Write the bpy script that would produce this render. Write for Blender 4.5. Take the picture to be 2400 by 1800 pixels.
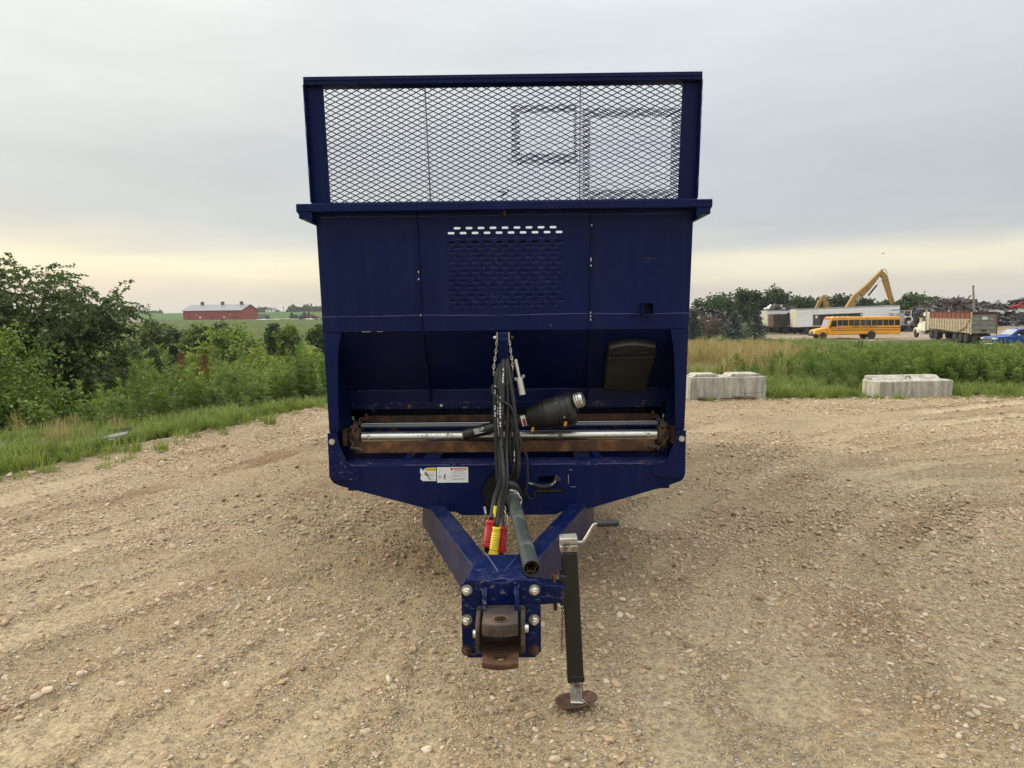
import bpy, bmesh, math, random
import numpy as np
from mathutils import Vector, Matrix, Euler

R = math.radians
for o in list(bpy.data.objects):
    bpy.data.objects.remove(o)
SC = bpy.context.scene
COL = SC.collection
rnd = random.Random(7)
RNG = np.random.default_rng(11)

# ------------------------------------------------------------------ camera
CAM_H, PITCH, ROLL, FPX = 1.65, R(5.4), R(0.6), 1750.0
_fwd = Vector((0, math.cos(PITCH), -math.sin(PITCH)))
_up0 = Vector((0, math.sin(PITCH), math.cos(PITCH)))
_rt0 = Vector((1, 0, 0))
_rt = _rt0 * math.cos(ROLL) - _up0 * math.sin(ROLL)
_up = _up0 * math.cos(ROLL) + _rt0 * math.sin(ROLL)
cam_data = bpy.data.cameras.new('camera')
cam_data.sensor_width = 36.0
cam_data.lens = FPX / 2400 * 36.0
cam_data.clip_end = 6000
cam_data.clip_start = 0.05
cam = bpy.data.objects.new('camera', cam_data)
m = Matrix((_rt, _up, -_fwd)).transposed().to_4x4()
m.translation = Vector((0, 0, CAM_H))
cam.matrix_world = m
COL.objects.link(cam)
SC.camera = cam

# ------------------------------------------------------------------ world (overcast evening sky)
SUN_AZ, SUN_EL = R(-62), R(27)          # azimuth from +Y towards +X
sun_dir = Vector((math.sin(SUN_AZ) * math.cos(SUN_EL), math.cos(SUN_AZ) * math.cos(SUN_EL), math.sin(SUN_EL)))
world = bpy.data.worlds.new('World')
SC.world = world
world.use_nodes = True
wn = world.node_tree
wn.nodes.clear()
def _n(t, **kw):
    n = wn.nodes.new(t)
    for k, v in kw.items():
        setattr(n, k, v)
    return n
_L = wn.links.new
w_out = _n('ShaderNodeOutputWorld')
w_bg = _n('ShaderNodeBackground')
w_bg.inputs['Strength'].default_value = 1.0
w_sky = _n('ShaderNodeTexSky', sky_type='NISHITA', sun_disc=False)
w_sky.sun_elevation = SUN_EL
w_sky.sun_rotation = SUN_AZ
w_sky.air_density = 1.2
w_sky.dust_density = 2.0
w_skys = _n('ShaderNodeMix', data_type='RGBA', blend_type='MULTIPLY')
w_skys.inputs[0].default_value = 1.0
w_skys.inputs[7].default_value = (0.1, 0.1, 0.1, 1)
_L(w_sky.outputs[0], w_skys.inputs[6])
w_tc = _n('ShaderNodeTexCoord')
w_sep = _n('ShaderNodeSeparateXYZ')
_L(w_tc.outputs['Generated'], w_sep.inputs[0])
# layered cloud noise, stretched along the horizon
w_map = _n('ShaderNodeMapping')
w_map.inputs['Scale'].default_value = (1.5, 1.5, 11.0)
w_map.inputs['Rotation'].default_value = (R(1.5), R(-2.0), 0.4)
_L(w_tc.outputs['Generated'], w_map.inputs['Vector'])
w_no = _n('ShaderNodeTexNoise')
w_no.inputs['Scale'].default_value = 1.6
w_no.inputs['Detail'].default_value = 6.0
w_no.inputs['Roughness'].default_value = 0.52
w_no.inputs['Distortion'].default_value = 0.35
_L(w_map.outputs[0], w_no.inputs['Vector'])
w_no2 = _n('ShaderNodeTexNoise')
w_no2.inputs['Scale'].default_value = 2.2
w_no2.inputs['Detail'].default_value = 6.0
w_map2 = _n('ShaderNodeMapping')
w_map2.inputs['Scale'].default_value = (1.0, 1.0, 4.5)
_L(w_tc.outputs['Generated'], w_map2.inputs['Vector'])
_L(w_map2.outputs[0], w_no2.inputs['Vector'])
w_off = _n('ShaderNodeMath', operation='MULTIPLY_ADD')   # (noise-0.5)*amp
w_off.inputs[1].default_value = 0.10
w_off.inputs[2].default_value = -0.05
_L(w_no.outputs['Fac'], w_off.inputs[0])
w_z = _n('ShaderNodeMath', operation='ADD')
_L(w_sep.outputs['Z'], w_z.inputs[0])
_L(w_off.outputs[0], w_z.inputs[1])
w_ramp = _n('ShaderNodeValToRGB')
cr = w_ramp.color_ramp
stops = [(0.0, (0.60, 0.535, 0.46)), (0.012, (0.64, 0.575, 0.495)), (0.032, (0.70, 0.635, 0.52)),
         (0.047, (0.82, 0.74, 0.56)), (0.066, (0.82, 0.755, 0.58)), (0.086, (0.655, 0.63, 0.565)),
         (0.112, (0.515, 0.535, 0.545)), (0.19, (0.53, 0.555, 0.575)), (0.27, (0.63, 0.655, 0.655)),
         (0.36, (0.745, 0.765, 0.765)), (0.6, (1.35, 1.36, 1.35)), (1.0, (2.3, 2.3, 2.25))]
stops = [(p, tuple(v * k for v, k in zip(c, (0.765, 0.78, 0.795)))) for p, c in stops]
while len(cr.elements) < len(stops):
    cr.elements.new(0.5)
for e, (p, c) in zip(cr.elements, stops):
    e.position = p
    e.color = (*c, 1)
_L(w_z.outputs[0], w_ramp.inputs['Fac'])
# broad brightness mottling
w_mot = _n('ShaderNodeMapRange')
w_mot.inputs[1].default_value = 0.3
w_mot.inputs[2].default_value = 0.7
w_mot.inputs[3].default_value = 0.90
w_mot.inputs[4].default_value = 1.07
_L(w_no2.outputs['Fac'], w_mot.inputs[0])
w_mul = _n('ShaderNodeMix', data_type='RGBA', blend_type='MULTIPLY')
w_mul.inputs[0].default_value = 1.0
_L(w_ramp.outputs[0], w_mul.inputs[6])
_L(w_mot.outputs[0], w_mul.inputs[7])
# warm glow round the veiled sun
w_dot = _n('ShaderNodeVectorMath', operation='DOT_PRODUCT')
_L(w_tc.outputs['Generated'], w_dot.inputs[0])
w_dot.inputs[1].default_value = Vector((math.sin(SUN_AZ), math.cos(SUN_AZ), 0.16)).normalized()
w_gl = _n('ShaderNodeMapRange')
w_gl.inputs[1].default_value = 0.45
w_gl.inputs[2].default_value = 1.0
w_gl.inputs[3].default_value = 0.0
w_gl.inputs[4].default_value = 0.7
_L(w_dot.outputs['Value'], w_gl.inputs[0])
w_warm = _n('ShaderNodeMix', data_type='RGBA', blend_type='MULTIPLY')
w_warm.inputs[7].default_value = (1.22, 1.14, 0.98, 1)
_L(w_gl.outputs[0], w_warm.inputs[0])
_L(w_mul.outputs[2], w_warm.inputs[6])
w_cov = _n('ShaderNodeMix', data_type='RGBA')
w_cov.inputs[0].default_value = 0.92        # cloud cover
_L(w_skys.outputs[2], w_cov.inputs[6])
_L(w_warm.outputs[2], w_cov.inputs[7])
_L(w_cov.outputs[2], w_bg.inputs['Color'])
_L(w_bg.outputs[0], w_out.inputs['Surface'])

# ------------------------------------------------------------------ veiled sun
sd = bpy.data.lights.new('sun', 'SUN')
sd.energy = 1.5
sd.angle = R(10)
sd.color = (1.0, 0.90, 0.74)
sun = bpy.data.objects.new('sun', sd)
sun.rotation_euler = (-sun_dir).to_track_quat('-Z', 'Y').to_euler()
sun.location = (-20, 10, 30)
COL.objects.link(sun)

SC.view_settings.view_transform = 'Standard'
SC.view_settings.look = 'None'
SC.view_settings.exposure = 0.58
SC.view_settings.gamma = 1.0
SC.view_settings.use_curve_mapping = False
SC.cycles.max_bounces = 6
SC.cycles.diffuse_bounces = 3
SC.cycles.transparent_max_bounces = 8
SC.cycles.use_denoising = True

# ------------------------------------------------------------------ sight lines (survey helpers: photo point + true depth -> metres)
def ray(tx, ty):
    return _fwd * FPX + _rt * (tx - 1200) - _up * (ty - 900)
def at(tx, ty, Y):
    d = ray(tx, ty)
    return Vector((0, 0, CAM_H)) + d * (Y / d.y)
# ------------------------------------------------------------------ materials
MATS = {}
def newmat(name):
    m = bpy.data.materials.new(name)
    m.use_nodes = True
    nt = m.node_tree
    b = nt.nodes['Principled BSDF']
    return m, nt, b
def lk(nt, a, b):
    nt.links.new(a, b)
def noise(nt, scale, detail=4, rough=0.55, vec=None, dim='3D'):
    n = nt.nodes.new('ShaderNodeTexNoise')
    n.inputs['Scale'].default_value = scale
    n.inputs['Detail'].default_value = detail
    n.inputs['Roughness'].default_value = rough
    if vec is not None:
        lk(nt, vec, n.inputs['Vector'])
    return n
def ramp(nt, fac, stops):
    r = nt.nodes.new('ShaderNodeValToRGB')
    e = r.color_ramp.elements
    while len(e) < len(stops):
        e.new(0.5)
    for x, (p, c) in zip(e, stops):
        x.position = p
        x.color = (*c, 1) if len(c) == 3 else c
    lk(nt, fac, r.inputs['Fac'])
    return r
def mixc(nt, fac, a, b, mode='MIX'):
    n = nt.nodes.new('ShaderNodeMix')
    n.data_type = 'RGBA'
    n.blend_type = mode
    for s, v in ((0, fac), (6, a), (7, b)):
        if isinstance(v, (int, float)):
            n.inputs[s].default_value = v
        elif isinstance(v, tuple):
            n.inputs[s].default_value = (*v, 1) if len(v) == 3 else v
        else:
            lk(nt, v, n.inputs[s])
    return n.outputs[2]
def bump(nt, b, height, strength=0.3, dist=0.01):
    n = nt.nodes.new('ShaderNodeBump')
    n.inputs['Strength'].default_value = strength
    n.inputs['Distance'].default_value = dist
    lk(nt, height, n.inputs['Height'])
    lk(nt, n.outputs[0], b.inputs['Normal'])
    return n
def objco(nt):
    return nt.nodes.new('ShaderNodeTexCoord').outputs['Object']
def S(c):                                   # sRGB 0-255 -> linear
    return tuple(((v / 255) / 12.92 if v <= 10 else ((v / 255 + 0.055) / 1.055) ** 2.4) for v in c)

def simple(name, col, rough=0.6, metal=0.0, var=0.15, vscale=3.0, bumps=0.0, bscale=40, spec=0.5, dirt=None, dirt_amt=0.5, dscale=2.0):
    """plain coated / bare surface: colour breathing at two scales, optional dirt blotches and fine relief"""
    if name in MATS:
        return MATS[name]
    m, nt, b = newmat(name)
    co = objco(nt)
    n1 = noise(nt, vscale, 5, 0.6, co)
    d = tuple(max(0, c * (1 - var)) for c in col)
    l = tuple(min(1, c * (1 + var)) for c in col)
    c = ramp(nt, n1.outputs['Fac'], [(0.3, d), (0.7, l)]).outputs[0]
    if dirt is not None:
        n2 = noise(nt, dscale, 7, 0.68, co)
        f = ramp(nt, n2.outputs['Fac'], [(0.62 - dirt_amt * 0.22, (0, 0, 0)), (0.72 - dirt_amt * 0.1, (1, 1, 1))]).outputs[0]
        c = mixc(nt, f, c, dirt)
        r = ramp(nt, f, [(0, (rough,) * 3), (1, (min(1, rough + 0.35),) * 3)]).outputs[0]
        lk(nt, r, b.inputs['Roughness'])
    else:
        n3 = noise(nt, vscale * 4, 4, 0.6, co)
        r = ramp(nt, n3.outputs['Fac'], [(0.3, (max(0.03, rough - 0.08),) * 3), (0.7, (min(1, rough + 0.1),) * 3)]).outputs[0]
        lk(nt, r, b.inputs['Roughness'])
    lk(nt, c, b.inputs['Base Color'])
    b.inputs['Metallic'].default_value = metal
    b.inputs['Specular IOR Level'].default_value = spec
    if bumps:
        nb = noise(nt, bscale, 5, 0.6, co)
        bump(nt, b, nb.outputs['Fac'], bumps, 0.01)
    MATS[name] = m
    return m

def blue_paint(name, rust=0.0, dust=0.42, scratch=0.0):
    m, nt, b = newmat(name)
    co = objco(nt)
    n1 = noise(nt, 1.6, 6, 0.6, co)
    c = ramp(nt, n1.outputs['Fac'], [(0.3, (0.0008, 0.0055, 0.043)), (0.7, (0.0014, 0.0080, 0.062))]).outputs[0]
    # settled dust: fine speckle inside large cloudy patches
    mpv = nt.nodes.new('ShaderNodeMapping')
    mpv.inputs['Scale'].default_value = (16, 16, .9)
    lk(nt, co, mpv.inputs['Vector'])
    st_ = noise(nt, 1.0, 4, 0.6, mpv.outputs[0])
    c = mixc(nt, ramp(nt, st_.outputs['Fac'], [(0.5, (0, 0, 0)), (0.8, (0.22, 0.22, 0.22))]).outputs[0], c, (0.030, 0.036, 0.066))
    sp = noise(nt, 130, 3, 0.7, co)
    pat = noise(nt, 2.3, 4, 0.6, co)
    sf = ramp(nt, sp.outputs['Fac'], [(0.55, (0, 0, 0)), (0.75, (1, 1, 1))]).outputs[0]
    pf = ramp(nt, pat.outputs['Fac'], [(0.42, (0, 0, 0)), (0.72, (1, 1, 1))]).outputs[0]
    f = mixc(nt, 1.0, sf, pf, 'MULTIPLY')
    f = mixc(nt, 1.0, f, (dust, dust, dust), 'MULTIPLY')
    c = mixc(nt, f, c, (0.10, 0.095, 0.085))
    if scratch:
        mp = nt.nodes.new('ShaderNodeMapping')
        mp.inputs['Scale'].default_value = (30, 240, 60)
        mp.inputs['Rotation'].default_value = (0, 0, 0.9)
        lk(nt, co, mp.inputs['Vector'])
        ns = noise(nt, 1.0, 3, 0.7, mp.outputs[0])
        pm = noise(nt, 5.0, 3, 0.6, co)
        s1 = ramp(nt, ns.outputs['Fac'], [(0.57, (0, 0, 0)), (0.66, (1, 1, 1))]).outputs[0]
        s2 = ramp(nt, pm.outputs['Fac'], [(0.45, (0, 0, 0)), (0.6, (1, 1, 1))]).outputs[0]
        sfac = mixc(nt, 1.0, mixc(nt, 1.0, s1, s2, 'MULTIPLY'), (scratch,) * 3, 'MULTIPLY')
        c = mixc(nt, sfac, c, (0.20, 0.19, 0.23))
    if rust:
        nr = noise(nt, 7, 8, 0.72, co)
        rf = ramp(nt, nr.outputs['Fac'], [(0.70 - 0.2 * rust, (0, 0, 0)), (0.74 - 0.18 * rust, (1, 1, 1))]).outputs[0]
        nrc = noise(nt, 40, 4, 0.6, co)
        rc = ramp(nt, nrc.outputs['Fac'], [(0.3, (0.035, 0.014, 0.008)), (0.7, (0.16, 0.06, 0.02))]).outputs[0]
        c = mixc(nt, rf, c, rc)
    lk(nt, c, b.inputs['Base Color'])
    rr = ramp(nt, pat.outputs['Fac'], [(0.3, (0.30,) * 3), (0.75, (0.48,) * 3)]).outputs[0]
    lk(nt, rr, b.inputs['Roughness'])
    b.inputs['Specular IOR Level'].default_value = 0.15
    nb = noise(nt, 8, 3, 0.5, co)
    bump(nt, b, nb.outputs['Fac'], 0.06, 0.02)
    MATS[name] = m
    return m

def rust_mat(name, dark=(0.02, 0.012, 0.009), mid=(0.055, 0.028, 0.016), light=(0.17, 0.075, 0.028), scale=9, polish=None):
    m, nt, b = newmat(name)
    co = objco(nt)
    n1 = noise(nt, scale, 8, 0.7, co)
    c = ramp(nt, n1.outputs['Fac'], [(0.32, dark), (0.5, mid), (0.68, light)]).outputs[0]
    lk(nt, c, b.inputs['Base Color'])
    b.inputs['Roughness'].default_value = 0.85
    n2 = noise(nt, scale * 9, 6, 0.7, co)
    bump(nt, b, n2.outputs['Fac'], 0.5, 0.006)
    MATS[name] = m
    return m

def steel_mat(name, worn=0.4):
    m, nt, b = newmat(name)
    co = objco(nt)
    n1 = noise(nt, 14, 8, 0.75, co)
    f = ramp(nt, n1.outputs['Fac'], [(0.60 - 0.2 * worn, (0, 0, 0)), (0.68 - 0.1 * worn, (1, 1, 1))]).outputs[0]
    c = mixc(nt, f, (0.62, 0.61, 0.55), (0.09, 0.055, 0.035))
    lk(nt, c, b.inputs['Base Color'])
    lk(nt, ramp(nt, f, [(0, (0.9,) * 3), (1, (0.1,) * 3)]).outputs[0], b.inputs['Metallic'])
    lk(nt, ramp(nt, f, [(0, (0.32,) * 3), (1, (0.75,) * 3)]).outputs[0], b.inputs['Roughness'])
    MATS[name] = m
    return m

def leaf_mat(name, dark, light, rough=0.55, trans=0.35):
    """leaf: colour varies leaf by leaf (attribute tint) and plant by plant"""
    m, nt, b = newmat(name)
    a = nt.nodes.new('ShaderNodeAttribute')
    a.attribute_name = 'tint'
    oi = nt.nodes.new('ShaderNodeObjectInfo')
    ad = nt.nodes.new('ShaderNodeMath')
    ad.operation = 'MULTIPLY_ADD'
    lk(nt, oi.outputs['Random'], ad.inputs[0])
    ad.inputs[1].default_value = 0.45
    lk(nt, a.outputs['Fac'], ad.inputs[2])
    c = ramp(nt, ad.outputs[0], [(0.1, dark), (0.62, tuple((x + y) / 2 for x, y in zip(dark, light))), (1.15, light)]).outputs[0]
    lk(nt, c, b.inputs['Base Color'])
    b.inputs['Roughness'].default_value = rough
    b.inputs['Specular IOR Level'].default_value = 0.35
    tr = nt.nodes.new('ShaderNodeBsdfTranslucent')
    lk(nt, mixc(nt, 1.0, c, (1.0, 1.1, 0.5), 'MULTIPLY'), tr.inputs['Color'])
    mx = nt.nodes.new('ShaderNodeMixShader')
    mx.inputs[0].default_value = trans
    lk(nt, b.outputs[0], mx.inputs[1])
    lk(nt, tr.outputs[0], mx.inputs[2])
    out = [n for n in nt.nodes if n.type == 'OUTPUT_MATERIAL'][0]
    lk(nt, mx.outputs[0], out.inputs['Surface'])
    MATS[name] = m
    return m

# ------------------------------------------------------------------ objects
def link(o, parent=None):
    COL.objects.link(o)
    if parent is not None:
        o.parent = parent
    return o
def tag(o, label=None, cat=None, group=None, kind=None):
    if label: o['label'] = label
    if cat: o['category'] = cat
    if group: o['group'] = group
    if kind: o['kind'] = kind
    return o
def thing(name, label, cat, loc=(0, 0, 0), rz=0.0, group=None):
    o = bpy.data.objects.new(name, None)
    o.empty_display_size = 0.2
    o.location = loc
    o.rotation_euler = (0, 0, rz)
    link(o)
    return tag(o, label, cat, group)
def copy_tree(o, parent=None):
    c = o.copy()
    COL.objects.link(c)
    c.parent = parent
    for ch in o.children:
        copy_tree(ch, c)
    return c

class MB:
    """collects simple solids into one mesh"""
    def __init__(self):
        self.v, self.f = [], []
    def add(self, verts, faces):
        k = len(self.v)
        self.v += [tuple(p) for p in verts]
        self.f += [tuple(i + k for i in f) for f in faces]
        return self
    def box(self, c, s, rot=None, taper=None):
        hx, hy, hz = s[0] / 2, s[1] / 2, s[2] / 2
        vs = [Vector((x * hx, y * hy, z * hz)) for z in (-1, 1) for y in (-1, 1) for x in (-1, 1)]
        if taper:
            for i in range(4, 8):
                vs[i].x *= taper[0]; vs[i].y *= taper[1]
        if rot is not None:
            M = rot if isinstance(rot, Matrix) else Euler(rot).to_matrix()
            vs = [M @ v for v in vs]
        c = Vector(c)
        return self.add([v + c for v in vs], [(0, 2, 3, 1), (4, 5, 7, 6), (0, 1, 5, 4), (2, 6, 7, 3), (0, 4, 6, 2), (1, 3, 7, 5)])
    def span(self, a, b):
        return self.box([(x + y) / 2 for x, y in zip(a, b)], [abs(y - x) for x, y in zip(a, b)])
    def bar(self, p0, p1, w, h, up=(0, 0, 1)):
        p0, p1 = Vector(p0), Vector(p1)
        d = p1 - p0
        z = d.normalized()
        u = Vector(up)
        x = z.cross(u)
        if x.length < 1e-4:
            x = z.cross(Vector((0, 1, 0)))
        x.normalize()
        y = x.cross(z)
        M = Matrix((x, y, z)).transposed()
        return self.box((p0 + p1) / 2, (w, h, d.length), M)
    def tube(self, pts, r, seg=8, caps=True, closed=False):
        pts = [Vector(p) for p in pts]
        n = len(pts)
        rs = r if isinstance(r, (list, tuple)) else [r] * n
        vs, fs = [], []
        prev = None
        for i, p in enumerate(pts):
            if closed:
                t = pts[(i + 1) % n] - pts[i - 1]
            else:
                t = pts[min(i + 1, n - 1)] - pts[max(i - 1, 0)]
            if t.length < 1e-9:
                t = Vector((0, 0, 1))
            t.normalize()
            if prev is None:
                a = Vector((0, 0, 1)) if abs(t.z) < 0.9 else Vector((1, 0, 0))
                x = t.cross(a).normalized()
            else:
                x = (prev - t * prev.dot(t))
                x = x.normalized() if x.length > 1e-6 else t.orthogonal().normalized()
            prev = x
            y = t.cross(x)
            for k in range(seg):
                a = 2 * math.pi * k / seg
                vs.append(p + (x * math.cos(a) + y * math.sin(a)) * rs[i])
        for i in range(n if closed else n - 1):
            j = (i + 1) % n
            for k in range(seg):
                fs.append((i * seg + k, i * seg + (k + 1) % seg, j * seg + (k + 1) % seg, j * seg + k))
        if caps and not closed:
            fs.append(tuple(range(seg - 1, -1, -1)))
            fs.append(tuple((n - 1) * seg + k for k in range(seg)))
        return self.add(vs, fs)
    def cyl(self, p0, p1, r0, r1=None, seg=16):
        return self.tube([p0, p1], [r0, r0 if r1 is None else r1], seg)
    def lathe(self, prof, origin, axis, seg=20):
        """prof: (distance along axis, radius)"""
        origin, ax = Vector(origin), Vector(axis).normalized()
        return self.tube_prof([origin + ax * d for d, _ in prof], [max(r, 1e-4) for _, r in prof], ax, seg)
    def tube_prof(self, pts, rs, ax, seg):
        x = ax.orthogonal().normalized()
        y = ax.cross(x)
        vs, fs = [], []
        for p, r in zip(pts, rs):
            for k in range(seg):
                a = 2 * math.pi * k / seg
                vs.append(p + (x * math.cos(a) + y * math.sin(a)) * r)
        n = len(pts)
        for i in range(n - 1):
            for k in range(seg):
                fs.append((i * seg + k, i * seg + (k + 1) % seg, (i + 1) * seg + (k + 1) % seg, (i + 1) * seg + k))
        fs.append(tuple(range(seg - 1, -1, -1)))
        fs.append(tuple((n - 1) * seg + k for k in range(seg)))
        return self.add(vs, fs)
    def prism(self, poly, fa, fb):
        """poly: 2-D outline; fa / fb: map (u, v) -> 3-D for the two faces"""
        n = len(poly)
        vs = [fa(*p) for p in poly] + [fb(*p) for p in poly]
        fs = [tuple(range(n)), tuple(range(2 * n - 1, n - 1, -1))]
        fs += [(i, i + n, (i + 1) % n + n, (i + 1) % n) for i in range(n)]
        return self.add(vs, fs)
    def ring(self, c, R0, r, axis=(0, 0, 1), seg=12, rseg=6, sx=1.0):
        ax = Vector(axis).normalized()
        x = ax.orthogonal().normalized()
        y = ax.cross(x)
        c = Vector(c)
        return self.tube([c + x * math.cos(2 * math.pi * k / seg) * R0 * sx + y * math.sin(2 * math.pi * k / seg) * R0 for k in range(seg)], r, rseg, closed=True)
    def build(self, name, mat, parent=None, smooth=None, bevel=0.0, bseg=2, loc=None):
        me = bpy.data.meshes.new(name)
        me.from_pydata(self.v, [], self.f)
        me.materials.append(mat)
        bm = bmesh.new()
        bm.from_mesh(me)
        bmesh.ops.recalc_face_normals(bm, faces=bm.faces)
        bm.to_mesh(me)
        bm.free()
        if smooth is not None:
            me.shade_smooth()
            me.set_sharp_from_angle(angle=R(smooth))
        o = bpy.data.objects.new(name, me)
        if loc is not None:
            o.location = loc
        link(o, parent)
        if bevel:
            md = o.modifiers.new('bevel', 'BEVEL')
            md.width = bevel
            md.segments = bseg
            md.limit_method = 'ANGLE'
            md.angle_limit = R(40)
            if smooth is None:
                me.shade_smooth()
                me.set_sharp_from_angle(angle=R(38))
        return o

def plate(name, mat, outline, holes, thick, M, parent=None, bevel=0.0):
    """flat plate with real holes: outline / holes in plate (u, v); M places it (u->x, v->y, thickness->z)"""
    cu = bpy.data.curves.new(name, 'CURVE')
    cu.dimensions = '2D'
    cu.fill_mode = 'BOTH'
    cu.extrude = max(1e-4, thick / 2 - bevel)
    cu.bevel_depth = bevel
    cu.bevel_resolution = 1
    if bevel:
        cu.offset = -bevel
    for loop in [outline] + holes:
        sp = cu.splines.new('POLY')
        sp.points.add(len(loop) - 1)
        for p, (u, v) in zip(sp.points, loop):
            p.co = (u, v, 0, 1)
        sp.use_cyclic_u = True
    t = bpy.data.objects.new('tmp', cu)
    me = bpy.data.meshes.new_from_object(t)
    bpy.data.objects.remove(t)
    bpy.data.curves.remove(cu)
    me.transform(M)
    me.materials.clear()
    me.materials.append(mat)
    me.name = name
    o = bpy.data.objects.new(name, me)
    me.shade_smooth()
    me.set_sharp_from_angle(angle=R(35))
    return link(o, parent)

def lettering(name, text, mat, size, M, parent=None, thick=0.0006, align='CENTER', bold=0.0):
    cu = bpy.data.curves.new(name, 'FONT')
    cu.body = text
    cu.size = size
    cu.align_x = align
    cu.align_y = 'CENTER'
    cu.extrude = thick / 2
    cu.offset = bold
    t = bpy.data.objects.new('tmp', cu)
    me = bpy.data.meshes.new_from_object(t)
    bpy.data.objects.remove(t)
    bpy.data.curves.remove(cu)
    me.transform(M)
    me.materials.clear()
    me.materials.append(mat)
    o = bpy.data.objects.new(name, me)
    return link(o, parent)

def frame(o, x, y):
    """4x4 from origin, x axis, y axis"""
    x = Vector(x).normalized()
    y = Vector(y)
    y = (y - x * y.dot(x)).normalized()
    M = Matrix((x, y, x.cross(y))).transposed().to_4x4()
    M.translation = Vector(o)
    return M
def circle(cx, cy, r, n=20, sx=1.0):
    return [(cx + r * sx * math.cos(2 * math.pi * k / n), cy + r * math.sin(2 * math.pi * k / n)) for k in range(n)]
def rrect(x0, y0, x1, y1, r, n=4):
    out = []
    for cx, cy, a0 in ((x1 - r, y1 - r, 0), (x0 + r, y1 - r, 90), (x0 + r, y0 + r, 180), (x1 - r, y0 + r, 270)):
        for k in range(n + 1):
            a = R(a0 + 90 * k / n)
            out.append((cx + r * math.cos(a), cy + r * math.sin(a)))
    return out
def bez(pts, n=24):
    """Catmull-Rom through the points"""
    P = [Vector(p) for p in pts]
    P = [P[0] * 2 - P[1]] + P + [P[-1] * 2 - P[-2]]
    out = []
    segs = len(P) - 3
    for s in range(segs):
        a, b, c, d = P[s:s + 4]
        k = max(2, n // segs)
        for i in range(k):
            t = i / k
            out.append(0.5 * ((2 * b) + (c - a) * t + (2 * a - 5 * b + 4 * c - d) * t * t + (3 * b - a - 3 * c + d) * t ** 3))
    out.append(P[-2])
    return out

# ------------------------------------------------------------------ numpy meshes
def np_mesh(name, V, Q, mat, attr=None, smooth=False):
    """V (n,3), Q (m,4) quads; attr: dict of per-vertex floats"""
    me = bpy.data.meshes.new(name)
    n, mq = len(V), len(Q)
    me.vertices.add(n)
    me.vertices.foreach_set('co', np.asarray(V, dtype=np.float32).ravel())
    k = Q.shape[1]
    me.loops.add(mq * k)
    me.loops.foreach_set('vertex_index', np.asarray(Q, dtype=np.int32).ravel())
    me.polygons.add(mq)
    me.polygons.foreach_set('loop_start', np.arange(0, mq * k, k, dtype=np.int32))
    me.polygons.foreach_set('loop_total', np.full(mq, k, dtype=np.int32))
    if smooth:
        me.polygons.foreach_set('use_smooth', np.ones(mq, dtype=bool))
    me.update(calc_edges=True)
    for a, vals in (attr or {}).items():
        at_ = me.attributes.new(a, 'FLOAT', 'POINT')
        at_.data.foreach_set('value', np.asarray(vals, dtype=np.float32))
    if mat is not None:
        me.materials.append(mat)
    return me
def unit(v):
    return v / np.maximum(np.linalg.norm(v, axis=1, keepdims=True), 1e-9)
def leaf_quads(C, D, L, Wd, tint, rng, flat=0.0):
    """rhombic leaves: base C, axis D, length L, half width Wd"""
    n = len(C)
    D = unit(D)
    rv = unit(rng.normal(size=(n, 3)))
    if flat:
        rv = unit(rv * (1 - flat) + np.array([0, 0, 1.0]) * flat)
    Sd = unit(np.cross(D, rv))
    N = np.cross(Sd, D)
    L = np.broadcast_to(L, (n,))[:, None]
    Wd = np.broadcast_to(Wd, (n,))[:, None]
    mid = C + D * L * 0.45
    V = np.stack([C, mid + Sd * Wd + N * Wd * 0.35, C + D * L - N * L * 0.12, mid - Sd * Wd + N * Wd * 0.35], axis=1).reshape(-1, 3)
    Q = np.arange(4 * n).reshape(-1, 4)
    return V, Q, np.repeat(tint, 4)
def leaf_obj(name, parts, mat, parent=None):
    V = np.concatenate([p[0] for p in parts])
    off, Qs = 0, []
    for p in parts:
        Qs.append(p[1] + off)
        off += len(p[0])
    me = np_mesh(name, V, np.concatenate(Qs), mat, {'tint': np.concatenate([p[2] for p in parts])})
    return link(bpy.data.objects.new(name, me), parent)

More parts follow.
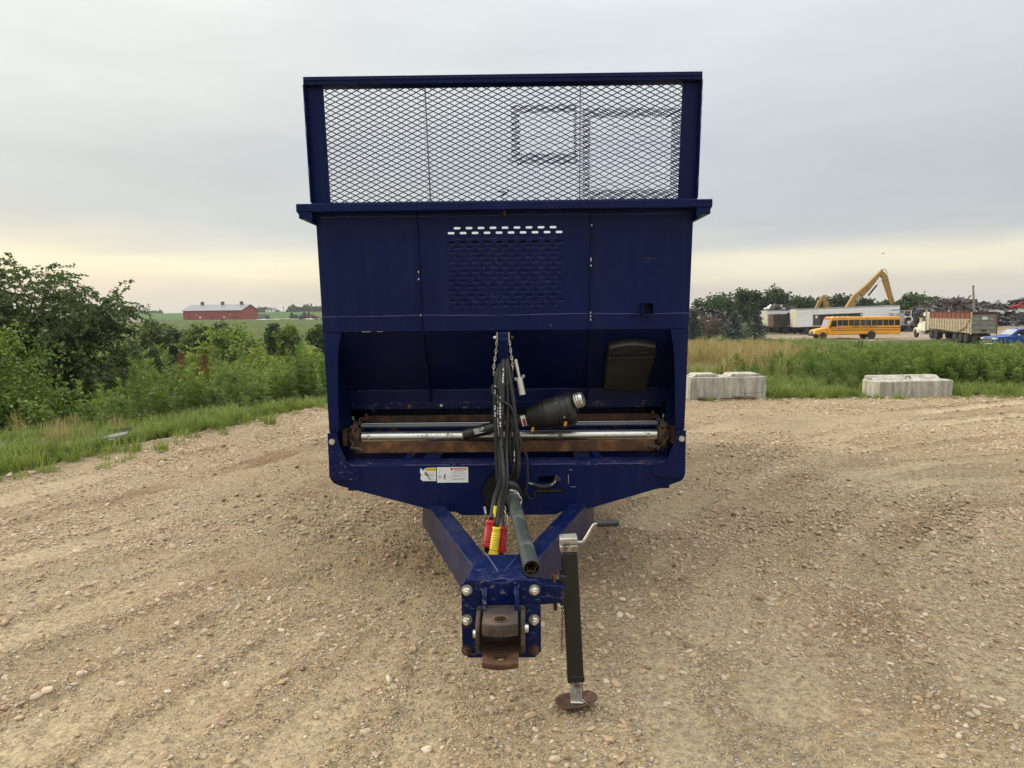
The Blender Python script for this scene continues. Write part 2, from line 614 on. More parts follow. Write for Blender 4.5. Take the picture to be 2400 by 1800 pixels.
# ------------------------------------------------------------------ scatter for stuff (grass, gravel, weeds)
PROTO = {}
def proto(coll, meshes):
    c = bpy.data.collections.new(coll)
    for i, me in enumerate(meshes):
        o = bpy.data.objects.new(f'{coll}_{i:02d}', me)
        c.objects.link(o)
    PROTO[coll] = c
    return c
def scatter(name, label, cat, P_, rot, scl, idx, coll):
    n = len(P_)
    me = bpy.data.meshes.new(name)
    me.vertices.add(n)
    me.vertices.foreach_set('co', np.asarray(P_, dtype=np.float32).ravel())
    a = me.attributes.new('rot', 'FLOAT_VECTOR', 'POINT'); a.data.foreach_set('vector', np.asarray(rot, dtype=np.float32).ravel())
    a = me.attributes.new('scl', 'FLOAT_VECTOR', 'POINT'); a.data.foreach_set('vector', np.asarray(scl, dtype=np.float32).ravel())
    a = me.attributes.new('idx', 'INT', 'POINT'); a.data.foreach_set('value', np.asarray(idx, dtype=np.int32))
    o = bpy.data.objects.new(name, me)
    link(o)
    ng = bpy.data.node_groups.new(name, 'GeometryNodeTree')
    ng.interface.new_socket('Geometry', in_out='INPUT', socket_type='NodeSocketGeometry')
    ng.interface.new_socket('Geometry', in_out='OUTPUT', socket_type='NodeSocketGeometry')
    nn = ng.nodes.new
    gi, go = nn('NodeGroupInput'), nn('NodeGroupOutput')
    iop = nn('GeometryNodeInstanceOnPoints')
    ci = nn('GeometryNodeCollectionInfo')
    ci.inputs['Collection'].default_value = PROTO[coll]
    ci.inputs['Separate Children'].default_value = True
    ci.inputs['Reset Children'].default_value = True
    iop.inputs['Pick Instance'].default_value = True
    def na(nm, t):
        x = nn('GeometryNodeInputNamedAttribute')
        x.data_type = t
        x.inputs['Name'].default_value = nm
        return x.outputs[0]
    e2r = nn('FunctionNodeEulerToRotation')
    l = ng.links.new
    l(na('rot', 'FLOAT_VECTOR'), e2r.inputs[0])
    l(gi.outputs[0], iop.inputs['Points'])
    l(ci.outputs[0], iop.inputs['Instance'])
    l(na('idx', 'INT'), iop.inputs['Instance Index'])
    l(e2r.outputs[0], iop.inputs['Rotation'])
    l(na('scl', 'FLOAT_VECTOR'), iop.inputs['Scale'])
    l(iop.outputs[0], go.inputs[0])
    md = o.modifiers.new('scatter', 'NODES')
    md.node_group = ng
    return tag(o, label, cat, kind='stuff')
# ------------------------------------------------------------------ value noise
class VNoise:
    def __init__(self, seed):
        self.g = np.random.default_rng(seed).random((256, 256))
    def __call__(self, x, y):
        xi, yi = np.floor(x).astype(int), np.floor(y).astype(int)
        fx, fy = x - xi, y - yi
        fx = fx * fx * (3 - 2 * fx); fy = fy * fy * (3 - 2 * fy)
        g = self.g
        a = g[xi % 256, yi % 256]; b = g[(xi + 1) % 256, yi % 256]
        c = g[xi % 256, (yi + 1) % 256]; d = g[(xi + 1) % 256, (yi + 1) % 256]
        return (a * (1 - fx) + b * fx) * (1 - fy) + (c * (1 - fx) + d * fx) * fy
VN = [VNoise(i) for i in range(6)]
def fbm(x, y, s, o=4, k=0):
    x, y = np.asarray(x, float), np.asarray(y, float)
    r, a, t = 0, 1.0, 0
    for i in range(o):
        r = r + a * (VN[(k + i) % 6](x * s * 2 ** i + 17.3 * i, y * s * 2 ** i + 5.1 * i) - 0.5)
        t += a
        a *= 0.5
    return r / t * 2

# ------------------------------------------------------------------ lie of the land: surveyed spots, blended
SPOTS = np.array([
    (-6, 7, -.0), (-7.0, 8.5, -.05), (-8.5, 8, -.15), (-7.0, 10.8, -.10), (-5, 12.5, -.06), (-5.5, 14.8, -.4), (-9.2, 12.2, -.55), (-10.5, 11, -.6), (-8.6, 14.2, -1.1), (-14, 16, -1.9), (-8, 18, -1.3), (-4, 17.5, -.3), (-4.5, 21, -.9),
    (-10, 28, -2.7), (-20, 40, -3.6), (-30, 30, -3.4), (-18, 22, -2.8), (-6, 32, -2.4), (0, 28, -1.0), (0, 18, -.1), (-12, 60, -3.2), (-35, 60, -3.6), (-20, 80, -2.6), (-60, 90, -2.8),
    (-40, 130, -1.2), (-80, 130, -1.2), (-60, 200, .0), (-110, 200, .0), (-120, 320, .2), (-80, 320, .2), (-180, 320, .6), (-250, 700, 5.0), (-80, 700, 4.5), (-500, 900, 6), (-300, 1400, 8), (-900, 1400, 8),
    (5, 16, 0), (10, 16, 0), (18, 16, 0), (10, 20, -.12), (20, 20, -.12), (5, 30, -.35), (15, 30, -.4), (30, 30, -.4), (12, 45, -.8), (25, 45, -.9), (35, 60, -1.7), (20, 60, -1.2), (8, 60, -1.1), (0, 60, -1.4),
    (25, 72, -1.1), (42, 80, -2.1), (55, 80, -2.0), (70, 78, -1.9), (44, 70, -2.3), (50, 70, -2.4), (40, 58, -1.9), (45, 103, -2.45), (55, 103, -2.35), (38, 120, -2.3), (50, 120, -2.2), (62, 120, -1.7), (70, 100, -1.6), (85, 125, -.7), (105, 135, .3),
    (60, 150, -1.6), (40, 160, -1.6), (30, 180, -1.2), (100, 220, 0), (60, 300, .5), (20, 320, .5), (200, 700, 3.5), (0, 700, 4), (400, 700, 4), (100, 1400, 7), (700, 1400, 7), (-6, 0, 0), (0, 0, 0), (10, 5, 0), (-8, -10, 0), (20, -10, 0)])
def terrain(x, y):
    x, y = np.asarray(x, float), np.asarray(y, float)
    yy = np.maximum(y, -15) + 22
    u, v = x / yy, np.log(yy) * 1.1
    su = SPOTS[:, 0] / (SPOTS[:, 1] + 22); sv = np.log(SPOTS[:, 1] + 22) * 1.1
    num = np.zeros_like(x); den = np.zeros_like(x)
    for a, b, z in zip(su, sv, SPOTS[:, 2]):
        w = 1.0 / ((u - a) ** 2 + (v - b) ** 2 + 0.0009) ** 1.6
        num += w * z; den += w
    z = num / den
    # the yard itself is level
    e = edge(x, y)
    k = np.clip((e + 0.15) / 1.6, 0, 1)
    k = k * k * (3 - 2 * k)
    z = z * k
    z = z + fbm(x, y, 0.35, 4, 2) * 0.10 * k * np.clip(y / 20, 0.5, 3)
    return z

LOT = [(-60, -40), (-13.0, -22), (-7.9, -1), (-6.45, 4), (-5.45, 7.66), (-4.75, 10.2), (-4.1, 12.2), (-3.4, 13.9), (-2.3, 15.0), (0, 15.4), (2.3, 14.7), (3.3, 14.1), (6, 14.05), (8, 14.25), (10.4, 14.0), (14, 14.05), (20, 14.2), (40, 12.7), (70, 4), (70, -40)]
def edge(x, y):
    """signed distance to the yard's edge (negative inside)"""
    x, y = np.asarray(x, float), np.asarray(y, float)
    d = np.full(x.shape, 1e9)
    ins = np.zeros(x.shape, bool)
    n = len(LOT)
    for i in range(n):
        (x0, y0), (x1, y1) = LOT[i], LOT[(i + 1) % n]
        dx, dy = x1 - x0, y1 - y0
        t = np.clip(((x - x0) * dx + (y - y0) * dy) / (dx * dx + dy * dy), 0, 1)
        d = np.minimum(d, np.hypot(x - x0 - t * dx, y - y0 - t * dy))
        c = ((y0 > y) != (y1 > y)) & (x < (x1 - x0) * (y - y0) / (y1 - y0 + 1e-12) + x0)
        ins ^= c
    return np.where(ins, -d, d)
def ground_z(x, y):
    return float(terrain(np.array([x]), np.array([y]))[0])

def spaced(segs):
    out = []
    for a, b, s0, s1 in segs:
        x = a
        L = b - a
        while x < b - 1e-6:
            out.append(x)
            x += s0 + (s1 - s0) * (x - a) / L
    out.append(segs[-1][1])
    return np.array(out)
def grid(xs, ys):
    X, Y = np.meshgrid(xs, ys)
    nx, ny = len(xs), len(ys)
    i = np.arange(nx * ny).reshape(ny, nx)
    Q = np.stack([i[:-1, :-1], i[:-1, 1:], i[1:, 1:], i[1:, :-1]], -1).reshape(-1, 4)
    return X.ravel(), Y.ravel(), Q
def keep(V, Q, attrs):
    used = np.unique(Q)
    mp = np.full(len(V), -1); mp[used] = np.arange(len(used))
    return V[used], mp[Q], {k: a[used] for k, a in attrs.items()}

# ------------------------------------------------------------------ gravel yard with wheel tracks
def onlot(tx, ty):
    d = ray(tx, ty)
    p = Vector((0, 0, CAM_H)) - d * (CAM_H / d.z)
    return (p.x, p.y)
TRACKS = [  # photo points along each wheel track, half width, depth, tone (+ pale, - brown)
    ([(1540, 1230), (1690, 1120), (1860, 1050), (2080, 1003), (2400, 972)], .20, .030, .8),
    ([(1500, 1150), (1640, 1085), (1800, 1022), (2000, 982), (2400, 942)], .22, .026, .6),
    ([(1640, 1010), (1900, 966), (2400, 928)], .22, .020, .7),
    ([(1590, 1330), (1700, 1225), (1860, 1130), (2080, 1065), (2400, 1020)], .15, .024, -.5),
    ([(1680, 1480), (1740, 1300), (1890, 1165), (2110, 1095), (2400, 1070)], .16, .024, .7),
    ([(1850, 1640), (1850, 1380), (1930, 1225), (2120, 1140), (2400, 1120)], .17, .022, .5),
    ([(2060, 1700), (2030, 1420), (2090, 1270), (2230, 1190), (2400, 1180)], .16, .022, -.6),
    ([(2400, 1600), (2270, 1400), (2190, 1260), (2200, 1170), (2300, 1110)], .26, .026, .6),
    ([(0, 1175), (250, 1112), (520, 1050), (790, 985)], .20, 0.0161, .6),
    ([(0, 1245), (250, 1175), (520, 1105), (790, 1030)], .17, 0.0186, -.9),
    ([(0, 1320), (300, 1240), (560, 1162), (775, 1075)], .18, 0.0161, .7),
    ([(0, 1410), (320, 1310), (600, 1215), (800, 1110)], .17, 0.0161, -.4),
    ([(0, 1500), (330, 1385), (640, 1265), (850, 1140)], .16, 0.0161, .8),
    ([(0, 1610), (360, 1460), (690, 1310), (900, 1190)], .15, 0.0149, -.3),
    ([(0, 1760), (380, 1560), (720, 1380), (950, 1240)], .16, 0.0136, .8),
    ([(260, 1800), (540, 1600), (800, 1420), (990, 1270)], .13, 0.0124, .6),
    ([(640, 1800), (820, 1600), (960, 1430), (1040, 1290)], .12, 0.0112, .6),
    ([(960, 1800), (1010, 1620), (1040, 1480)], .10, 0.0087, .5),
    ([(1620, 1800), (1560, 1600), (1540, 1440)], .12, 0.0087, .5),
]
TR = [([onlot(*p) for p in pts], w, dep, tone) for pts, w, dep, tone in TRACKS]
def track_fields(x, y):
    z = np.zeros_like(x); worn = np.zeros_like(x); wind = np.zeros_like(x); brown_tone = np.zeros_like(x)
    for pts, w, dep, tone in TR:
        pts = [(p.x, p.y) for p in bez([(a, b, 0) for a, b in pts], 20)]
        best = np.full(x.shape, 1e9); along = np.zeros_like(x); s = 0.0
        for (x0, y0), (x1, y1) in zip(pts[:-1], pts[1:]):
            dx, dy = x1 - x0, y1 - y0
            L = math.hypot(dx, dy) + 1e-9
            t = np.clip(((x - x0) * dx + (y - y0) * dy) / (L * L), 0, 1)
            d = np.hypot(x - x0 - t * dx, y - y0 - t * dy)
            m_ = d < best
            best = np.where(m_, d, best)
            along = np.where(m_, s + t * L, along)
            s += L
        wob = w * (1 + 0.25 * fbm(along, along * 0 + 3.3, 0.9, 2, 1))
        q = best / wob
        inside = np.clip(1.25 - q, 0, 1); inside = np.minimum(1, inside * 2.2)
        ridge = np.exp(-((q - 1.35) / 0.32) ** 2)
        str_ = np.clip(0.65 + 0.9 * fbm(along, along * 0 + w * 9, 0.45, 2, 3), 0.1, 1.2)
        if tone < 0:
            brown_tone = np.maximum(brown_tone, inside * -tone * np.clip(.55 + 1.4 * fbm(along, best * 2, 1.6, 3, 2), 0, 1))
        tread = np.sin(along * 2 * math.pi / 0.10 + 2.2 * np.sin(best * 9)) * inside * 0.0085 * np.clip(fbm(along + 5, along * 0 + w * 5, 0.6, 2, 2) * 3, 0, 1)
        z += (-dep * inside + dep * 0.75 * ridge) * str_ + tread
        worn = np.maximum(worn, inside * str_ * (1 if tone > 0 else .35)); wind = np.maximum(wind, ridge * str_)
    return z, worn, wind, brown_tone
def lot_z(x, y):
    z, worn, wind, brown_tone = track_fields(x, y)
    n = np.hypot(x, y)
    z = z * 1.6 + fbm(x, y, 0.5, 3, 0) * 0.026 + fbm(x, y, 2.2, 3, 4) * 0.020
    lump = fbm(x, y, 8.0, 3, 1) * 0.014 * (1 - 0.6 * np.clip(worn, 0, 1))
    return z + lump, worn, wind, brown_tone

xs = spaced([(-60, -14, 6, 1.2), (-14, -5, .35, .06), (-5, -2.4, .05, .03), (-2.4, 2.4, .028, .028), (2.4, 5, .03, .05), (5, 16, .05, .4), (16, 70, 1.0, 6)])
ys = spaced([(-40, -4, 6, .8), (-4, 1.8, .5, .08), (1.8, 5.5, .026, .03), (5.5, 9, .032, .055), (9, 17, .06, .13)])
X, Y, Q = grid(xs, ys)
Zl, worn, wind, brown_tone = lot_z(X, Y)
E_ = edge(X, Y) + fbm(X, Y, 0.7, 3, 5) * 0.28
Zl = Zl * np.clip(-E_ / 0.5, 0, 1) - np.clip(E_ + 0.1, 0, 1) * 0.10
okv = E_ < 0.22
Q = Q[okv[Q].all(axis=1)]
V = np.stack([X, Y, Zl], 1)
V, Q, at_l = keep(V, Q, {'worn': worn, 'wind': wind, 'brown_tone': brown_tone, 'margin': np.clip(1 + E_ / 0.8, 0, 1)})

m, nt, b = newmat('gravel_dirt')
co = nt.nodes.new('ShaderNodeNewGeometry').outputs['Position']
def attr_(nt, nm):
    a = nt.nodes.new('ShaderNodeAttribute')
    a.attribute_name = nm
    return a.outputs['Fac']
big = noise(nt, 0.45, 5, 0.6, co)
base = ramp(nt, big.outputs['Fac'], [(0.30, (0.255, 0.186, 0.100)), (0.5, (0.362, 0.277, 0.160)), (0.70, (0.445, 0.352, 0.218))]).outputs[0]
red = noise(nt, 0.8, 6, 0.65, co)
rf = ramp(nt, red.outputs['Fac'], [(0.52, (0, 0, 0)), (0.66, (0.6, 0.6, 0.6))]).outputs[0]
base = mixc(nt, rf, base, (0.29, 0.165, 0.080))
base = mixc(nt, ramp(nt, attr_(nt, 'worn'), [(0.1, (0, 0, 0)), (0.7, (0.85, 0.85, 0.85))]).outputs[0], base, (0.495, 0.395, 0.25))
base = mixc(nt, ramp(nt, attr_(nt, 'wind'), [(0.2, (0, 0, 0)), (1.0, (0.5, 0.5, 0.5))]).outputs[0], base, (0.25, 0.17, 0.098))
base = mixc(nt, ramp(nt, attr_(nt, 'brown_tone'), [(0.1, (0, 0, 0)), (0.8, (0.9, 0.9, 0.9))]).outputs[0], base, (0.205, 0.112, 0.054))  # redder brown mixed in along tracks of negative tone
fine = noise(nt, 26, 6, 0.72, co)
base = mixc(nt, 1.0, base, ramp(nt, fine.outputs['Fac'], [(0.26, (0.36, 0.35, 0.34)), (0.74, (1.5, 1.49, 1.47))]).outputs[0], 'MULTIPLY')  # fine hollows painted darker, standing in for shade in the crevices
# grit: small embedded stones, three sizes
hsum = None
for sc_, lo, hi, amt in ((26, 0.22, 0.38, 0.85), (48, 0.25, 0.42, 0.9), (95, 0.28, 0.48, 0.85)):
    vo = nt.nodes.new('ShaderNodeTexVoronoi')
    vo.inputs['Scale'].default_value = sc_
    vo.inputs['Randomness'].default_value = 1.0
    wv = noise(nt, sc_ * 0.7, 2, 0.5, co)
    dv = nt.nodes.new('ShaderNodeVectorMath'); dv.operation = 'MULTIPLY_ADD'
    lk(nt, wv.outputs['Color'], dv.inputs[0]); dv.inputs[1].default_value = (0.5 / sc_,) * 3; lk(nt, co, dv.inputs[2])
    lk(nt, dv.outputs[0], vo.inputs['Vector'])
    st = ramp(nt, vo.outputs['Distance'], [(lo, (1, 1, 1)), (hi, (0, 0, 0))]).outputs[0]
    sepc = nt.nodes.new('ShaderNodeSeparateColor'); lk(nt, vo.outputs['Color'], sepc.inputs[0])
    pick = ramp(nt, sepc.outputs[0], [(0.30, (0, 0, 0)), (0.36, (1, 1, 1))]).outputs[0]
    stc = ramp(nt, sepc.outputs[1], [(0.0, (0.22, 0.155, 0.10)), (0.3, (0.37, 0.27, 0.17)), (0.55, (0.47, 0.36, 0.235)), (0.75, (0.37, 0.31, 0.24)), (0.88, (0.54, 0.455, 0.335)), (1.0, (0.62, 0.55, 0.43))]).outputs[0]
    f = mixc(nt, 1.0, st, pick, 'MULTIPLY')
    wf = ramp(nt, attr_(nt, 'worn'), [(0.1, (amt,) * 3), (0.8, (amt * 0.3,) * 3)]).outputs[0]
    f = mixc(nt, 1.0, f, wf, 'MULTIPLY')
    base = mixc(nt, f, base, stc)
    if hsum is None:
        hsum = f
    else:
        ad = nt.nodes.new('ShaderNodeMath'); ad.operation = 'MULTIPLY_ADD'
        lk(nt, f, ad.inputs[0]); ad.inputs[1].default_value = 26 / sc_; lk(nt, hsum, ad.inputs[2])
        hsum = ad.outputs[0]
ad = nt.nodes.new('ShaderNodeMath'); ad.operation = 'MULTIPLY_ADD'
lk(nt, fine.outputs['Fac'], ad.inputs[0]); ad.inputs[1].default_value = 0.9; lk(nt, hsum, ad.inputs[2])
base = mixc(nt, ramp(nt, attr_(nt, 'margin'), [(0.3, (0, 0, 0)), (1.0, (0.65, 0.65, 0.65))]).outputs[0], base, (0.12, 0.11, 0.05))
lk(nt, base, b.inputs['Base Color'])
b.inputs['Roughness'].default_value = 0.95
b.inputs['Specular IOR Level'].default_value = 0.2
bump(nt, b, ad.outputs[0], 1.0, 0.017)
me = np_mesh('gravel_yard', V, Q, m, at_l, smooth=True)
lot = link(bpy.data.objects.new('gravel_yard', me))
tag(lot, 'tan gravel yard with wheel tracks', None, kind='structure')

# loose stones
def stone_mesh(seed):
    bm = bmesh.new()
    bmesh.ops.create_icosphere(bm, subdivisions=2, radius=1.0)
    r_ = random.Random(seed)
    cuts = [(Vector((r_.gauss(0, 1), r_.gauss(0, 1), r_.gauss(0, 1))).normalized(), r_.uniform(0.62, 0.95) if seed < 5 else r_.uniform(.42, .8)) for _ in range(7 if seed < 5 else 10)]
    for v in bm.verts:
        for n_, d_ in cuts:
            e_ = v.co.dot(n_) - d_
            if e_ > 0:
                v.co -= n_ * e_ * (0.85 if seed < 5 else 1.0)
        v.co *= r_.uniform(0.96, 1.04)
    me_ = bpy.data.meshes.new(f'stone_{seed}')
    bm.to_mesh(me_); bm.free()
    me_.shade_smooth()
    me_.set_sharp_from_angle(angle=R(42 if seed < 5 else 20))
    me_.materials.append(MATS['stone'])
    return me_
m, nt, b = newmat('stone')
MATS['stone'] = m
oi = nt.nodes.new('ShaderNodeObjectInfo')
sc0 = ramp(nt, oi.outputs['Random'], [(0.0, (0.24, 0.165, 0.105)), (0.12, (0.36, 0.255, 0.16)), (0.34, (0.44, 0.32, 0.20)), (0.58, (0.50, 0.375, 0.24)), (0.68, (0.36, 0.285, 0.21)), (0.76, (0.46, 0.38, 0.285)), (0.90, (0.56, 0.45, 0.315)), (0.97, (0.64, 0.55, 0.42)), (0.985, (0.36, 0.22, 0.15)), (1.0, (0.20, 0.17, 0.15))]).outputs[0]
nn_ = noise(nt, 1.7, 5, 0.65, objco(nt))
sc0 = mixc(nt, 1.0, sc0, ramp(nt, nn_.outputs['Fac'], [(0.3, (0.75, 0.73, 0.70)), (0.7, (1.18, 1.17, 1.14))]).outputs[0], 'MULTIPLY')
lk(nt, sc0, b.inputs['Base Color'])
b.inputs['Roughness'].default_value = 0.85
b.inputs['Specular IOR Level'].default_value = 0.25
proto('stone_kinds', [stone_mesh(i) for i in range(10)])
def strew(n, y0, y1, smin, power, smax, halfw=0.80):
    y = np.sqrt(RNG.uniform(y0 * y0, y1 * y1, n * 3))
    x = RNG.uniform(-1, 1, n * 3) * (halfw * y + 0.5)
    e = edge(x, y)
    _, w_, wi_, da_ = track_fields(x, y)
    dens = 0.56 + 1.25 * fbm(x, y, 0.8, 4, 3) + 0.85 * wi_ - 1.1 * w_ - .3 * da_
    k = (RNG.random(n * 3) < np.clip(dens, 0.035, 1)) & (e < -0.05)
    x, y = x[k][:n], y[k][:n]
    s = np.minimum(smin * (1 - RNG.random(len(x))) ** (-1 / power), smax)
    return x, y, s
P_, R_, S_ = [], [], []
for n, y0, y1, smin, pw, smax in ((80000, 1.9, 6.0, .0034, 2.6, .021), (80000, 5.2, 10.0, .0048, 3.0, .025), (44000, 9.0, 15.2, .0074, 3.3, .034)):
    x, y, s = strew(n, y0, y1, smin, pw, smax)
    z = lot_z(x, y)[0]
    sc3 = np.stack([s * RNG.uniform(.9, 1.5, len(s)), s * RNG.uniform(.7, 1.1, len(s)), s * RNG.uniform(.45, .85, len(s))], 1)
    P_.append(np.stack([x, y, z + sc3[:, 2] * RNG.uniform(-.22, .42, len(x))], 1))
    R_.append(np.stack([RNG.normal(0, .22, len(x)), RNG.normal(0, .22, len(x)), RNG.uniform(0, 6.28, len(x))], 1))
    S_.append(sc3)
P_, R_, S_ = map(np.concatenate, (P_, R_, S_))
scatter('gravel', 'loose tan and grey gravel strewn over the yard', 'gravel', P_, R_, S_, RNG.integers(0, 10, len(P_)), 'stone_kinds')

# ------------------------------------------------------------------ surrounding ground
def kfun(x, y):
    """ground cover: dry grass, bare dirt, crop weights"""
    dirt = np.clip(1 - np.hypot((x - 62) / 34, (y - 108) / 26) + 0.25 * fbm(x, y, .06, 3, 1), 0, .35) / .35
    dirt = np.maximum(dirt, np.clip(1 - np.hypot((x - 100) / 40, (y - 135) / 35), 0, .3) / .3)
    dry = np.clip(1 - np.hypot((x - 14) / 16, (y - 40) / 20) + 0.3 * fbm(x, y, .1, 3, 2), 0, .4) / .4
    crop = np.clip((y - 340) / 60, 0, 1)
    return dirt, dry, crop
xs = spaced([(-1600, -120, 60, 12), (-120, -20, 8, 1.2), (-20, 20, .55, .55), (20, 120, 1.2, 8), (120, 1600, 12, 60)])
ys = spaced([(-120, -10, 14, 2), (-10, 7, 1.2, .5), (7, 30, .45, .7), (30, 130, .9, 4), (130, 500, 5, 16), (500, 2200, 20, 70)])
X, Y, Q = grid(xs, ys)
Z = terrain(X, Y)
Z = np.where(edge(X, Y) < 0.05, -0.14, Z)
dirt, dry, crop = kfun(X, Y)
m, nt, b = newmat('field_ground')
co = nt.nodes.new('ShaderNodeNewGeometry').outputs['Position']
g1 = noise(nt, 0.25, 6, 0.65, co)
c = ramp(nt, g1.outputs['Fac'], [(0.3, (0.045, 0.062, 0.018)), (0.5, (0.075, 0.098, 0.028)), (0.7, (0.12, 0.125, 0.042))]).outputs[0]
c = mixc(nt, attr_(nt, 'dry'), c, (0.24, 0.19, 0.085))
c = mixc(nt, attr_(nt, 'crop'), c, (0.062, 0.115, 0.032))
dn = noise(nt, 0.5, 6, 0.7, co)
dc = ramp(nt, dn.outputs['Fac'], [(0.3, (0.22, 0.165, 0.115)), (0.7, (0.36, 0.29, 0.215))]).outputs[0]
c = mixc(nt, attr_(nt, 'dirt'), c, dc)
lk(nt, c, b.inputs['Base Color'])
b.inputs['Roughness'].default_value = 0.95
b.inputs['Specular IOR Level'].default_value = 0.1
nb = noise(nt, 3.0, 6, 0.7, co)
bump(nt, b, nb.outputs['Fac'], 0.8, 0.15)
me = np_mesh('ground', np.stack([X, Y, Z], 1), Q, m, {'dirt': dirt, 'dry': dry, 'crop': crop}, smooth=True)
tag(link(bpy.data.objects.new('ground', me)), 'rolling grassland and fields round the yard', None, kind='structure')
# ================================================================== the blue spreader trailer
BLUE = blue_paint('blue_paint')
BLUEW = blue_paint('blue_paint_worn', rust=0.35, dust=0.35, scratch=0.75)
BLUER = blue_paint('blue_paint_rusty', rust=0.75, dust=0.4)
RUST = rust_mat('rusty_steel')
RUSTL = rust_mat('bright_rust', (0.03, 0.014, 0.009), (0.09, 0.04, 0.017), (0.26, 0.115, 0.035), 7)
CHAINM = rust_mat('muddy_chain', (0.03, 0.02, 0.014), (0.075, 0.05, 0.034), (0.16, 0.11, 0.07), 22)
STEEL = steel_mat('worn_steel', 0.35)
ZINC = simple('zinc', (0.60, 0.57, 0.50), 0.38, 0.85, 0.15, 30, 0.1, 60)
BLACKP = simple('black_plastic', (0.0125, 0.0125, 0.012), 0.42, 0, 0.2, 6, 0.05, 80, dirt=(0.045, 0.04, 0.034), dirt_amt=0.35, dscale=5)
BLACKM = simple('black_enamel', (0.008, 0.0085, 0.009), 0.42, 0, 0.2, 6, 0.1, 60, dirt=(0.03, 0.026, 0.02), dirt_amt=0.25, dscale=9)
RUBBER = simple('hose_rubber', (0.017, 0.0175, 0.0165), 0.55, 0, 0.25, 20, 0.15, 120, dirt=(0.06, 0.057, 0.05), dirt_amt=0.25, dscale=14)
PRINT = simple('white_print', (0.72, 0.73, 0.72), 0.6, 0, 0.1, 20)
DECALW = simple('decal_white', (0.72, 0.73, 0.71), 0.45, 0, 0.05, 8)
DECALY = simple('decal_yellow', (0.80, 0.52, 0.045), 0.45, 0, 0.06, 8)
DECALR = simple('decal_red', (0.42, 0.03, 0.035), 0.45, 0, 0.06, 8)
INK = simple('ink', (0.03, 0.03, 0.03), 0.6, 0, 0.1, 8)
INKG = simple('grey_ink', (0.32, 0.32, 0.32), 0.6, 0, 0.1, 8)
REDG = simple('red_grip', (0.50, 0.025, 0.032), 0.42, 0, 0.1, 10, dirt=(0.22, 0.05, 0.045), dirt_amt=0.2, dscale=12)
YELG = simple('yellow_grip', (0.82, 0.60, 0.035), 0.42, 0, 0.06, 10, dirt=(0.5, 0.38, 0.09), dirt_amt=0.2, dscale=12)
ORANGE = simple('orange_plastic', (0.62, 0.26, 0.02), 0.45)
POLY = simple('white_poly', (0.78, 0.79, 0.80), 0.5, 0, 0.06, 3)
GREENT = simple('grey_green_sleeve', (.036, .047, .045), 0.45, 0, 0.2, 4, 0.05, 60, dirt=(0.15, 0.145, 0.12), dirt_amt=0.25, dscale=6)
WELD = simple('weld_bead', (0.045, 0.055, 0.16), 0.35, 0, 0.3, 40, 0.5, 90)
TYRE = simple('tyre_rubber', (0.018, 0.018, 0.018), 0.8, 0, 0.2, 6, dirt=(0.09, 0.075, 0.055), dirt_amt=0.5, dscale=4)

SP = thing('manure_spreader', 'dark blue steel spreader trailer with mesh guard, parked on the gravel', 'trailer', (-0.035, 4.3, 0), R(-0.6))
def sp(name, mb, mat, parent=None, **kw):
    return mb.build(name, mat, parent or SP, **kw)

def hwz(z):                                   # half width of the box at height z
    return 1.0695 + (z - 2.19) * (1.0695 - 1.033) / (2.19 - 0.96)

# --- upper front sheet with 17 staggered rows of slots
def slot(cx, cz, w=.0385, h=.0128):
    r = h / 2
    a = w / 2 - r
    return ([(cx + a + r * math.cos(t), cz + r * math.sin(t)) for t in [R(-90 + 45 * k) for k in range(5)]] +
            [(cx - a + r * math.cos(t), cz + r * math.sin(t)) for t in [R(90 + 45 * k) for k in range(5)]])
slots = []
for r_ in range(17):
    z = 2.135 - r_ * (2.135 - 1.697) / 16
    n = 9 if r_ % 2 == 0 else 10
    for k in range(n):
        slots.append(slot(0.0045 + (k - (n - 1) / 2) * 0.0681, z))
MXZ = frame((0, 0.003, 0), (1, 0, 0), (0, 0, 1))
front = plate('front_sheet', BLUE, [(-hwz(1.555), 1.555), (hwz(1.555), 1.555), (hwz(2.235), 2.235), (-hwz(2.235), 2.235)], slots, .008, MXZ, SP, .002)
tag(front, 'blue front sheet pierced by rows of oblong slots')
# upright ribs
for x0, x1 in ((-.497, -.478), (.499, .487)):
    mb = MB()
    mb.prism([(x0 - .004, 2.225), (x0 + .004, 2.225), (x1 + .004, 1.555), (x1 - .004, 1.555)], lambda u, v: (u, -.022, v), lambda u, v: (u, .0, v))
    mb.prism([(-.022, 1.5549), (.02, 1.5549), (.40, 1.175), (.40, 1.10), (.36, 1.10)], lambda u, v, x=x1: (x - .004 + (.015 if x > 0 else -.006) * (1.55 - v) / .4, u, v), lambda u, v, x=x1: (x + .004 + (.015 if x > 0 else -.006) * (1.55 - v) / .4, u, v))
    sp('rib', mb, BLUE, bevel=.001)
# weld seams, slightly wavy
for z, w in ((1.6425, hwz(1.6425)), (2.205, 1.05)):
    pts = [(x, -.002, z + .0025 * math.sin(x * 7 + z * 3) + rnd.uniform(-.0012, .0012)) for x in np.linspace(-w + .004, w - .004, 70)]
    sp('weld_seam', MB().tube(pts, .0022, 5), WELD, smooth=60)
for (x, y, z) in [(.4935, -.024, 2.14), (.489, -.024, 1.955), (.489, -.024, 1.945), (.489, -.024, 1.915), (.4875, -.024, 1.65), (.487, -.023, 1.63), (.487, -.023, 1.61), (-.482, -.023, 1.645), (-.489, -.023, 1.85), (-.4895, -.023, 1.89)]:
    sp('paint_chip', MB().box((x, y, z), (.006, .002, .010)), ZINC)
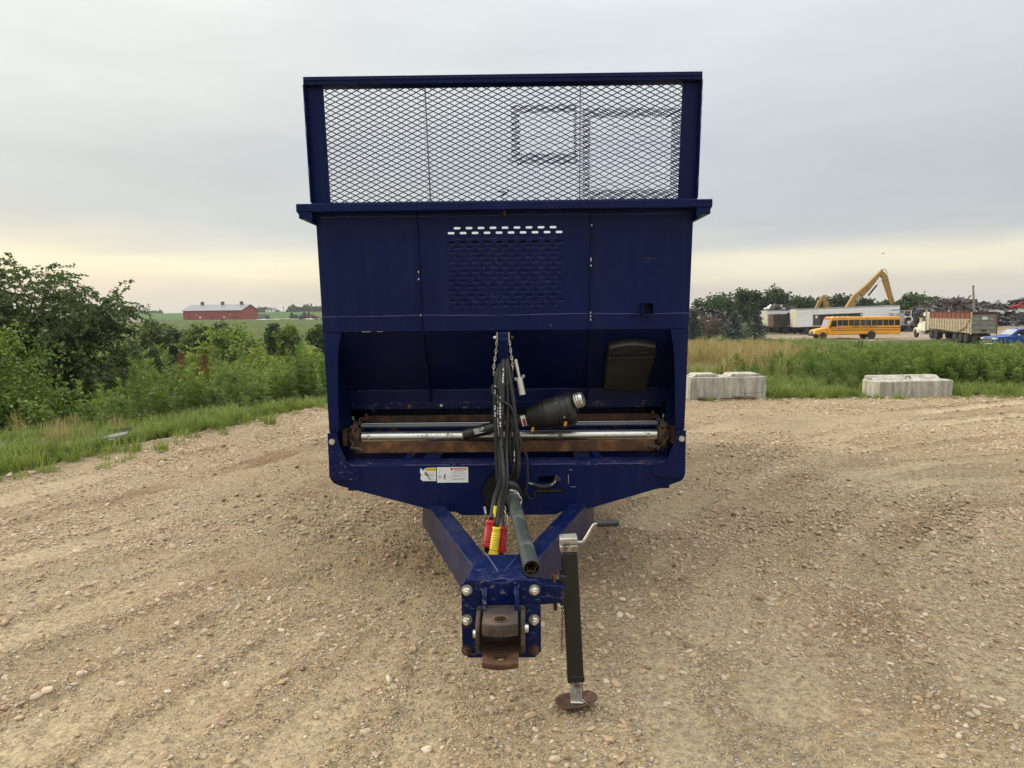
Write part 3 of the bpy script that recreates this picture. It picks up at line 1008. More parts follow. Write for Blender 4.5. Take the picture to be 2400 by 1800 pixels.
# seam strip (lap) below the seam
sp('lap_strip', MB().prism([(-hwz(1.555) + .001, 1.553), (hwz(1.555) - .001, 1.553), (hwz(1.64) - .001, 1.6405), (-hwz(1.64) + .001, 1.6405)], lambda u, v: (u, -.006, v), lambda u, v: (u, -.0002, v)), BLUE, bevel=.002)

# --- lower sheet, leaning back under the box
sp('sloping_sheet', MB().prism([(0.0, 1.553), (.405, 1.172), (.411, 1.178), (.006, 1.559)], lambda u, v: (-1.03, u, v), lambda u, v: (1.03, u, v)), BLUE)
sp('sheet_flange', MB().span((-1.02, .398, 1.095), (1.02, .405, 1.1735)), BLUE, bevel=.002)
pts = [(x, .394, 1.1735 + rnd.uniform(-.002, .002)) for x in np.linspace(-.95, .95, 50)]
sp('weld_seam', MB().tube(pts, .0025, 5), WELD, smooth=60)
ang = sp('angle_bar', MB().span((-.99, .405, 1.052), (.99, .412, 1.094)).span((-.99, .412, 1.052), (.99, .46, 1.058)), BLUEW, bevel=.002)
for x in (-.42, -.62, .60, .86):
    sp('bolt_head', MB().cyl((x, .405, 1.073), (x, .398, 1.073), .009, None, 8), ZINC if x in (-.42,) else RUSTL, ang)

# --- side walls, rear gate, floor
for s in (-1, 1):
    mb = MB()
    mb.prism([(0.01, 2.19), (5.6, 2.19), (5.6, .80), (.55, .80), (.01, 1.50)], lambda u, v: (s * hwz(v), u, v), lambda u, v: (s * (hwz(v) - .005), u, v))
    sp('side_wall', mb, BLUE)
    for y in (0.9, 1.8, 2.7, 3.6, 4.5, 5.4):
        mb = MB()
        mb.prism([(hwz(2.19) + .002, 2.19), (hwz(2.19) + .07, 2.19), (hwz(.8) + .07, .80), (hwz(.8) + .002, .80)], lambda u, v: (s * u, y, v), lambda u, v: (s * u, y + .06, v))
        sp('side_stake', mb, BLUE, bevel=.004)
    sp('side_rail', MB().span((s * 1.03, .012, 2.20), (s * 1.17, 5.6, 2.275)), BLUE, bevel=.004)
    sp('side_liner', MB().prism([(.55, .985), (.72, .985), (.72, .963), (.55, .963)], lambda u, v: (s * (hwz(v) - .012), u, v), lambda u, v: (s * (hwz(v) - .022), u, v)), POLY)
    sp('corner_filler', MB().span((s * .90, .56, .93), (s * 1.028, .575, 1.16)), MATS.get('dark_floor') or simple('dark_floor', (.003, .003, .0045), .98, spec=.0))  # corner sheet in the same near-black that stands in for shade
sp('rear_gate', MB().span((-1.05, 5.52, .95), (1.05, 5.58, 2.655)).span((-1.05, 5.44, 2.58), (1.05, 5.519, 2.655)), BLUEW, bevel=.004)
for s in (-1, 1):
    sp('gate_post', MB().span((s * 1.06, 5.46, .6), (s * 1.16, 5.62, 2.70)), BLUE, bevel=.004)
sp('floor_board', MB().span((-.99, .515, .90), (.99, 5.5, .944)), simple('dark_floor', (.003, .003, .0045), .98, spec=.0))  # floor coloured near-black in place of the shade inside the box
sp('floor_edge_strip', MB().span((-.955, .501, .9255), (.972, .514, .9465)), POLY)
sp('chassis_rail', MB().span((-.50, .05, .60), (-.40, 5.5, .80)), BLUE, bevel=.004)
sp('chassis_rail', MB().span((.40, .05, .60), (.50, 5.5, .80)), BLUE, bevel=.004)
sp('cross_member', MB().span((-1.0, .46, .815), (1.0, .50, .924)), BLUER)

# --- top rail with end gussets
rail = sp('top_rail', MB().span((-1.156, -.085, 2.2245), (1.156, .010, 2.2690)), BLUE, bevel=.004)
for s in (-1, 1):
    sp('end_gusset', MB().prism([(1.151, 2.2243), (1.151, 2.218), (hwz(2.16) + .001, 2.160), (hwz(2.16) + .001, 2.2243)], lambda u, v: (s * u, -.080, v), lambda u, v: (s * u, .008, v)), BLUE, rail, bevel=.002)
sp('marker_bolt', MB().cyl((.004, -.03, 2.2243), (.004, -.03, 2.203), .011, .009, 10).cyl((.004, -.03, 2.2029), (.004, -.03, 2.196), .006, .006, 8), RUSTL, rail, smooth=40)

# --- mesh guard standing on the rail
ext = MB()
lean = lambda z: -.006 - (z - 2.275) * 0.055
ext.prism([(lean(2.906) - .045, 2.906), (lean(2.951) - .045, 2.951), (lean(2.951) + .045, 2.951), (lean(2.906) + .045, 2.906)], lambda u, v: (-1.091, u, v), lambda u, v: (1.091, u, v))
ext = sp('guard_frame', ext, BLUE, bevel=.004)
sp('top_trim', MB().prism([(lean(2.935) - .051, 2.929), (lean(2.935) - .051, 2.937), (lean(2.935) - .0452, 2.937), (lean(2.935) - .0452, 2.929)], lambda u, v: (-1.085, u, v), lambda u, v: (1.085, u, v)), BLUE, ext, bevel=.0015)
sp('bottom_angle', MB().span((-1.078, -.055, 2.2693), (1.078, .045, 2.2785)), BLUE, ext, bevel=.002)
for s in (-1, 1):
    mb = MB()
    f = lambda z, x: (s * x, z)
    mb.prism([(1.080, 2.2787), (1.090, 2.9055), (.990, 2.9055), (.978, 2.2787)], lambda u, v: (s * u, lean(v) - .012, v), lambda u, v: (s * u, lean(v) - .004, v))
    mb.prism([(1.080, 2.2787), (1.090, 2.9055), (1.083, 2.9055), (1.073, 2.2787)], lambda u, v: (s * u, lean(v) - .060, v), lambda u, v: (s * u, lean(v) - .0121, v))
    p = sp('guard_post', mb, BLUE, ext, bevel=.0015)
    for k in range(4):
        z = rnd.uniform(2.33, 2.88)
        x = 1.0765 + (z - 2.2787) * .010 / .627
        sp('bare_scrape', MB().box((s * (x + .0003), lean(z) - .0605, z), (.006, .001, rnd.uniform(.03, .09))), simple('scraped_paint', (.075, .08, .14), .6), ext)
# expanded metal: interlocking zigzag strands
PX, PZ = 0.0602, 0.0290
def strands(x0, x1, z0, z1, y0, ox=0.0, oz=0.0, keepf=None, jit=0.0008, warp=0.0, seed=1, sw=.0052):
    mb = MB()
    rr = random.Random(seed)
    rows = int((z1 - z0) / (PZ / 2)) + 1
    nodes = {}
    cols = int((x1 - x0) / (PX / 2)) + 2
    def node(i, j):
        if (i, j) not in nodes:
            x = x0 + i * PX / 2 + ox + rr.gauss(0, jit)
            z = z0 + j * PZ / 2 + oz + rr.gauss(0, jit)
            y = y0 + lean(z) + (rr.uniform(-1, 1) * warp)
            nodes[(i, j)] = Vector((x, y, z))
        return nodes[(i, j)]
    for j in range(-1, rows + 1):
        for i in range(-1, cols + 1):
            if (i + j) % 2:
                continue
            for dj in (1, -1):
                a, b = node(i, j), node(i + 1, j + dj)
                mx_, mz_ = (a.x + b.x) / 2, (a.z + b.z) / 2
                if not (x0 <= mx_ <= x1 and z0 <= mz_ <= z1):
                    continue
                if keepf and not keepf(mx_, mz_):
                    continue
                mb.bar(a, b, sw, .003, (0, 1, 0.2))
    return mb
HOLES = [(.08, .39, 2.535, 2.76), (.475, .925, 2.335, 2.725)]
PATCH = [(.035, .42, 2.485, 2.795), (.432, .975, 2.285, 2.775)]
inh = lambda x, z, h: h[0] < x < h[1] and h[2] < z < h[3]
scr = sp('mesh_screen', strands(-.99, .99, 2.280, 2.905, .008, keepf=lambda x, z: not any(inh(x, z, h) for h in HOLES)), BLUE, ext)
tag(scr, 'diamond expanded-metal screen')
for k, q in enumerate(PATCH):
    pm = sp('mesh_patch', strands(q[0], q[1], q[2], q[3], -.001 - .004 * k, .012, .009, warp=.002, jit=.0018, seed=5 + k, sw=.0045), BLUE, ext)
    tag(pm, 'offset patch of expanded metal over a hole in the screen')
for x0, x1 in ((-.430, -.416), (.430, .428)):
    sp('guard_bar', MB().bar((x1, lean(2.279) + .0145, 2.279), (x0, lean(2.905) + .0145, 2.905), .022, .006, (1, 0, 0)), simple('grey_blue_bar', (.12, .12, .19), .45, 0, .4, 14), ext, bevel=.001)
sp('bent_wire', MB().tube(bez([(-.02, -.02, 2.30), (.005, -.03, 2.315), (.02, -.028, 2.325), (.03, -.03, 2.345)], 10), .003, 5).tube(bez([(-.03, -.02, 2.33), (.0, -.03, 2.33), (.015, -.028, 2.322)], 8), .003, 5), BLUE, ext, smooth=60)

# --- square receiver tube and the marks beside it
rt_ = plate('receiver_tube', BLUER, rrect(.7705, 1.632, .8395, 1.704, .010), [rrect(.7765, 1.638, .8335, 1.698, .006)], .075, frame((0, -.038, 0), (1, 0, 0), (0, 0, 1)), SP, .0015)
tag(rt_, 'short square tube stub with a rusty lower lip')
sp('tube_plug', MB().span((.776, .0, 1.637), (.834, .002, 1.699)), BLACKM, rt_)
sp('rust_streak', MB().box((.822, -.0006, 1.9535), (.075, .0012, .0035)).box((.812, -.0006, 1.936), (.04, .0012, .0025)).box((.845, -.0006, 1.9545), (.03, .0012, .0015)), RUSTL)
sp('rust_spot', MB().box((.262, -.0066, 1.580), (.008, .0012, .014), (0, .4, 0)), RUST)
sp('rust_spot', MB().box((.326, -.0066, 1.592), (.009, .0012, .012)), RUST)
sp('bare_edge', MB().box((-.80, -.0065, 1.5535), (.05, .001, .0022)), ZINC)
sp('bare_edge', MB().box((-.72, -.0065, 1.5535), (.035, .001, .002)), ZINC)

# --- manual case on the sloping sheet
nrm = Vector((0, -.685, -.728)).normalized() * -1
def onslope(x, z, off):
    y = (1.559 - z) * (.405 / .381)
    return Vector((x, y, z)) + Vector((0, -.68, -.73)) * off
slope_up = Vector((0, -.405, .381)).normalized()
mc = thing('x', 'x', 'x'); bpy.data.objects.remove(mc)
Ms = frame(onslope(.731, 1.35, .0), (1, 0, 0), slope_up)
outl = [(-.146, -.205), (-.13, -.215), (.13, -.215), (.15, -.205), (.158, .16), (.150, .185), (.075, .205), (-.01, .212), (-.08, .200), (-.136, .180), (-.144, .16)]
outl = [(u * .93, v + .012) for u, v in outl]
case = plate('manual_case', BLACKP, outl, [], .055, Ms @ Matrix.Translation((0, 0, -.028)) if False else Ms @ Matrix.Translation((0, 0, .030)), SP, .006)
tag(case, 'black plastic manual case fixed under the box')
lid = plate('lid', BLACKP, [(u * .93, v * .93 - .008) for u, v in outl[:5]] + [(.142, .125), (-.132, .125)], [], .012, Ms @ Matrix.Translation((0, 0, .0625)), case, .004)
for u in (-.075, .075):
    sp('latch', MB().box(Ms @ Vector((u, .155, .061)), (.045, .02, .012), Ms.to_3x3()), BLACKM, case, bevel=.002)
sp('latch', MB().box(Ms @ Vector((0, .175, .061)), (.018, .03, .014), Ms.to_3x3()), BLACKM, case, bevel=.002)

# --- side posts, gussets, pivot bolts
for s in (-1, 1):
    mb = MB()
    ins = [(.945, 1.550), (.963, 1.45), (.972, 1.30), (.978, .972)]
    out = [(hwz(.972) - .002, .972), (hwz(1.55) - .002, 1.550)]
    mb.prism(ins + out, lambda u, v: (s * u, -.009, v), lambda u, v: (s * u, -.001, v))
    sp('side_post', mb, BLUE, bevel=.0015)
    sp('post_web', MB().prism([(-.0008, 1.553), (.39, 1.19), (.42, 1.10), (.42, .72), (-.0008, .72)], lambda u, v: (s * 1.028, u, v), lambda u, v: (s * 1.020, u, v)), BLUE)
    g = [(-1.031, .972), (-.977, .972), (-.966, .905), (-.924, .800), (-.903, .783), (-.852, .760), (-.842, .742), (-.842, .715), (-.870, .698), (-1.008, .694), (-1.029, .715)]
    gp = plate('corner_gusset', BLUEW if s > 0 else BLUE, [(s * u, v) for u, v in (g if s < 0 else g[::-1])], [], .012, frame((0, -.048, 0), (1, 0, 0), (0, 0, 1)), SP, .002)
    sp('pivot_bolt', MB().cyl((s * 1.006, -.0545, .924), (s * 1.006, -.061, .924), .0175, .0165, 20).cyl((s * 1.006, -.0611, .924), (s * 1.006, -.067, .924), .0125, .0115, 6), ZINC, gp, smooth=30)
    sp('spacer', MB().span((s * .99, -.0415, .72), (s * 1.026, -.0095, .965)), BLUE, gp)

# --- front beam: pierced face and folded lip
face = [(-1.02, .772), (-1.026, .70), (-1.008, .678), (-.97, .660), (-.47, .522), (-.30, .500), (-.26, .481), (.28, .481), (.32, .500), (.50, .522), (.935, .648), (1.012, .676), (1.028, .70), (1.02, .772)]
hole = [(-.024 + .126 * math.cos(R(a)), .612 + .128 * math.sin(R(a))) for a in range(0, 360, 12)]
s1 = rrect(.18, .668, .303, .709, .006)
s2 = rrect(.172, .607, .338, .633, .010)
beam = plate('front_beam', BLUE, face, [hole, s1, s2], .010, frame((0, -.035, 0), (1, 0, 0), (0, 0, 1)), SP, .0015)
tag(beam, 'blue front cross beam with a round driveline opening')
sp('beam_lip', MB().prism([(-.040, .771), (-.034, .796), (.06, .800), (.06, .793), (-.029, .790), (-.033, .771)], lambda u, v: (-.93, u, v), lambda u, v: (.93, u, v)), BLUEW, beam, bevel=.002)
for x0, x1 in ((-.90, -.80), (-.60, -.33), (-.27, -.10), (.14, .40), (.52, .80)):
    sp('lip_stitch', MB().box(((x0 + x1) / 2, -.0445, .7815), (x1 - x0, .004, .006)), WELD, beam)
sp('beam_floor', MB().span((-.99, -.028, .485), (.99, .04, .493)) if False else MB().prism([(-.029, .500), (.42, .500), (.42, .506), (-.029, .506)], lambda u, v: (-.38, u, v), lambda u, v: (.40, u, v)), BLUE, beam)
sp('beam_back', MB().span((-1.035, .43, .52), (1.035, .44, .905)), BLUE, beam)
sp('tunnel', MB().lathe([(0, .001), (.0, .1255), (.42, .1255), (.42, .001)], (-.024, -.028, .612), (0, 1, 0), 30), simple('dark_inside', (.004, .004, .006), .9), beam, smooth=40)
sp('paint_nick', MB().box((.357, -.0405, .69), (.0025, .0012, .055)).box((.385, -.0405, .645), (.03, .0012, .0018)).box((.37, -.0405, .745), (.018, .0012, .002)), ZINC, beam)
# roller chain and hose visible in the two slots
mb = MB()
for k in range(6):
    mb.cyl((.188 + k * .027, -.012, .620), (.188 + k * .027, -.020, .620), .0085, None, 8)
    mb.box((.2015 + k * .027, -.009, .620), (.022, .003, .016))
sp('drive_chain', mb, CHAINM, beam)
sp('idler_bolt', MB().cyl((.300, -.041, .690), (.300, -.050, .690), .013, .010, 10), RUSTL, beam)

# --- decals
def decal(u0, v0, u1, v1, name, mat, label):
    o = plate(name, mat, [(u0, v0), (u1, v0), (u1, v1), (u0, v1)], [], .0008, frame((0, -.0407, 0), (1, 0, 0), (0, 0, 1)), SP)
    return tag(o, label)
FRONT = lambda x, z, y=-.0413: frame((x, y, z), (1, 0, 0), (0, 0, 1))
o = plate('caution_decal', DECALW, [(-.5, .765), (-.486, .748), (-.478, .758), (-.462, .764), (-.411, .765), (-.411, .686), (-.49, .6865), (-.503, .70), (-.497, .725), (-.504, .74)], [[(-.478, .735), (-.470, .742), (-.452, .712), (-.440, .690), (-.446, .690), (-.460, .712)]], .0008, frame((0, -.0407, 0), (1, 0, 0), (0, 0, 1)), SP)
tag(o, 'torn white and yellow caution decal')
plate('yellow_band', DECALY, [(-.468, .744), (-.413, .744), (-.413, .7635), (-.461, .7635)], [], .0004, FRONT(0, 0, -.0412), o)
lettering('caution_lettering', 'CAUTION', INK, .0175, FRONT(-.4465, .7535, -.0416), o, .0002)
lettering('caution_lettering', '1000 RPM ONLY', INK, .0086, FRONT(-.450, .7225, -.0416), o, .0002, bold=.0002)
mb = MB()
for k, z in enumerate((.735, .7125, .7045, .6965)):
    mb.box((-.445 + .004 * (k % 2), -.0413, z), (.055 - .008 * (k % 3), .0002, .0022))
sp('small_print', mb, INKG, o)
o = decal(-.405, .676, -.2245, .767, 'danger_decal', DECALW, 'white danger decal with a red band')
plate('red_band', DECALR, [(-.3245, .7475), (-.2335, .7475), (-.2335, .7625), (-.3245, .7625)], [], .0004, FRONT(0, 0, -.0412), o)
lettering('danger_lettering', 'DANGER', DECALW, .0150, FRONT(-.268, .7548, -.0416), o, .0002, bold=.0003)
plate('warning_triangle', DECALW, [(-.3165, .7495), (-.3005, .7495), (-.3085, .7615)], [], .0003, FRONT(0, 0, -.0415), o)
mb = MB()
mb.box((-.3252, -.0412, .7215), (.0008, .0003, .083))
for x0, x1, z in ((-.31, -.25, .7395), (-.32, -.236, .731), (-.32, -.236, .719), (-.317, -.27, .713), (-.32, -.238, .7005), (-.317, -.246, .694)):
    mb.box(((x0 + x1) / 2, -.0413, z), (x1 - x0, .0002, .0028))
mb.box((-.385, -.0413, .752), (.016, .0002, .003)).box((-.372, -.0413, .745), (.010, .0002, .002)).box((-.389, -.0413, .728), (.016, .0002, .0015)).box((-.340, -.0413, .7095), (.02, .0002, .003))
sp('small_print', mb, INKG, o)
mb = MB()
mb.ring((-.388, -.0413, .709), .0095, .0008, (0, 1, 0), 18, 4).ring((-.388, -.0413, .709), .0045, .0007, (0, 1, 0), 14, 4)
mb.box((-.390, -.0413, .739), (.003, .0003, .009), (0, .5, 0)).box((-.360, -.0413, .713), (.006, .0003, .022), (0, .25, 0)).box((-.366, -.0413, .715), (.012, .0003, .003), (0, -.6, 0)).box((-.357, -.0413, .726), (.006, .0003, .006)).box((-.364, -.0413, .700), (.003, .0003, .014), (0, .5, 0)).box((-.356, -.0413, .699), (.003, .0003, .014), (0, -.2, 0))
sp('pictogram', mb, INK, o)

# --- apron shaft, sprockets, chains and slats in the mouth of the box
sh = sp('apron_shaft', MB().cyl((-.885, .20, .909), (.908, .20, .909), .030, None, 24), STEEL, smooth=50)
for x in (-.84, .855):
    sp('shaft_collar_bolt', MB().lathe([(0, .0115), (.004, .0115), (.004, .006), (.001, .005)], (x, .1705, .913), (0, -1, 0), 14), ZINC, sh, smooth=30)
for s, x in ((-1, -.925), (1, .945)):
    mb = MB()
    mb.cyl((x - .03, .20, .909), (x + .03, .20, .909), .055, None, 18)
    for k in range(7):
        a = 2 * math.pi * k / 7 + .3
        mb.box((x, .20 + .062 * math.cos(a), .909 + .062 * math.sin(a)), (.022, .03, .03), (a, 0, 0))
    sp('sprocket', mb, RUSTL, bevel=.003)
    # apron chain wrapped over the sprocket
    mb = MB()
    path = [(x, .62, .985), (x, .50, .985), (x, .40, .985), (x, .30, .982)] + [(x, .20 + .078 * math.cos(R(a)), .909 + .078 * math.sin(R(a))) for a in range(75, 290, 30)] + [(x, .24, .832), (x, .34, .828), (x, .5, .826)]
    path = bez(path, 40)
    for k in range(0, len(path) - 2, 2):
        a, b_ = path[k], path[k + 2]
        d = (b_ - a)
        c = (a + b_) / 2
        flat = (k // 2) % 2
        side = Vector((1, 0, 0)) if flat else Vector((1, 0, 0)).cross(d).normalized()
        dn = d.normalized()
        L_, W_ = d.length * .78, .017
        loop = []
        for q in range(12):
            an = 2 * math.pi * q / 12
            loop.append(c + dn * (L_ * .5 * max(-1, min(1, 1.35 * math.cos(an)))) * 1.05 + side * W_ * max(-1, min(1, 1.25 * math.sin(an))))
        mb.tube(loop, .0068, 6, closed=True)
    mb2 = sp('apron_chain', mb, CHAINM, smooth=60)
    mb2['kind'] = 'stuff'
    sp('bearing_block', MB().box((x + s * .055, .20, .909), (.03, .10, .10)).cyl((x + s * .03, .20, .909), (x + s * .045, .20, .909), .032, None, 12), RUST, bevel=.004)
sl = sp('apron_slat', MB().span((-.915, .445, .963), (.94, .455, 1.003)).span((-.915, .455, .963), (.94, .50, .972)), RUST, bevel=.002)
sp('apron_slat', MB().span((-.915, .118, .822), (.885, .150, .8885)), RUSTL, bevel=.004)
for x in (-.905, .872):
    sp('slat_clevis', MB().tube([(x - .03, .105, .86), (x + .02, .10, .85), (x + .035, .10, .84)], .011, 7), CHAINM, smooth=50)
for x0 in (-.60, .545):
    sp('brace_strap', MB().bar((x0, .0, .792), (x0 + (.04 if x0 < 0 else -.03), .14, .83), .042, .006, (0, -.3, 1)), BLUER, bevel=.002)

# --- hose post with two hanging chains
hp = sp('hose_post', MB().bar((-.012, .012, 1.20), (-.012, -.10, 1.513), .056, .040, (0, 1, .4)).span((-.042, -.10, 1.482), (.018, .02, 1.546)), BLUE, bevel=.007, bseg=3)
tag(hp, 'square blue hose post')
def chain(pts, link_len=.020, r=.0020, w=.0055, seed=0):
    P = bez(pts, 60)
    L = [0]
    for a, b_ in zip(P[:-1], P[1:]):
        L.append(L[-1] + (b_ - a).length)
    n = max(2, int(L[-1] / link_len))
    mb = MB()
    def pos(s):
        for i in range(len(L) - 1):
            if L[i + 1] >= s:
                t = (s - L[i]) / max(1e-9, L[i + 1] - L[i])
                return P[i].lerp(P[i + 1], t)
        return P[-1]
    for k in range(n):
        a, b_ = pos(k * L[-1] / n), pos((k + 1) * L[-1] / n)
        d = (b_ - a).normalized()
        s1 = d.cross(Vector((0, 1, .3))).normalized()
        s2 = d.cross(s1)
        side = s1 if k % 2 else s2
        c = (a + b_) / 2
        h = (b_ - a).length * .62
        loop = [c + d * h * math.cos(2 * math.pi * q / 10) + side * w * math.sin(2 * math.pi * q / 10) for q in range(10)]
        mb.tube(loop, r, 5, closed=True)
    return mb
for s, pts in ((-1, [(-.046, -.085, 1.515), (-.052, -.09, 1.44), (-.064, -.10, 1.36), (-.067, -.10, 1.325), (-.060, -.10, 1.30)]), (1, [(.022, -.085, 1.515), (.030, -.09, 1.44), (.040, -.10, 1.37), (.042, -.10, 1.33)])):
    sp('hanger_chain', chain(pts), ZINC, hp, smooth=60)
    x = -.052 if s < 0 else .032
    sp('hanger_bolt', MB().cyl((x, -.07, 1.515), (x + s * .004, -.07, 1.515), .012, None, 6).cyl((x + s * .0041, -.07, 1.515), (x + s * .016, -.07, 1.515), .009, .006, 8), RUSTL if s > 0 else ZINC, hp, smooth=30)
    sp('hanger_tab', MB().span((-.048 if s < 0 else .0185, -.095, 1.48), (-.0425 if s < 0 else .024, -.06, 1.545)), ZINC, hp, bevel=.001)

# --- hydraulic hoses looped over the hanger
def hose(pts, r=.0105, name='hydraulic_hose', mat=None, print_at=None, seg=10):
    P = bez(pts, 12 * len(pts))
    o = sp(name, MB().tube(P, r, seg), mat or RUBBER, smooth=70)
    if print_at:
        mb = MB()
        rr = random.Random(int(1000 * pts[0][0]) + len(pts))
        s = 0
        for a, b_ in zip(P[:-1], P[1:]):
            s += (b_ - a).length
            for lo, hi in print_at:
                if lo < s < hi and rr.random() < .75:
                    d = (b_ - a)
                    f = Vector((rr.uniform(-.1, .1), -1, 0)).normalized()
                    c = (a + b_) / 2 + f * r * .99
                    mb.bar(c - d * .35, c + d * .35, .0065, .0014, f)
        if mb.v:
            sp('printed_text', mb, PRINT, o)['kind'] = 'stuff'
    return o
hose([(-.03, -.06, 1.36), (-.052, -.10, 1.30), (-.061, -.13, 1.15), (-.056, -.15, .98), (-.052, -.16, .80), (-.045, -.16, .70), (-.02, -.14, .64), (.01, -.06, .62)], .0125, print_at=[(.12, .20), (.25, .33)])
hose([(-.015, -.05, 1.38), (-.036, -.10, 1.31), (-.044, -.135, 1.1), (-.040, -.16, .9), (-.030, -.28, .77), (-.052, -.56, .715), (-.066, -.745, .655)], .0115, print_at=[(.22, .45), (.62, .9)])
hose([(-.012, -.06, 1.40), (-.012, -.11, 1.33), (-.018, -.15, 1.15), (-.028, -.17, .95), (-.012, -.33, .76), (-.028, -.60, .70), (-.038, -.765, .628)], .0125, print_at=[(.05, .20), (.5, .62)])
hose([(.0, -.05, 1.41), (.006, -.10, 1.33), (.012, -.14, 1.1), (.002, -.17, .9), (.006, -.34, .74), (-.018, -.62, .67), (-.010, -.74, .605)], .0105, print_at=[(.55, .62)])
hose([(-.02, -.05, 1.37), (-.028, -.12, 1.28), (-.030, -.16, 1.05), (-.018, -.18, .85), (.0, -.17, .76), (.03, -.12, .70), (.055, -.03, .66)], .013, print_at=[(.22, .40)])
hose([(.004, -.05, 1.42), (.020, -.10, 1.33), (.045, -.14, 1.15), (.060, -.16, .98), (.070, -.17, .85), (.064, -.16, .74), (.035, -.11, .68), (.02, -.03, .66)], .0125)
hose([(.01, -.05, 1.41), (.028, -.09, 1.30), (.047, -.11, 1.12), (.048, -.14, .95), (.042, -.15, .80), (.02, -.12, .70), (.0, -.03, .655)], .0105, print_at=[(.3, .36), (.55, .62)])
hose([(.0, -.04, 1.39), (.002, -.09, 1.25), (.008, -.115, 1.05), (.028, -.13, .86), (.048, -.12, .74), (.03, -.05, .66)], .012)
hose([(-.022, -.05, 1.35), (-.005, -.10, 1.2), (.018, -.12, 1.0), (.036, -.125, .82), (.05, -.09, .72), (.045, -.02, .67)], .0115)
hose([(-.045, -.05, 1.30), (-.048, -.09, 1.15), (-.034, -.11, .95), (-.036, -.12, .78), (-.012, -.08, .68), (.0, -.02, .66)], .0115, print_at=[(.2, .34)])
# thin electrical cables
cab = 'light_cable'
hose([(.040, -.07, 1.36), (.028, -.115, 1.27), (-.055, -.13, 1.235), (-.072, -.145, 1.245), (-.070, -.15, 1.205), (-.02, -.165, 1.165), (.035, -.16, 1.12), (.060, -.17, 1.02), (.085, -.18, .93), (.115, -.17, .84), (.118, -.15, .70), (.10, -.13, .63), (.075, -.12, .635), (.045, -.13, .70), (.03, -.14, .82)], .0078, cab)
hose([(.058, -.06, 1.395), (.030, -.08, 1.30), (.045, -.12, 1.10), (.075, -.15, .95), (.055, -.15, .82), (.045, -.13, .72), (.03, -.06, .66)], .0055, cab)
hose([(.03, -.09, 1.25), (.05, -.12, 1.18), (.042, -.15, 1.05), (.02, -.16, .92), (.03, -.15, .80), (.05, -.13, .70)], .005, cab)
hose([(.10, -.06, .64), (.13, -.06, .585), (.155, -.06, .59), (.162, -.055, .625)], .0038, cab)
hose([(.06, -.02, .70), (.13, -.03, .67), (.19, -.045, .65), (.235, -.05, .652), (.272, -.05, .672), (.287, -.045, .70), (.29, -.02, .712)], .0115, print_at=[(.05, .10), (.21, .25)])
for z, x0, x1 in ((.905, -.055, .075), (.745, -.04, -.005)):
    mb = MB()
    mb.ring(((x0 + x1) / 2, -.15, z), (x1 - x0) / 2, .0025, (0, .15, 1), 18, 5)
    sp('cable_tie', mb, BLACKM, smooth=60)
# grips on the hose ends
def grip(c0, c1, mat, name='hose_grip'):
    c0, c1 = Vector(c0), Vector(c1)
    L = (c1 - c0).length
    prof = [(0, .0165), (.006, .0185), (.012, .0165)]
    gk = 1.2
    for k in range(7):
        u = .03 + (L - .055) * k / 7
        prof += [(u, .0175), (u + .006, .0188), (u + .0085, .0165)]
    prof += [(L - .022, .017), (L - .012, .021), (L - .003, .021), (L, .017)]
    o = sp(name, MB().lathe([(d_, r_ * gk) for d_, r_ in prof], c0, c1 - c0, 18), mat, smooth=35)
    d = (c1 - c0).normalized()
    sp('coupler', MB().lathe([(0, .013), (.018, .013), (.018, .010), (.032, .010), (.032, .006), (.034, .006)], c1, d, 14), BLACKM, o, smooth=40)
    return o
tag(grip((-.068, -.75, .650), (-.086, -.755, .522), REDG), 'red ribbed hose grip, leftmost')
tag(grip((-.038, -.77, .622), (-.057, -.79, .487), YELG), 'yellow ribbed hose grip')
tag(grip((-.008, -.73, .613), (-.018, -.735, .487), REDG), 'red ribbed hose grip behind the yellow one')
sp('yellow_sleeve', MB().cyl((-.046, -.70, .708), (-.052, -.715, .655), .008, None, 10), YELG, smooth=50)
# seven-pin plug
pl = MB().cyl((.058, -.10, 1.392), (.078, -.115, 1.290), .0085, .0085, 12)
pl = sp('cable_plug', pl.lathe([(0, .009), (.004, .017), (.10, .0185), (.102, .015)], (.077, -.115, 1.292), Vector((.020, -.012, -.108)), 18), simple('cast_alloy', (.55, .53, .47), .42, .6, .15, 30), smooth=40)
tag(pl, 'grey metal light plug hanging beside the hoses')
mb = MB()
for dx, dz in ((-.021, -.004), (.022, .012)):
    mb.ring((.079 + dx, -.118, 1.286 + dz), .0065, .0028, (0, 1, 0), 12, 6)
    mb.box((.079 + dx * .55, -.116, 1.282 + dz * .5), (.012, .006, .012))
sp('plug_ear', mb, MATS['cast_alloy'], pl, smooth=60)

# --- lower driveline half in its sleeve, running forward over the drawbar
a0, a1 = Vector((.034, -.36, .668)), Vector((.1195, -1.495, .668))
ax = (a1 - a0).normalized()
dl = sp('driveline_sleeve', MB().lathe([(0, .028), (0, .034), ((a1 - a0).length, .0325), ((a1 - a0).length, .0298), ((a1 - a0).length - .12, .0298), ((a1 - a0).length - .12, .001)], a0, ax, 28), GREENT, smooth=35)
tag(dl, 'grey-green driveline sleeve with an open star-shaped tube end')
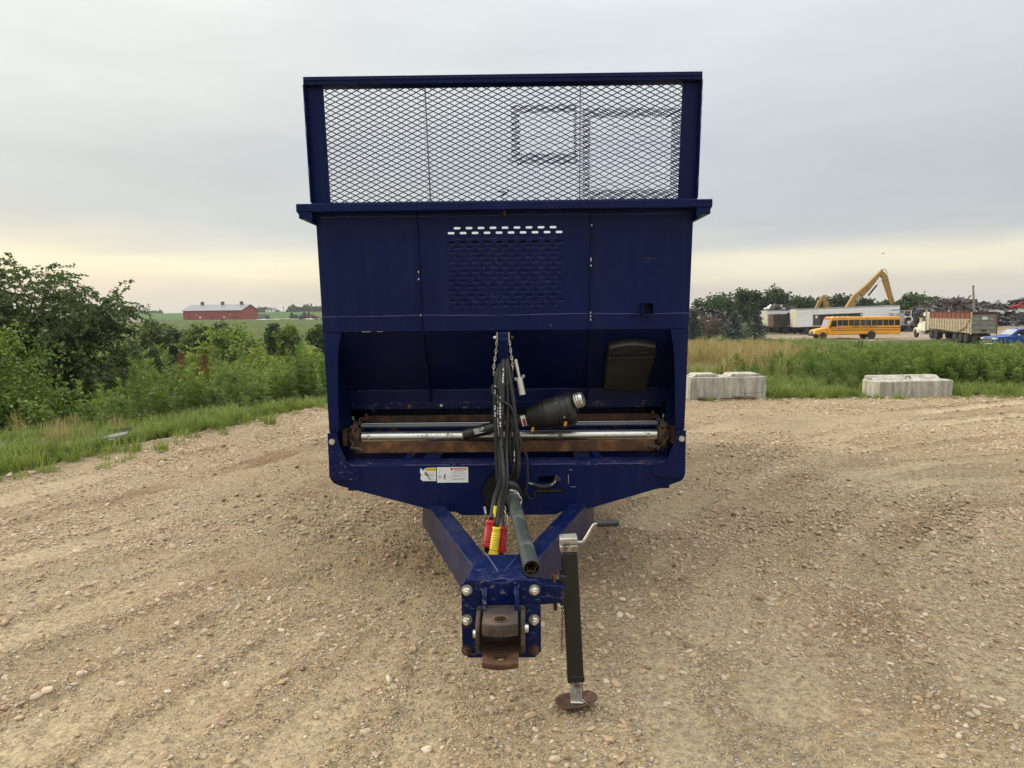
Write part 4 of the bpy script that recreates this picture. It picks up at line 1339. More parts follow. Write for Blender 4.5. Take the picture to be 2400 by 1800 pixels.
# lobed inner tube
x_ = ax.orthogonal().normalized(); y_ = ax.cross(x_)
mb = MB()
ringA, ringB, ringC = [], [], []
for k in range(48):
    an = 2 * math.pi * k / 48
    r = .0222 + .0042 * math.cos(5 * an)
    dirv = x_ * math.cos(an) + y_ * math.sin(an)
    ringA.append(a1 - ax * .02 + dirv * r)
    ringB.append(a1 - ax * .02 + dirv * (r - .004))
    ringC.append(a1 - ax * .10 + dirv * (r - .004))
mb.add(ringA + ringB + ringC, [(k, (k + 1) % 48, 48 + (k + 1) % 48, 48 + k) for k in range(48)] + [(48 + k, 48 + (k + 1) % 48, 96 + (k + 1) % 48, 96 + k) for k in range(48)] + [tuple(range(96, 144))])
sp('lobed_tube', mb, RUST, dl, smooth=40)
sp('bellows', MB().lathe([(-.10, .03), (-.10, .052), (-.085, .044), (-.07, .056), (-.055, .046), (-.04, .054), (-.02, .047), (0, .050), (.01, .043), (.03, .040), (.034, .036)], a0, ax, 24), BLACKP, dl, smooth=50)
sp('driveline_yoke', MB().lathe([(0, .02), (.05, .045), (.15, .05), (.22, .06), (.24, .03)], a0 + Vector((-.05, .40, -.04)), Vector((.04, -.25, .03)), 16), BLACKM, dl, smooth=40)
sp('safety_chain', chain([a0 + Vector((-.012, -.04, .045)), a0 + Vector((.03, -.05, .035)), a0 + Vector((.046, -.06, -.01)), a0 + Vector((.047, -.07, -.035))], .022, .0022, .006), ZINC, dl, smooth=60)
sp('safety_chain', chain([a0 + Vector((-.035, -.02, .03)), a0 + Vector((-.046, -.05, -.02)), a0 + Vector((-.032, -.10, -.075)), a0 + Vector((-.026, -.13, -.105)), a0 + Vector((-.022, -.13, -.135))], .024, .0022, .007), ZINC, dl, smooth=60)
sp('loose_label', MB().box((-.128, -.06, .515), (.012, .0012, .045), (0, -.15, .2)), DECALW)

# --- drawbar: two tapering tubes, nose block, hitch plate
def tongue(s):
    mb = MB()
    b0, b1 = Vector((s * .495, .30, .522)), Vector((s * .048, -1.43, .628))
    d = (b1 - b0)
    sx = Vector((0, 0, 1)).cross(d).normalized()
    w, h0, h1 = .047, .20, .185
    vs = []
    for p, h in ((b0, h0), (b1, h1)):
        vs += [p - sx * w, p + sx * w, p + sx * w - Vector((0, 0, h)), p - sx * w - Vector((0, 0, h))]
    mb.add(vs, [(0, 1, 2, 3), (7, 6, 5, 4), (0, 4, 5, 1), (1, 5, 6, 2), (2, 6, 7, 3), (3, 7, 4, 0)])
    return mb
for s in (-1, 1):
    t_ = sp('drawbar_tube', tongue(s), BLUEW, bevel=.014, bseg=3)
    tag(t_, 'scuffed blue drawbar tube')
sp('nose_block', MB().prism([(-.11, -1.19), (.11, -1.19), (.135, -1.495), (-.135, -1.495)], lambda u, v: (u, v, .6265 + (v + 1.2) * -.012), lambda u, v: (u, v, .40)), BLUEW, bevel=.008)
for s in (-1, 1):
    sp('weld_seam', MB().tube([(s * .075, -1.17, .6265), (s * .012, -1.42, .631)], .003, 5), WELD, smooth=60)
notch = [(-.153, .345), (-.128, .321), (.128, .321), (.153, .345), (.153, .612), (.136, .632), (.045, .632), (.025, .622), (.0, .618), (-.025, .622), (-.045, .632), (-.136, .632), (-.153, .612)]
hpz = plate('hitch_plate', BLUEW, notch, [], .022, frame((0, -1.507, 0), (1, 0, 0), (0, 0, 1)), SP, .003)
tag(hpz, 'blue bolted hitch plate at the drawbar nose')
for i, (x, z) in enumerate([(-.1305, .593), (-.1325, .475), (-.135, .354), (.1285, .592), (.1265, .474), (.127, .354)]):
    low = z < .4
    mt = RUST if low else ZINC
    bo = sp('hitch_bolt', MB().cyl((x, -1.5182, z), (x, -1.5225, z), .0215, .0205, 22), simple('dull_washer', (.34, .32, .26), .5, .7, .2, 30) if not low else RUST, hpz, smooth=30)
    sp('hitch_nut', MB().lathe([(0, .0165), (.014, .0165), (.017, .013)], (x, -1.5226, z), (0, -1, 0), 6), mt, hpz)
    sp('stud_end', MB().lathe([(0, .0095), (.011, .0095), (.013, .007)], (x, -1.5397, z), (0, -1, 0), 12), mt, hpz, smooth=30)
for s in (-1, 1):
    sp('hitch_ear', MB().prism([(-1.5183, .608), (-1.555, .600), (-1.575, .575), (-1.58, .50), (-1.5183, .50)], lambda u, v: (s * .061 - .009, u, v), lambda u, v: (s * .061 + .009, u, v)), BLUEW, hpz, bevel=.003)
# clevis: back plate, cheeks and two tongues with pin holes
DRK = rust_mat('greasy_iron', (.016, .014, .013), (.05, .036, .027), (.13, .08, .048), 9)
cb = plate('hitch_clevis', DRK, rrect(-.094, .345, .093, .534, .012), [], .020, frame((0, -1.529, 0), (1, 0, 0), (0, 0, 1)), SP, .003)
tag(cb, 'rusty black double-tongue hitch clevis')
for s in (-1, 1):
    sp('cheek', MB().prism([(-1.5395, .525), (-1.62, .520), (-1.655, .49), (-1.655, .43), (-1.61, .385), (-1.5395, .375)], lambda u, v: (s * .083 - .009, u, v), lambda u, v: (s * .083 + .007, u, v)), DRK, cb, bevel=.004)
    sp('cross_bolt', MB().cyl((s * .0905, -1.60, .475 if s > 0 else .455), (s * .104, -1.60, .475 if s > 0 else .455), .016, .0145, 14), ZINC, cb, smooth=30)
def tongue_plate(z, y1, w, r):
    arc = [(-w, -1.541), (-w, y1 + .012)] + [(-w + 2 * w * k / 12, y1 + .012 - .018 * math.sin(math.pi * k / 12)) for k in range(1, 12)] + [(w, y1 + .012), (w, -1.541)]
    return arc
MT = lambda z: frame((0, 0, z), (1, 0, 0), (0, 1, 0))
plate('clevis_tongue', DRK, tongue_plate(0, -1.705, .0655, 0), [circle(.002, -1.655, .0245, 20)], .046, MT(.511), cb, .004)
plate('clevis_tongue', RUSTL, tongue_plate(0, -1.725, .066, 0), [circle(.0, -1.668, .0245, 20)], .022, MT(.386), cb, .003)
sp('pin_bush', MB().ring((.002, -1.655, .534), .0275, .0035, (0, 0, 1), 24, 6), RUSTL, cb, smooth=60)

# --- swivel jack pinned to the drawbar's flank
jb = sp('jack_mount', MB().prism([(.145, .578), (.250, .566), (.250, .500), (.145, .492)], lambda u, v: (u, -1.335, v), lambda u, v: (u, -1.42, v)), BLUEW, bevel=.004)
tag(jb, 'blue stub on the drawbar that carries the jack')
sp('mount_pin', MB().cyl((.210, -1.38, .60), (.216, -1.38, .455), .008, None, 10), RUST, jb, smooth=40)
sp('pin_ring', MB().ring((.203, -1.38, .607), .024, .0017, (.1, 1, .1), 20, 5), RUST, jb, smooth=60)
JT, JB = Vector((.273, -1.345, .690)), Vector((.300, -1.322, .140))
jd = (JB - JT).normalized()
def jq(t, off=(0, 0, 0)):
    return JT + jd * t + Vector(off)
jk = sp('swivel_jack', MB().bar(JT, JB, .066, .060, (.0, -1, .15)), BLACKM, bevel=.006)
tag(jk, 'black square-tube swivel jack with crank handle and rusty foot')
sp('pivot_sleeve', MB().span((.2345, -1.39, .475), (.262, -1.31, .60)), BLACKM, jk, bevel=.004)
sp('tube_lip', MB().bar(jq(.53), jq(.556), .070, .064, (0, -1, .15)), BLACKM, jk, bevel=.002)
sp('inner_leg', MB().bar(jq(.54), jq(.665), .048, .046, (0, -1, .15)), simple('dull_galvanised', (.40, .41, .38), .55, .4, .15, 12, .1, 60, dirt=(.14, .075, .04), dirt_amt=.3, dscale=14), jk, bevel=.004)
sp('leg_seam', MB().bar(jq(.556, (.0255, .0, 0)), jq(.665, (.0255, .0, 0)), .004, .040, (0, -1, .15)), RUSTL, jk)
capm = simple('worn_galvanised', (.42, .40, .35), .45, .6, .2, 10, .1, 60, dirt=(.16, .085, .05), dirt_amt=.4, dscale=18)
cp = sp('jack_cap', MB().bar(jq(-.002), jq(-.032), .072, .066, (0, -1, .15)).bar(jq(-.0325), jq(-.062), .072, .060, (0, -1, .15)), capm, jk, bevel=.006, bseg=3)
sp('crank_handle', MB().tube(bez([jq(-.035, (.03, 0, 0)), jq(-.035, (.055, 0, 0)), jq(-.04, (.068, 0, .008)), jq(-.06, (.095, .01, .028)), jq(-.07, (.108, .012, .034)), jq(-.072, (.125, .012, .034))], 20), .0068, 8), capm, jk, smooth=60)
sp('crank_grip', MB().lathe([(0, .010), (.004, .0125), (.085, .0125), (.088, .010)], jq(-.072, (.118, .012, .0345)), (1, .03, .02), 14), BLACKP, jk, smooth=40)
# dished foot
ft = MB()
rings = []
for r_, z_ in ((0, .012), (.03, .012), (.05, .016), (.066, .024), (.078, .036)):
    rings.append((r_, z_))
vs, fs = [], []
for i, (r_, z_) in enumerate(rings[1:]):
    for k in range(28):
        a = 2 * math.pi * k / 28
        flat = .82 if abs(math.sin(a)) > .8 else 1
        vs.append((.303 + r_ * 1.12 * math.cos(a), -1.312 + r_ * .95 * flat * math.sin(a), z_ + .008 + .012 * math.cos(a) * r_ / .078))
nv = len(vs)
for i in range(3):
    for k in range(28):
        fs.append((i * 28 + k, i * 28 + (k + 1) % 28, (i + 1) * 28 + (k + 1) % 28, (i + 1) * 28 + k))
fs.append(tuple(range(28)))
ft.add(vs, fs)
fo = sp('jack_foot', ft, rust_mat('foot_rust', (.05, .026, .018), (.115, .06, .036), (.19, .11, .065), 12), jk, smooth=60)
sd_ = fo.modifiers.new('thick', 'SOLIDIFY'); sd_.thickness = .005; sd_.offset = 1
sp('foot_pin', MB().cyl((.278, -1.345, .045), (.330, -1.345, .042), .006, None, 8).tube(bez([(.325, -1.348, .06), (.34, -1.35, .045), (.352, -1.352, .028)], 8), .0022, 5), ZINC, jk, smooth=50)
sp('pin_chain', chain([(.243, -1.425, .56), (.2425, -1.43, .52), (.2405, -1.43, .45), (.2385, -1.43, .36), (.238, -1.43, .30)], .0125, .0016, .0042), RUST, jk, smooth=60)

# --- wheels (behind the frame)
def wheel(x, y, r=.46, w=.36, parent=None):
    o = sp('wheel', MB().lathe([(-w / 2, .22), (-w / 2 + .02, r - .05), (-w / 2 + .06, r), (w / 2 - .06, r), (w / 2 - .02, r - .05), (w / 2, .22)], (x, y, r), (1, 0, 0), 32), TYRE, smooth=40)
    sp('rim', MB().lathe([(-w / 2 + .03, .215), (-w / 2 + .05, .19), (0, .10), (w / 2 - .05, .19), (w / 2 - .03, .215)], (x, y, r), (1, 0, 0), 24), DECALW, o, smooth=40)
    return o
for y in (2.9, 4.0):
    for s in (-1, 1):
        wheel(s * .80, y)
    sp('axle', MB().cyl((-.62, y, .46), (.62, y, .46), .06, None, 12).span((-.5, y - .06, .50), (-.40, y + .06, .599)).span((.4, y - .06, .50), (.5, y + .06, .599)), BLUE, smooth=40)

# ================================================================== spare driveline half lying on the apron shaft
DLB = thing('driveline_half', 'black plastic driveline guard cone lying across the bright shaft', 'driveline', (0, 0, 0))
DLB.matrix_world = SP.matrix_basis.copy()
DLB.location = SP.location; DLB.rotation_euler = SP.rotation_euler
c0 = Vector((-.34, .12, .945)); c1 = Vector((.50, .075, 1.105))
c0 = Vector((-.30, .13, .966))
axd = Vector((.43, -.012, .105)).normalized()
base = Vector((.128, .095, 1.026))
cone = MB().lathe([(0, .045), (.0, .060), (.01, .064), (.105, .084), (.107, .088), (.185, .094), (.187, .098), (.20, .098), (.203, .094), (.235, .096), (.238, .101), (.262, .101), (.285, .085), (.285, .078), (.20, .072), (.20, .001)], base, axd, 36)
# keep the cone on the shaft: raise so that its lowest edge rests on it
cone_o = cone.build('guard_cone', BLACKP, DLB, smooth=35)
MB().cyl(base + axd * -.40, base + axd * .01, .034, .036, 20).build('guard_tube', BLACKP, DLB, smooth=40)
yk = MB().lathe([(.20, .02), (.24, .05), (.275, .052), (.292, .034), (.30, .034)], base, axd, 18).build('yoke', BLACKM, DLB, smooth=40)
MB().lathe([(.30, .041), (.306, .046), (.313, .043), (.320, .046), (.327, .043), (.334, .046), (.342, .043), (.352, .037), (.352, .022), (.32, .022), (.32, .001)], base + Vector((0, -.006, .012)), axd + Vector((0, -.25, .12)), 24).build('splined_collar', STEEL, yk, smooth=40)
for t_, off in ((.025, Vector((0, -.055, -.062))), (.222, Vector((0, -.075, -.072)))):
    MB().box(base + axd * t_ + off, (.016, .014, .028), (0, .3, 0)).build('orange_clip', ORANGE, DLB, bevel=.003)
MB().box(base + axd * -.028 + Vector((0, -.042, .002)), (.028, .0015, .062), (0, -.24, 0)).build('warning_label', DECALW, DLB)
MB().box(base + axd * -.024 + Vector((0, -.0435, -.008)), (.017, .0015, .040), (0, -.24, 0)).build('label_red_band', DECALR, DLB)
MB().box(base + axd * -.30 + Vector((0, -.0335, .006)), (.060, .0015, .032), (0, -.24, 0)).build('worn_label', simple('worn_label', (.42, .42, .42), .5, 0, .9, 60), DLB)
for t_, q in ((.165, .062), (.215, -.030)):
    MB().cyl(base + axd * t_ + Vector((0, -math.sqrt(.094 ** 2 - q ** 2) + .001, q)), base + axd * t_ + Vector((0, -math.sqrt(.094 ** 2 - q ** 2) - .003, q)), .004, None, 8).build('guard_screw', ZINC, DLB)
# ================================================================== plants
BARK = simple('bark', (.055, .043, .032), .9, 0, .35, 5, .6, 30)
LEAF_LOC = leaf_mat('locust_leaf', (.038, .062, .022), (.115, .155, .050))
LEAF_BRI = leaf_mat('bright_bush_leaf', (.090, .150, .026), (.290, .360, .080))
LEAF_MID = leaf_mat('shrub_leaf', (.055, .095, .024), (.180, .225, .056))
LEAF_DRK = leaf_mat('dark_shrub_leaf', (.036, .066, .026), (.115, .160, .052))
LEAF_YEL = leaf_mat('yellow_bush_leaf', (.095, .140, .022), (.290, .325, .066))
LEAF_WEED = leaf_mat('weed_leaf', (.052, .096, .022), (.240, .310, .088))
LEAF_GRASS = leaf_mat('grass_blade', (.095, .140, .028), (.300, .335, .095))
LEAF_TAN = leaf_mat('dry_grass_blade', (0.2000, 0.1562, 0.0562), (0.5000, 0.3875, 0.1875), .8, .2)
LEAF_SPR = leaf_mat('spruce_needles', (.035, .058, .046), (.115, .150, .125), .6, .1)
LEAF_FAR = leaf_mat('far_leaf', (0.0286, 0.0546, 0.0208), (0.0780, 0.1170, 0.0390))
LEAF_DEAD = leaf_mat('dead_needles', (.09, .065, .04), (.19, .14, .085), .8, .1)
LEAF_RED = leaf_mat('dock_seed', (.10, .032, .014), (.24, .085, .035), .8, .1)

def limb_path(p0, p1, r0, r1, rng, bend=.12, n=6):
    p0, p1 = Vector(p0), Vector(p1)
    L = (p1 - p0).length
    off = Vector(rng.normal(0, bend * L, 3))
    pts, rs = [], []
    for k in range(n + 1):
        t = k / n
        pts.append(p0.lerp(p1, t) + off * math.sin(math.pi * t) * .5)
        rs.append(r0 + (r1 - r0) * t)
    return pts, rs

def make_tree(name, label, cat, base, blobs, leaves, mat, lsize, trunk_r=.06, clump_r=.3, clumps=40, group=None, stems=1, seed=0, droop=.25, trunk_top=None, lw=.36, limbs=14):
    """blobs: crown ellipsoids (centre, radii) in world metres"""
    rng = np.random.default_rng(1000 + seed)
    base = Vector(base)
    root = thing(name, label, cat, base, 0, group)
    vol = np.array([r[0] * r[1] * r[2] for _, r in blobs]) ** (2 / 3)
    pick = rng.choice(len(blobs), clumps, p=vol / vol.sum())
    d = unit(rng.normal(size=(clumps, 3)))
    rad = rng.random(clumps) ** .38
    cc = np.array([np.array(blobs[k][0]) + d[i] * rad[i] * np.array(blobs[k][1]) for i, k in enumerate(pick)]) - np.array(base)
    ctr = np.array([np.array(b_[0]) for b_ in blobs]) - np.array(base)
    # woody frame
    mb = MB()
    for s_ in range(stems):
        k = s_ % len(blobs)
        top = Vector(ctr[k]) + Vector((0, 0, .15 * blobs[k][1][2]))
        foot = Vector((rng.normal(0, trunk_r * 1.5 * (stems > 1)), rng.normal(0, trunk_r * 1.5 * (stems > 1)), -.15))
        P, rs = limb_path(foot, top, trunk_r, trunk_r * .35, rng, .06, 7)
        mb.tube(P, rs, 7)
        for j in range(max(2, limbs // stems)):
            c = Vector(cc[rng.integers(clumps)])
            st = P[2 + rng.integers(4)]
            q, rq = limb_path(st, c, trunk_r * .38, trunk_r * .07, rng, .12, 5)
            mb.tube(q, rq, 5, caps=False)
    mb.build('trunk', BARK, root, smooth=60)
    per = max(1, leaves // clumps)
    ci = np.repeat(np.arange(clumps), per)
    n = len(ci)
    cs = rng.uniform(.6, 1.25, clumps)[ci][:, None] * clump_r
    off = rng.normal(size=(n, 3)) * np.array([1, 1, .72]) * cs * .55
    C = cc[ci] + off
    D = unit(off + rng.normal(size=(n, 3)) * .35 * clump_r + np.array([0, 0, -droop * clump_r]))
    tint = np.clip(rng.normal(.38, .16, clumps)[ci] + rng.normal(0, .13, n), 0, 1)
    L = lsize * rng.uniform(.6, 1.3, n)
    leaf_obj('crown', [leaf_quads(C, D, L, L * lw, tint, rng, .35)], mat, root)
    return root

def spray_tree(name, label, base, blobs, sprays, mat, seed=3, group=None):
    """feathery crown: arching twigs carrying paired leaflets"""
    rng = np.random.default_rng(seed)
    base = Vector(base)
    root = thing(name, label, 'tree', base, 0, group)
    vol = np.array([r[0] * r[1] * r[2] for _, r in blobs]) ** (2 / 3)
    pick = rng.choice(len(blobs), sprays, p=vol / vol.sum())
    d = unit(rng.normal(size=(sprays, 3)))
    rad = rng.random(sprays) ** .42
    rr = np.array([blobs[k][1] for k in pick])
    c0 = np.array([blobs[k][0] for k in pick]) + d * rad[:, None] * rr - np.array(base)
    out = unit(d * np.array([1, 1, .25]) + rng.normal(size=(sprays, 3)) * .3 + np.array([.12, 0, .10]))
    mb = MB()
    mids = [Vector(b_[0]) - base for b_ in blobs]
    for k, m_ in enumerate(mids):
        P, rs = limb_path((rng.normal(0, .12), rng.normal(0, .12), -.2), m_ + Vector((0, 0, .3)), .085, .022, rng, .07, 8)
        mb.tube(P, rs, 7)
        idx = np.nonzero(pick == k)[0]
        for j in idx[:40]:
            q, rq = limb_path(P[3 + rng.integers(5)], c0[j], .018, .004, rng, .08, 5)
            mb.tube(q, rq, 4, caps=False)
    nodes = 9
    t = np.linspace(0, 1, nodes)[None, :, None]
    ln = rng.uniform(.35, .85, sprays)[:, None, None]
    path = c0[:, None, :] + out[:, None, :] * ln * t + np.array([0, 0, -1.0]) * (t ** 2) * ln * rng.uniform(.15, .65, sprays)[:, None, None]
    C = np.repeat(path.reshape(-1, 3), 5, axis=0)
    tang = np.gradient(path, axis=1).reshape(-1, 3)
    tang = unit(np.repeat(tang, 5, axis=0))
    side = unit(np.cross(tang, np.array([0, 0, 1.0]) + rng.normal(size=tang.shape) * .35))
    sg = np.tile([1, -1, .7, -.7, 0.1], len(path.reshape(-1, 3)))[:, None]
    D = side * sg + tang * .55 + rng.normal(size=tang.shape) * .22 + np.array([0, 0, -.15])
    n = len(C)
    tint = np.clip(np.repeat(rng.normal(.36, .17, sprays), nodes * 5) + rng.normal(0, .12, n), 0, 1)
    L = rng.uniform(.055, .11, n)
    C = C + rng.normal(size=C.shape) * .02
    leaf_obj('crown', [leaf_quads(C, D, L, L * .27, tint, rng, .4)], mat, root)
    mb.build('trunk', BARK, root, smooth=60)
    return root

# ------------------------------------------------------------------ clump kinds for grass and weeds
def blades(n, h0, h1, spread, w, mat, seed, bend=.5, name='clump'):
    rng = np.random.default_rng(seed)
    a = rng.uniform(0, 2 * math.pi, n)
    r = spread * np.sqrt(rng.random(n))
    b0 = np.stack([r * np.cos(a), r * np.sin(a), np.full(n, -.02)], 1)
    h = rng.uniform(h0, h1, n)[:, None]
    lean_ = np.stack([np.cos(a + rng.normal(0, .8, n)), np.sin(a + rng.normal(0, .8, n)), np.zeros(n)], 1) * (rng.uniform(.1, 1, n)[:, None] * bend)
    up = np.array([0, 0, 1.0])
    p1 = b0 + (up * .55 + lean_ * .18) * h
    p2 = b0 + (up * .92 + lean_ * .62) * h
    p3 = b0 + (up * .98 + lean_ * 1.05) * h
    sd_ = unit(np.cross(lean_ + up * .2 + rng.normal(size=(n, 3)) * .2, up)) * (w * rng.uniform(.6, 1.3, n)[:, None])
    V = np.stack([b0 - sd_ * .6, b0 + sd_ * .6, p1 + sd_, p1 - sd_, p2 + sd_ * .6, p2 - sd_ * .6, p3 + sd_ * .05, p3 - sd_ * .05], 1).reshape(-1, 3)
    k = np.arange(n)[:, None] * 8
    Q = np.concatenate([k + np.array([0, 1, 2, 3]), k + np.array([3, 2, 4, 5]), k + np.array([5, 4, 6, 7])])
    t = np.repeat(np.clip(rng.normal(.4, .2, n), 0, 1), 8)
    return np_mesh(name, V, Q, mat, {'tint': t})
def weed(seed, stems, h, leaves, ll, lwid, mat, top=0.55, spread=.12, name='weed'):
    rng = np.random.default_rng(seed)
    parts = []
    for s_ in range(stems):
        hh = h * rng.uniform(.72, 1.08)
        base = np.array([rng.normal(0, spread), rng.normal(0, spread), -.05])
        ln = np.array([rng.normal(0, .10), rng.normal(0, .10), 1.0]) * hh
        t = np.sort(rng.random(leaves) ** .6) * .93 + .07
        C = base + ln * t[:, None]
        a = np.arange(leaves) * 2.4 + rng.normal(0, .3, leaves)
        upk = -.15 + 1.1 * t ** 1.5
        D = np.stack([np.cos(a), np.sin(a), upk + rng.normal(0, .15, leaves)], 1)
        L = ll * rng.uniform(.7, 1.25, leaves) * (1.1 - .45 * t)
        tint = np.clip(.12 + .55 * t + rng.normal(0, .12, leaves), 0, 1) * .9  # paler up the stem: tip highlights and shaded gaps put into the tint
        parts.append(leaf_quads(C, D, L, L * lwid, tint, rng, .6))
        # stem as a thin cross of two strips
        for ax_ in (np.array([1, 0, 0.0]), np.array([0, 1.0, 0])):
            w_ = ax_ * .004
            V = np.array([base - w_, base + w_, base + ln + w_ * .3, base + ln - w_ * .3])
            parts.append((V, np.array([[0, 1, 2, 3]]), np.full(4, .55)))
    V = np.concatenate([p[0] for p in parts]); off, Qs = 0, []
    for p in parts:
        Qs.append(p[1] + off); off += len(p[0])
    return np_mesh(name, V, np.concatenate(Qs), mat, {'tint': np.concatenate([p[2] for p in parts])})
proto('grass_kinds', [blades(46, .07, .20, .11, .0042, LEAF_GRASS, 20 + i, .8) for i in range(5)] + [blades(40, .14, .34, .12, .0046, LEAF_GRASS, 30 + i, .7) for i in range(3)])
proto('weed_kinds', [weed(40 + i, 4, 1.15, 85, .15, .105, LEAF_WEED) for i in range(5)] + [weed(50 + i, 3, .9, 60, .17, .15, LEAF_WEED) for i in range(2)])
proto('dry_kinds', [blades(44, .45, .95, .16, .0055, LEAF_TAN, 60 + i, .35) for i in range(4)] + [blades(30, .3, .7, .16, .006, LEAF_GRASS, 66 + i, .5) for i in range(1)])
proto('brush_kinds', [weed(70 + i, 7, 1.3, 60, .20, .20, LEAF_MID, spread=.35) for i in range(3)] + [weed(75 + i, 7, 1.2, 60, .20, .20, LEAF_YEL, spread=.35) for i in range(2)])

def field(n, x0, x1, y0, y1, acc, smin, smax, kinds, probs=None, sink=0.0):
    x = RNG.uniform(x0, x1, n); y = RNG.uniform(y0, y1, n)
    k = RNG.random(n) < acc(x, y)
    x, y = x[k], y[k]
    z = terrain(x, y) - sink
    s = RNG.uniform(smin, smax, len(x))
    rot = np.stack([RNG.normal(0, .08, len(x)), RNG.normal(0, .08, len(x)), RNG.uniform(0, 6.28, len(x))], 1)
    return np.stack([x, y, z], 1), rot, np.stack([s, s, s * RNG.uniform(.8, 1.2, len(x))], 1), RNG.choice(kinds, len(x), p=probs)
def merge(name, label, cat, fields, coll):
    scatter(name, label, cat, *[np.concatenate(a) for a in zip(*fields)], coll)

def clear(f):
    def g(x, y):
        a = f(x, y)
        for (bx, by, hw, hd) in ((4.07, 14.25, .85, .5), (7.6, 14.35, .85, .5), (-5.1, 9.72, .32, .26)):
            a = np.where((abs(x - bx) < hw) & (abs(y - by) < hd), 0, a)
        return a
    return g
# turf along both edges of the yard
def turf_acc(x, y):
    e = edge(x, y) + fbm(x, y, .9, 3, 2) * .35
    d = np.where((e > -.12) & (e < 4.6), np.clip((e + .12) / .35, .12, 1), np.where((e > -.7) & (e <= -.12), .05, 0))
    return d * np.clip(.8 + .6 * fbm(x, y, .8, 3, 4), .25, 1)
fs_ = [field(46000, -13, -2, 3, 17, clear(turf_acc), .35, .9, np.arange(8), [.15] * 5 + [.25 / 3] * 3),
       field(16000, 1.5, 14, 13.6, 17.5, clear(turf_acc), .4, .8, np.arange(8), [.15] * 5 + [.25 / 3] * 3)]
merge('verge_grass', 'short bright green grass along the edge of the gravel', 'grass', fs_, 'grass_kinds')

# tall weeds
BLK = []      # footprints kept clear (concrete blocks)
def weed_left(x, y):
    e = edge(x, y)
    s_ = e + .8 * fbm(x, y, .35, 3, 1)
    return np.where((s_ > 1.7) & (x / np.maximum(y, 1) > -.545 + .05 * fbm(x, y, .5, 2, 3)), np.clip(.65 + .9 * fbm(x, y, .45, 3, 5), .18, 1), 0)
def weed_right(x, y):
    e = edge(x, y)
    u = x / np.maximum(y, 1)
    near = np.where((e > .75) & (e < 9), 1, 0) * np.clip((e - .5) / 1.2, .2, 1)
    gap = np.clip((u - .345 + .10 * fbm(x, y, .4, 2, 1)) * 7, 0, 1)          # taller towards the right
    near = near * np.maximum(gap, np.where(e < 1.6, .5, .03))
    return near * np.clip(.7 + .8 * fbm(x, y, .5, 3, 3), .2, 1)
fs_ = [field(3200, -13, 3.4, 12, 25, weed_left, .60, 1.15, np.arange(7))]
fs_.append(field(420, -12, -3, 5, 15, lambda x, y: np.where((edge(x, y) > .5) & (edge(x, y) < 4), np.clip(.35 + fbm(x, y, .9, 2, 2), 0, 1), 0), .18, .42, np.arange(7)))
merge('tall_weeds', 'tall leafy green weeds beyond the left edge of the yard', 'weeds', fs_, 'weed_kinds')
fs_ = [field(2300, 2.5, 7, 14.3, 22, clear(weed_right), .20, .38, np.arange(7)), field(4600, 6.2, 19, 14.3, 24, clear(weed_right), .34, .70, np.arange(7))]
merge('tall_weeds', 'tall leafy green weeds behind the concrete blocks', 'weeds', fs_, 'weed_kinds')
# dry grass on the rise
def dry_acc(x, y):
    u = x / np.maximum(y, 1)
    return np.clip(kfun(x, y)[1] * 1.1 + .1, 0, 1) * np.clip((.47 - u - .004 * np.maximum(y - 25, 0) * (u > .3)) * 9, 0, 1) * np.clip(.75 + .6 * fbm(x, y, .15, 3, 3), .15, 1)
fs_ = [field(10000, 3, 34, 18, 62, dry_acc, .55, .95, np.arange(5), [.22] * 4 + [.12])]
fs_.append(field(260, -11, -3, 6, 16, lambda x, y: np.where((edge(x, y) > .8) & (edge(x, y) < 5), np.clip(.3 + fbm(x, y, .7, 2, 4), 0, 1), 0), .3, .6, np.arange(5), [.22] * 4 + [.12]))
merge('dry_grass', 'pale straw-coloured dry grass in front of the spruces and among the left weeds', 'grass', fs_, 'dry_kinds')
# brush in the valley and beyond the right-hand weeds
def brush_acc(x, y):
    return np.clip(.42 + .9 * fbm(x, y, .08, 3, 2), 0, 1) * (edge(x, y) > 9)
def brush_r(x, y):
    u = x / y
    return np.clip(.25 + 1.2 * fbm(x, y, .12, 3, 2), 0, 1) * np.clip((u - .38) * 8, 0, 1) * (kfun(x, y)[0] < .25)
fs_ = [field(1500, -40, 0, 22, 75, brush_acc, .6, 1.25, np.arange(5)), field(1100, 8, 50, 26, 56, brush_r, .25, .5, np.arange(5))]
merge('brush', 'low green brush filling the valley and the slope', 'brush', fs_, 'brush_kinds')
# rough meadow texture on the valley sides
def mead(x, y):
    return np.clip(.5 + fbm(x, y, .06, 3, 1), .1, 1) * (edge(x, y) > 3)
fs_ = [field(7000, -60, -2, 18, 130, mead, 1.2, 2.6, np.arange(8)), field(5000, 2, 70, 22, 90, lambda x, y: mead(x, y) * (kfun(x, y)[0] < .3), .8, 1.5, np.arange(8))]
merge('meadow_grass', 'rough green meadow grass on the slopes', 'grass', fs_, 'grass_kinds')

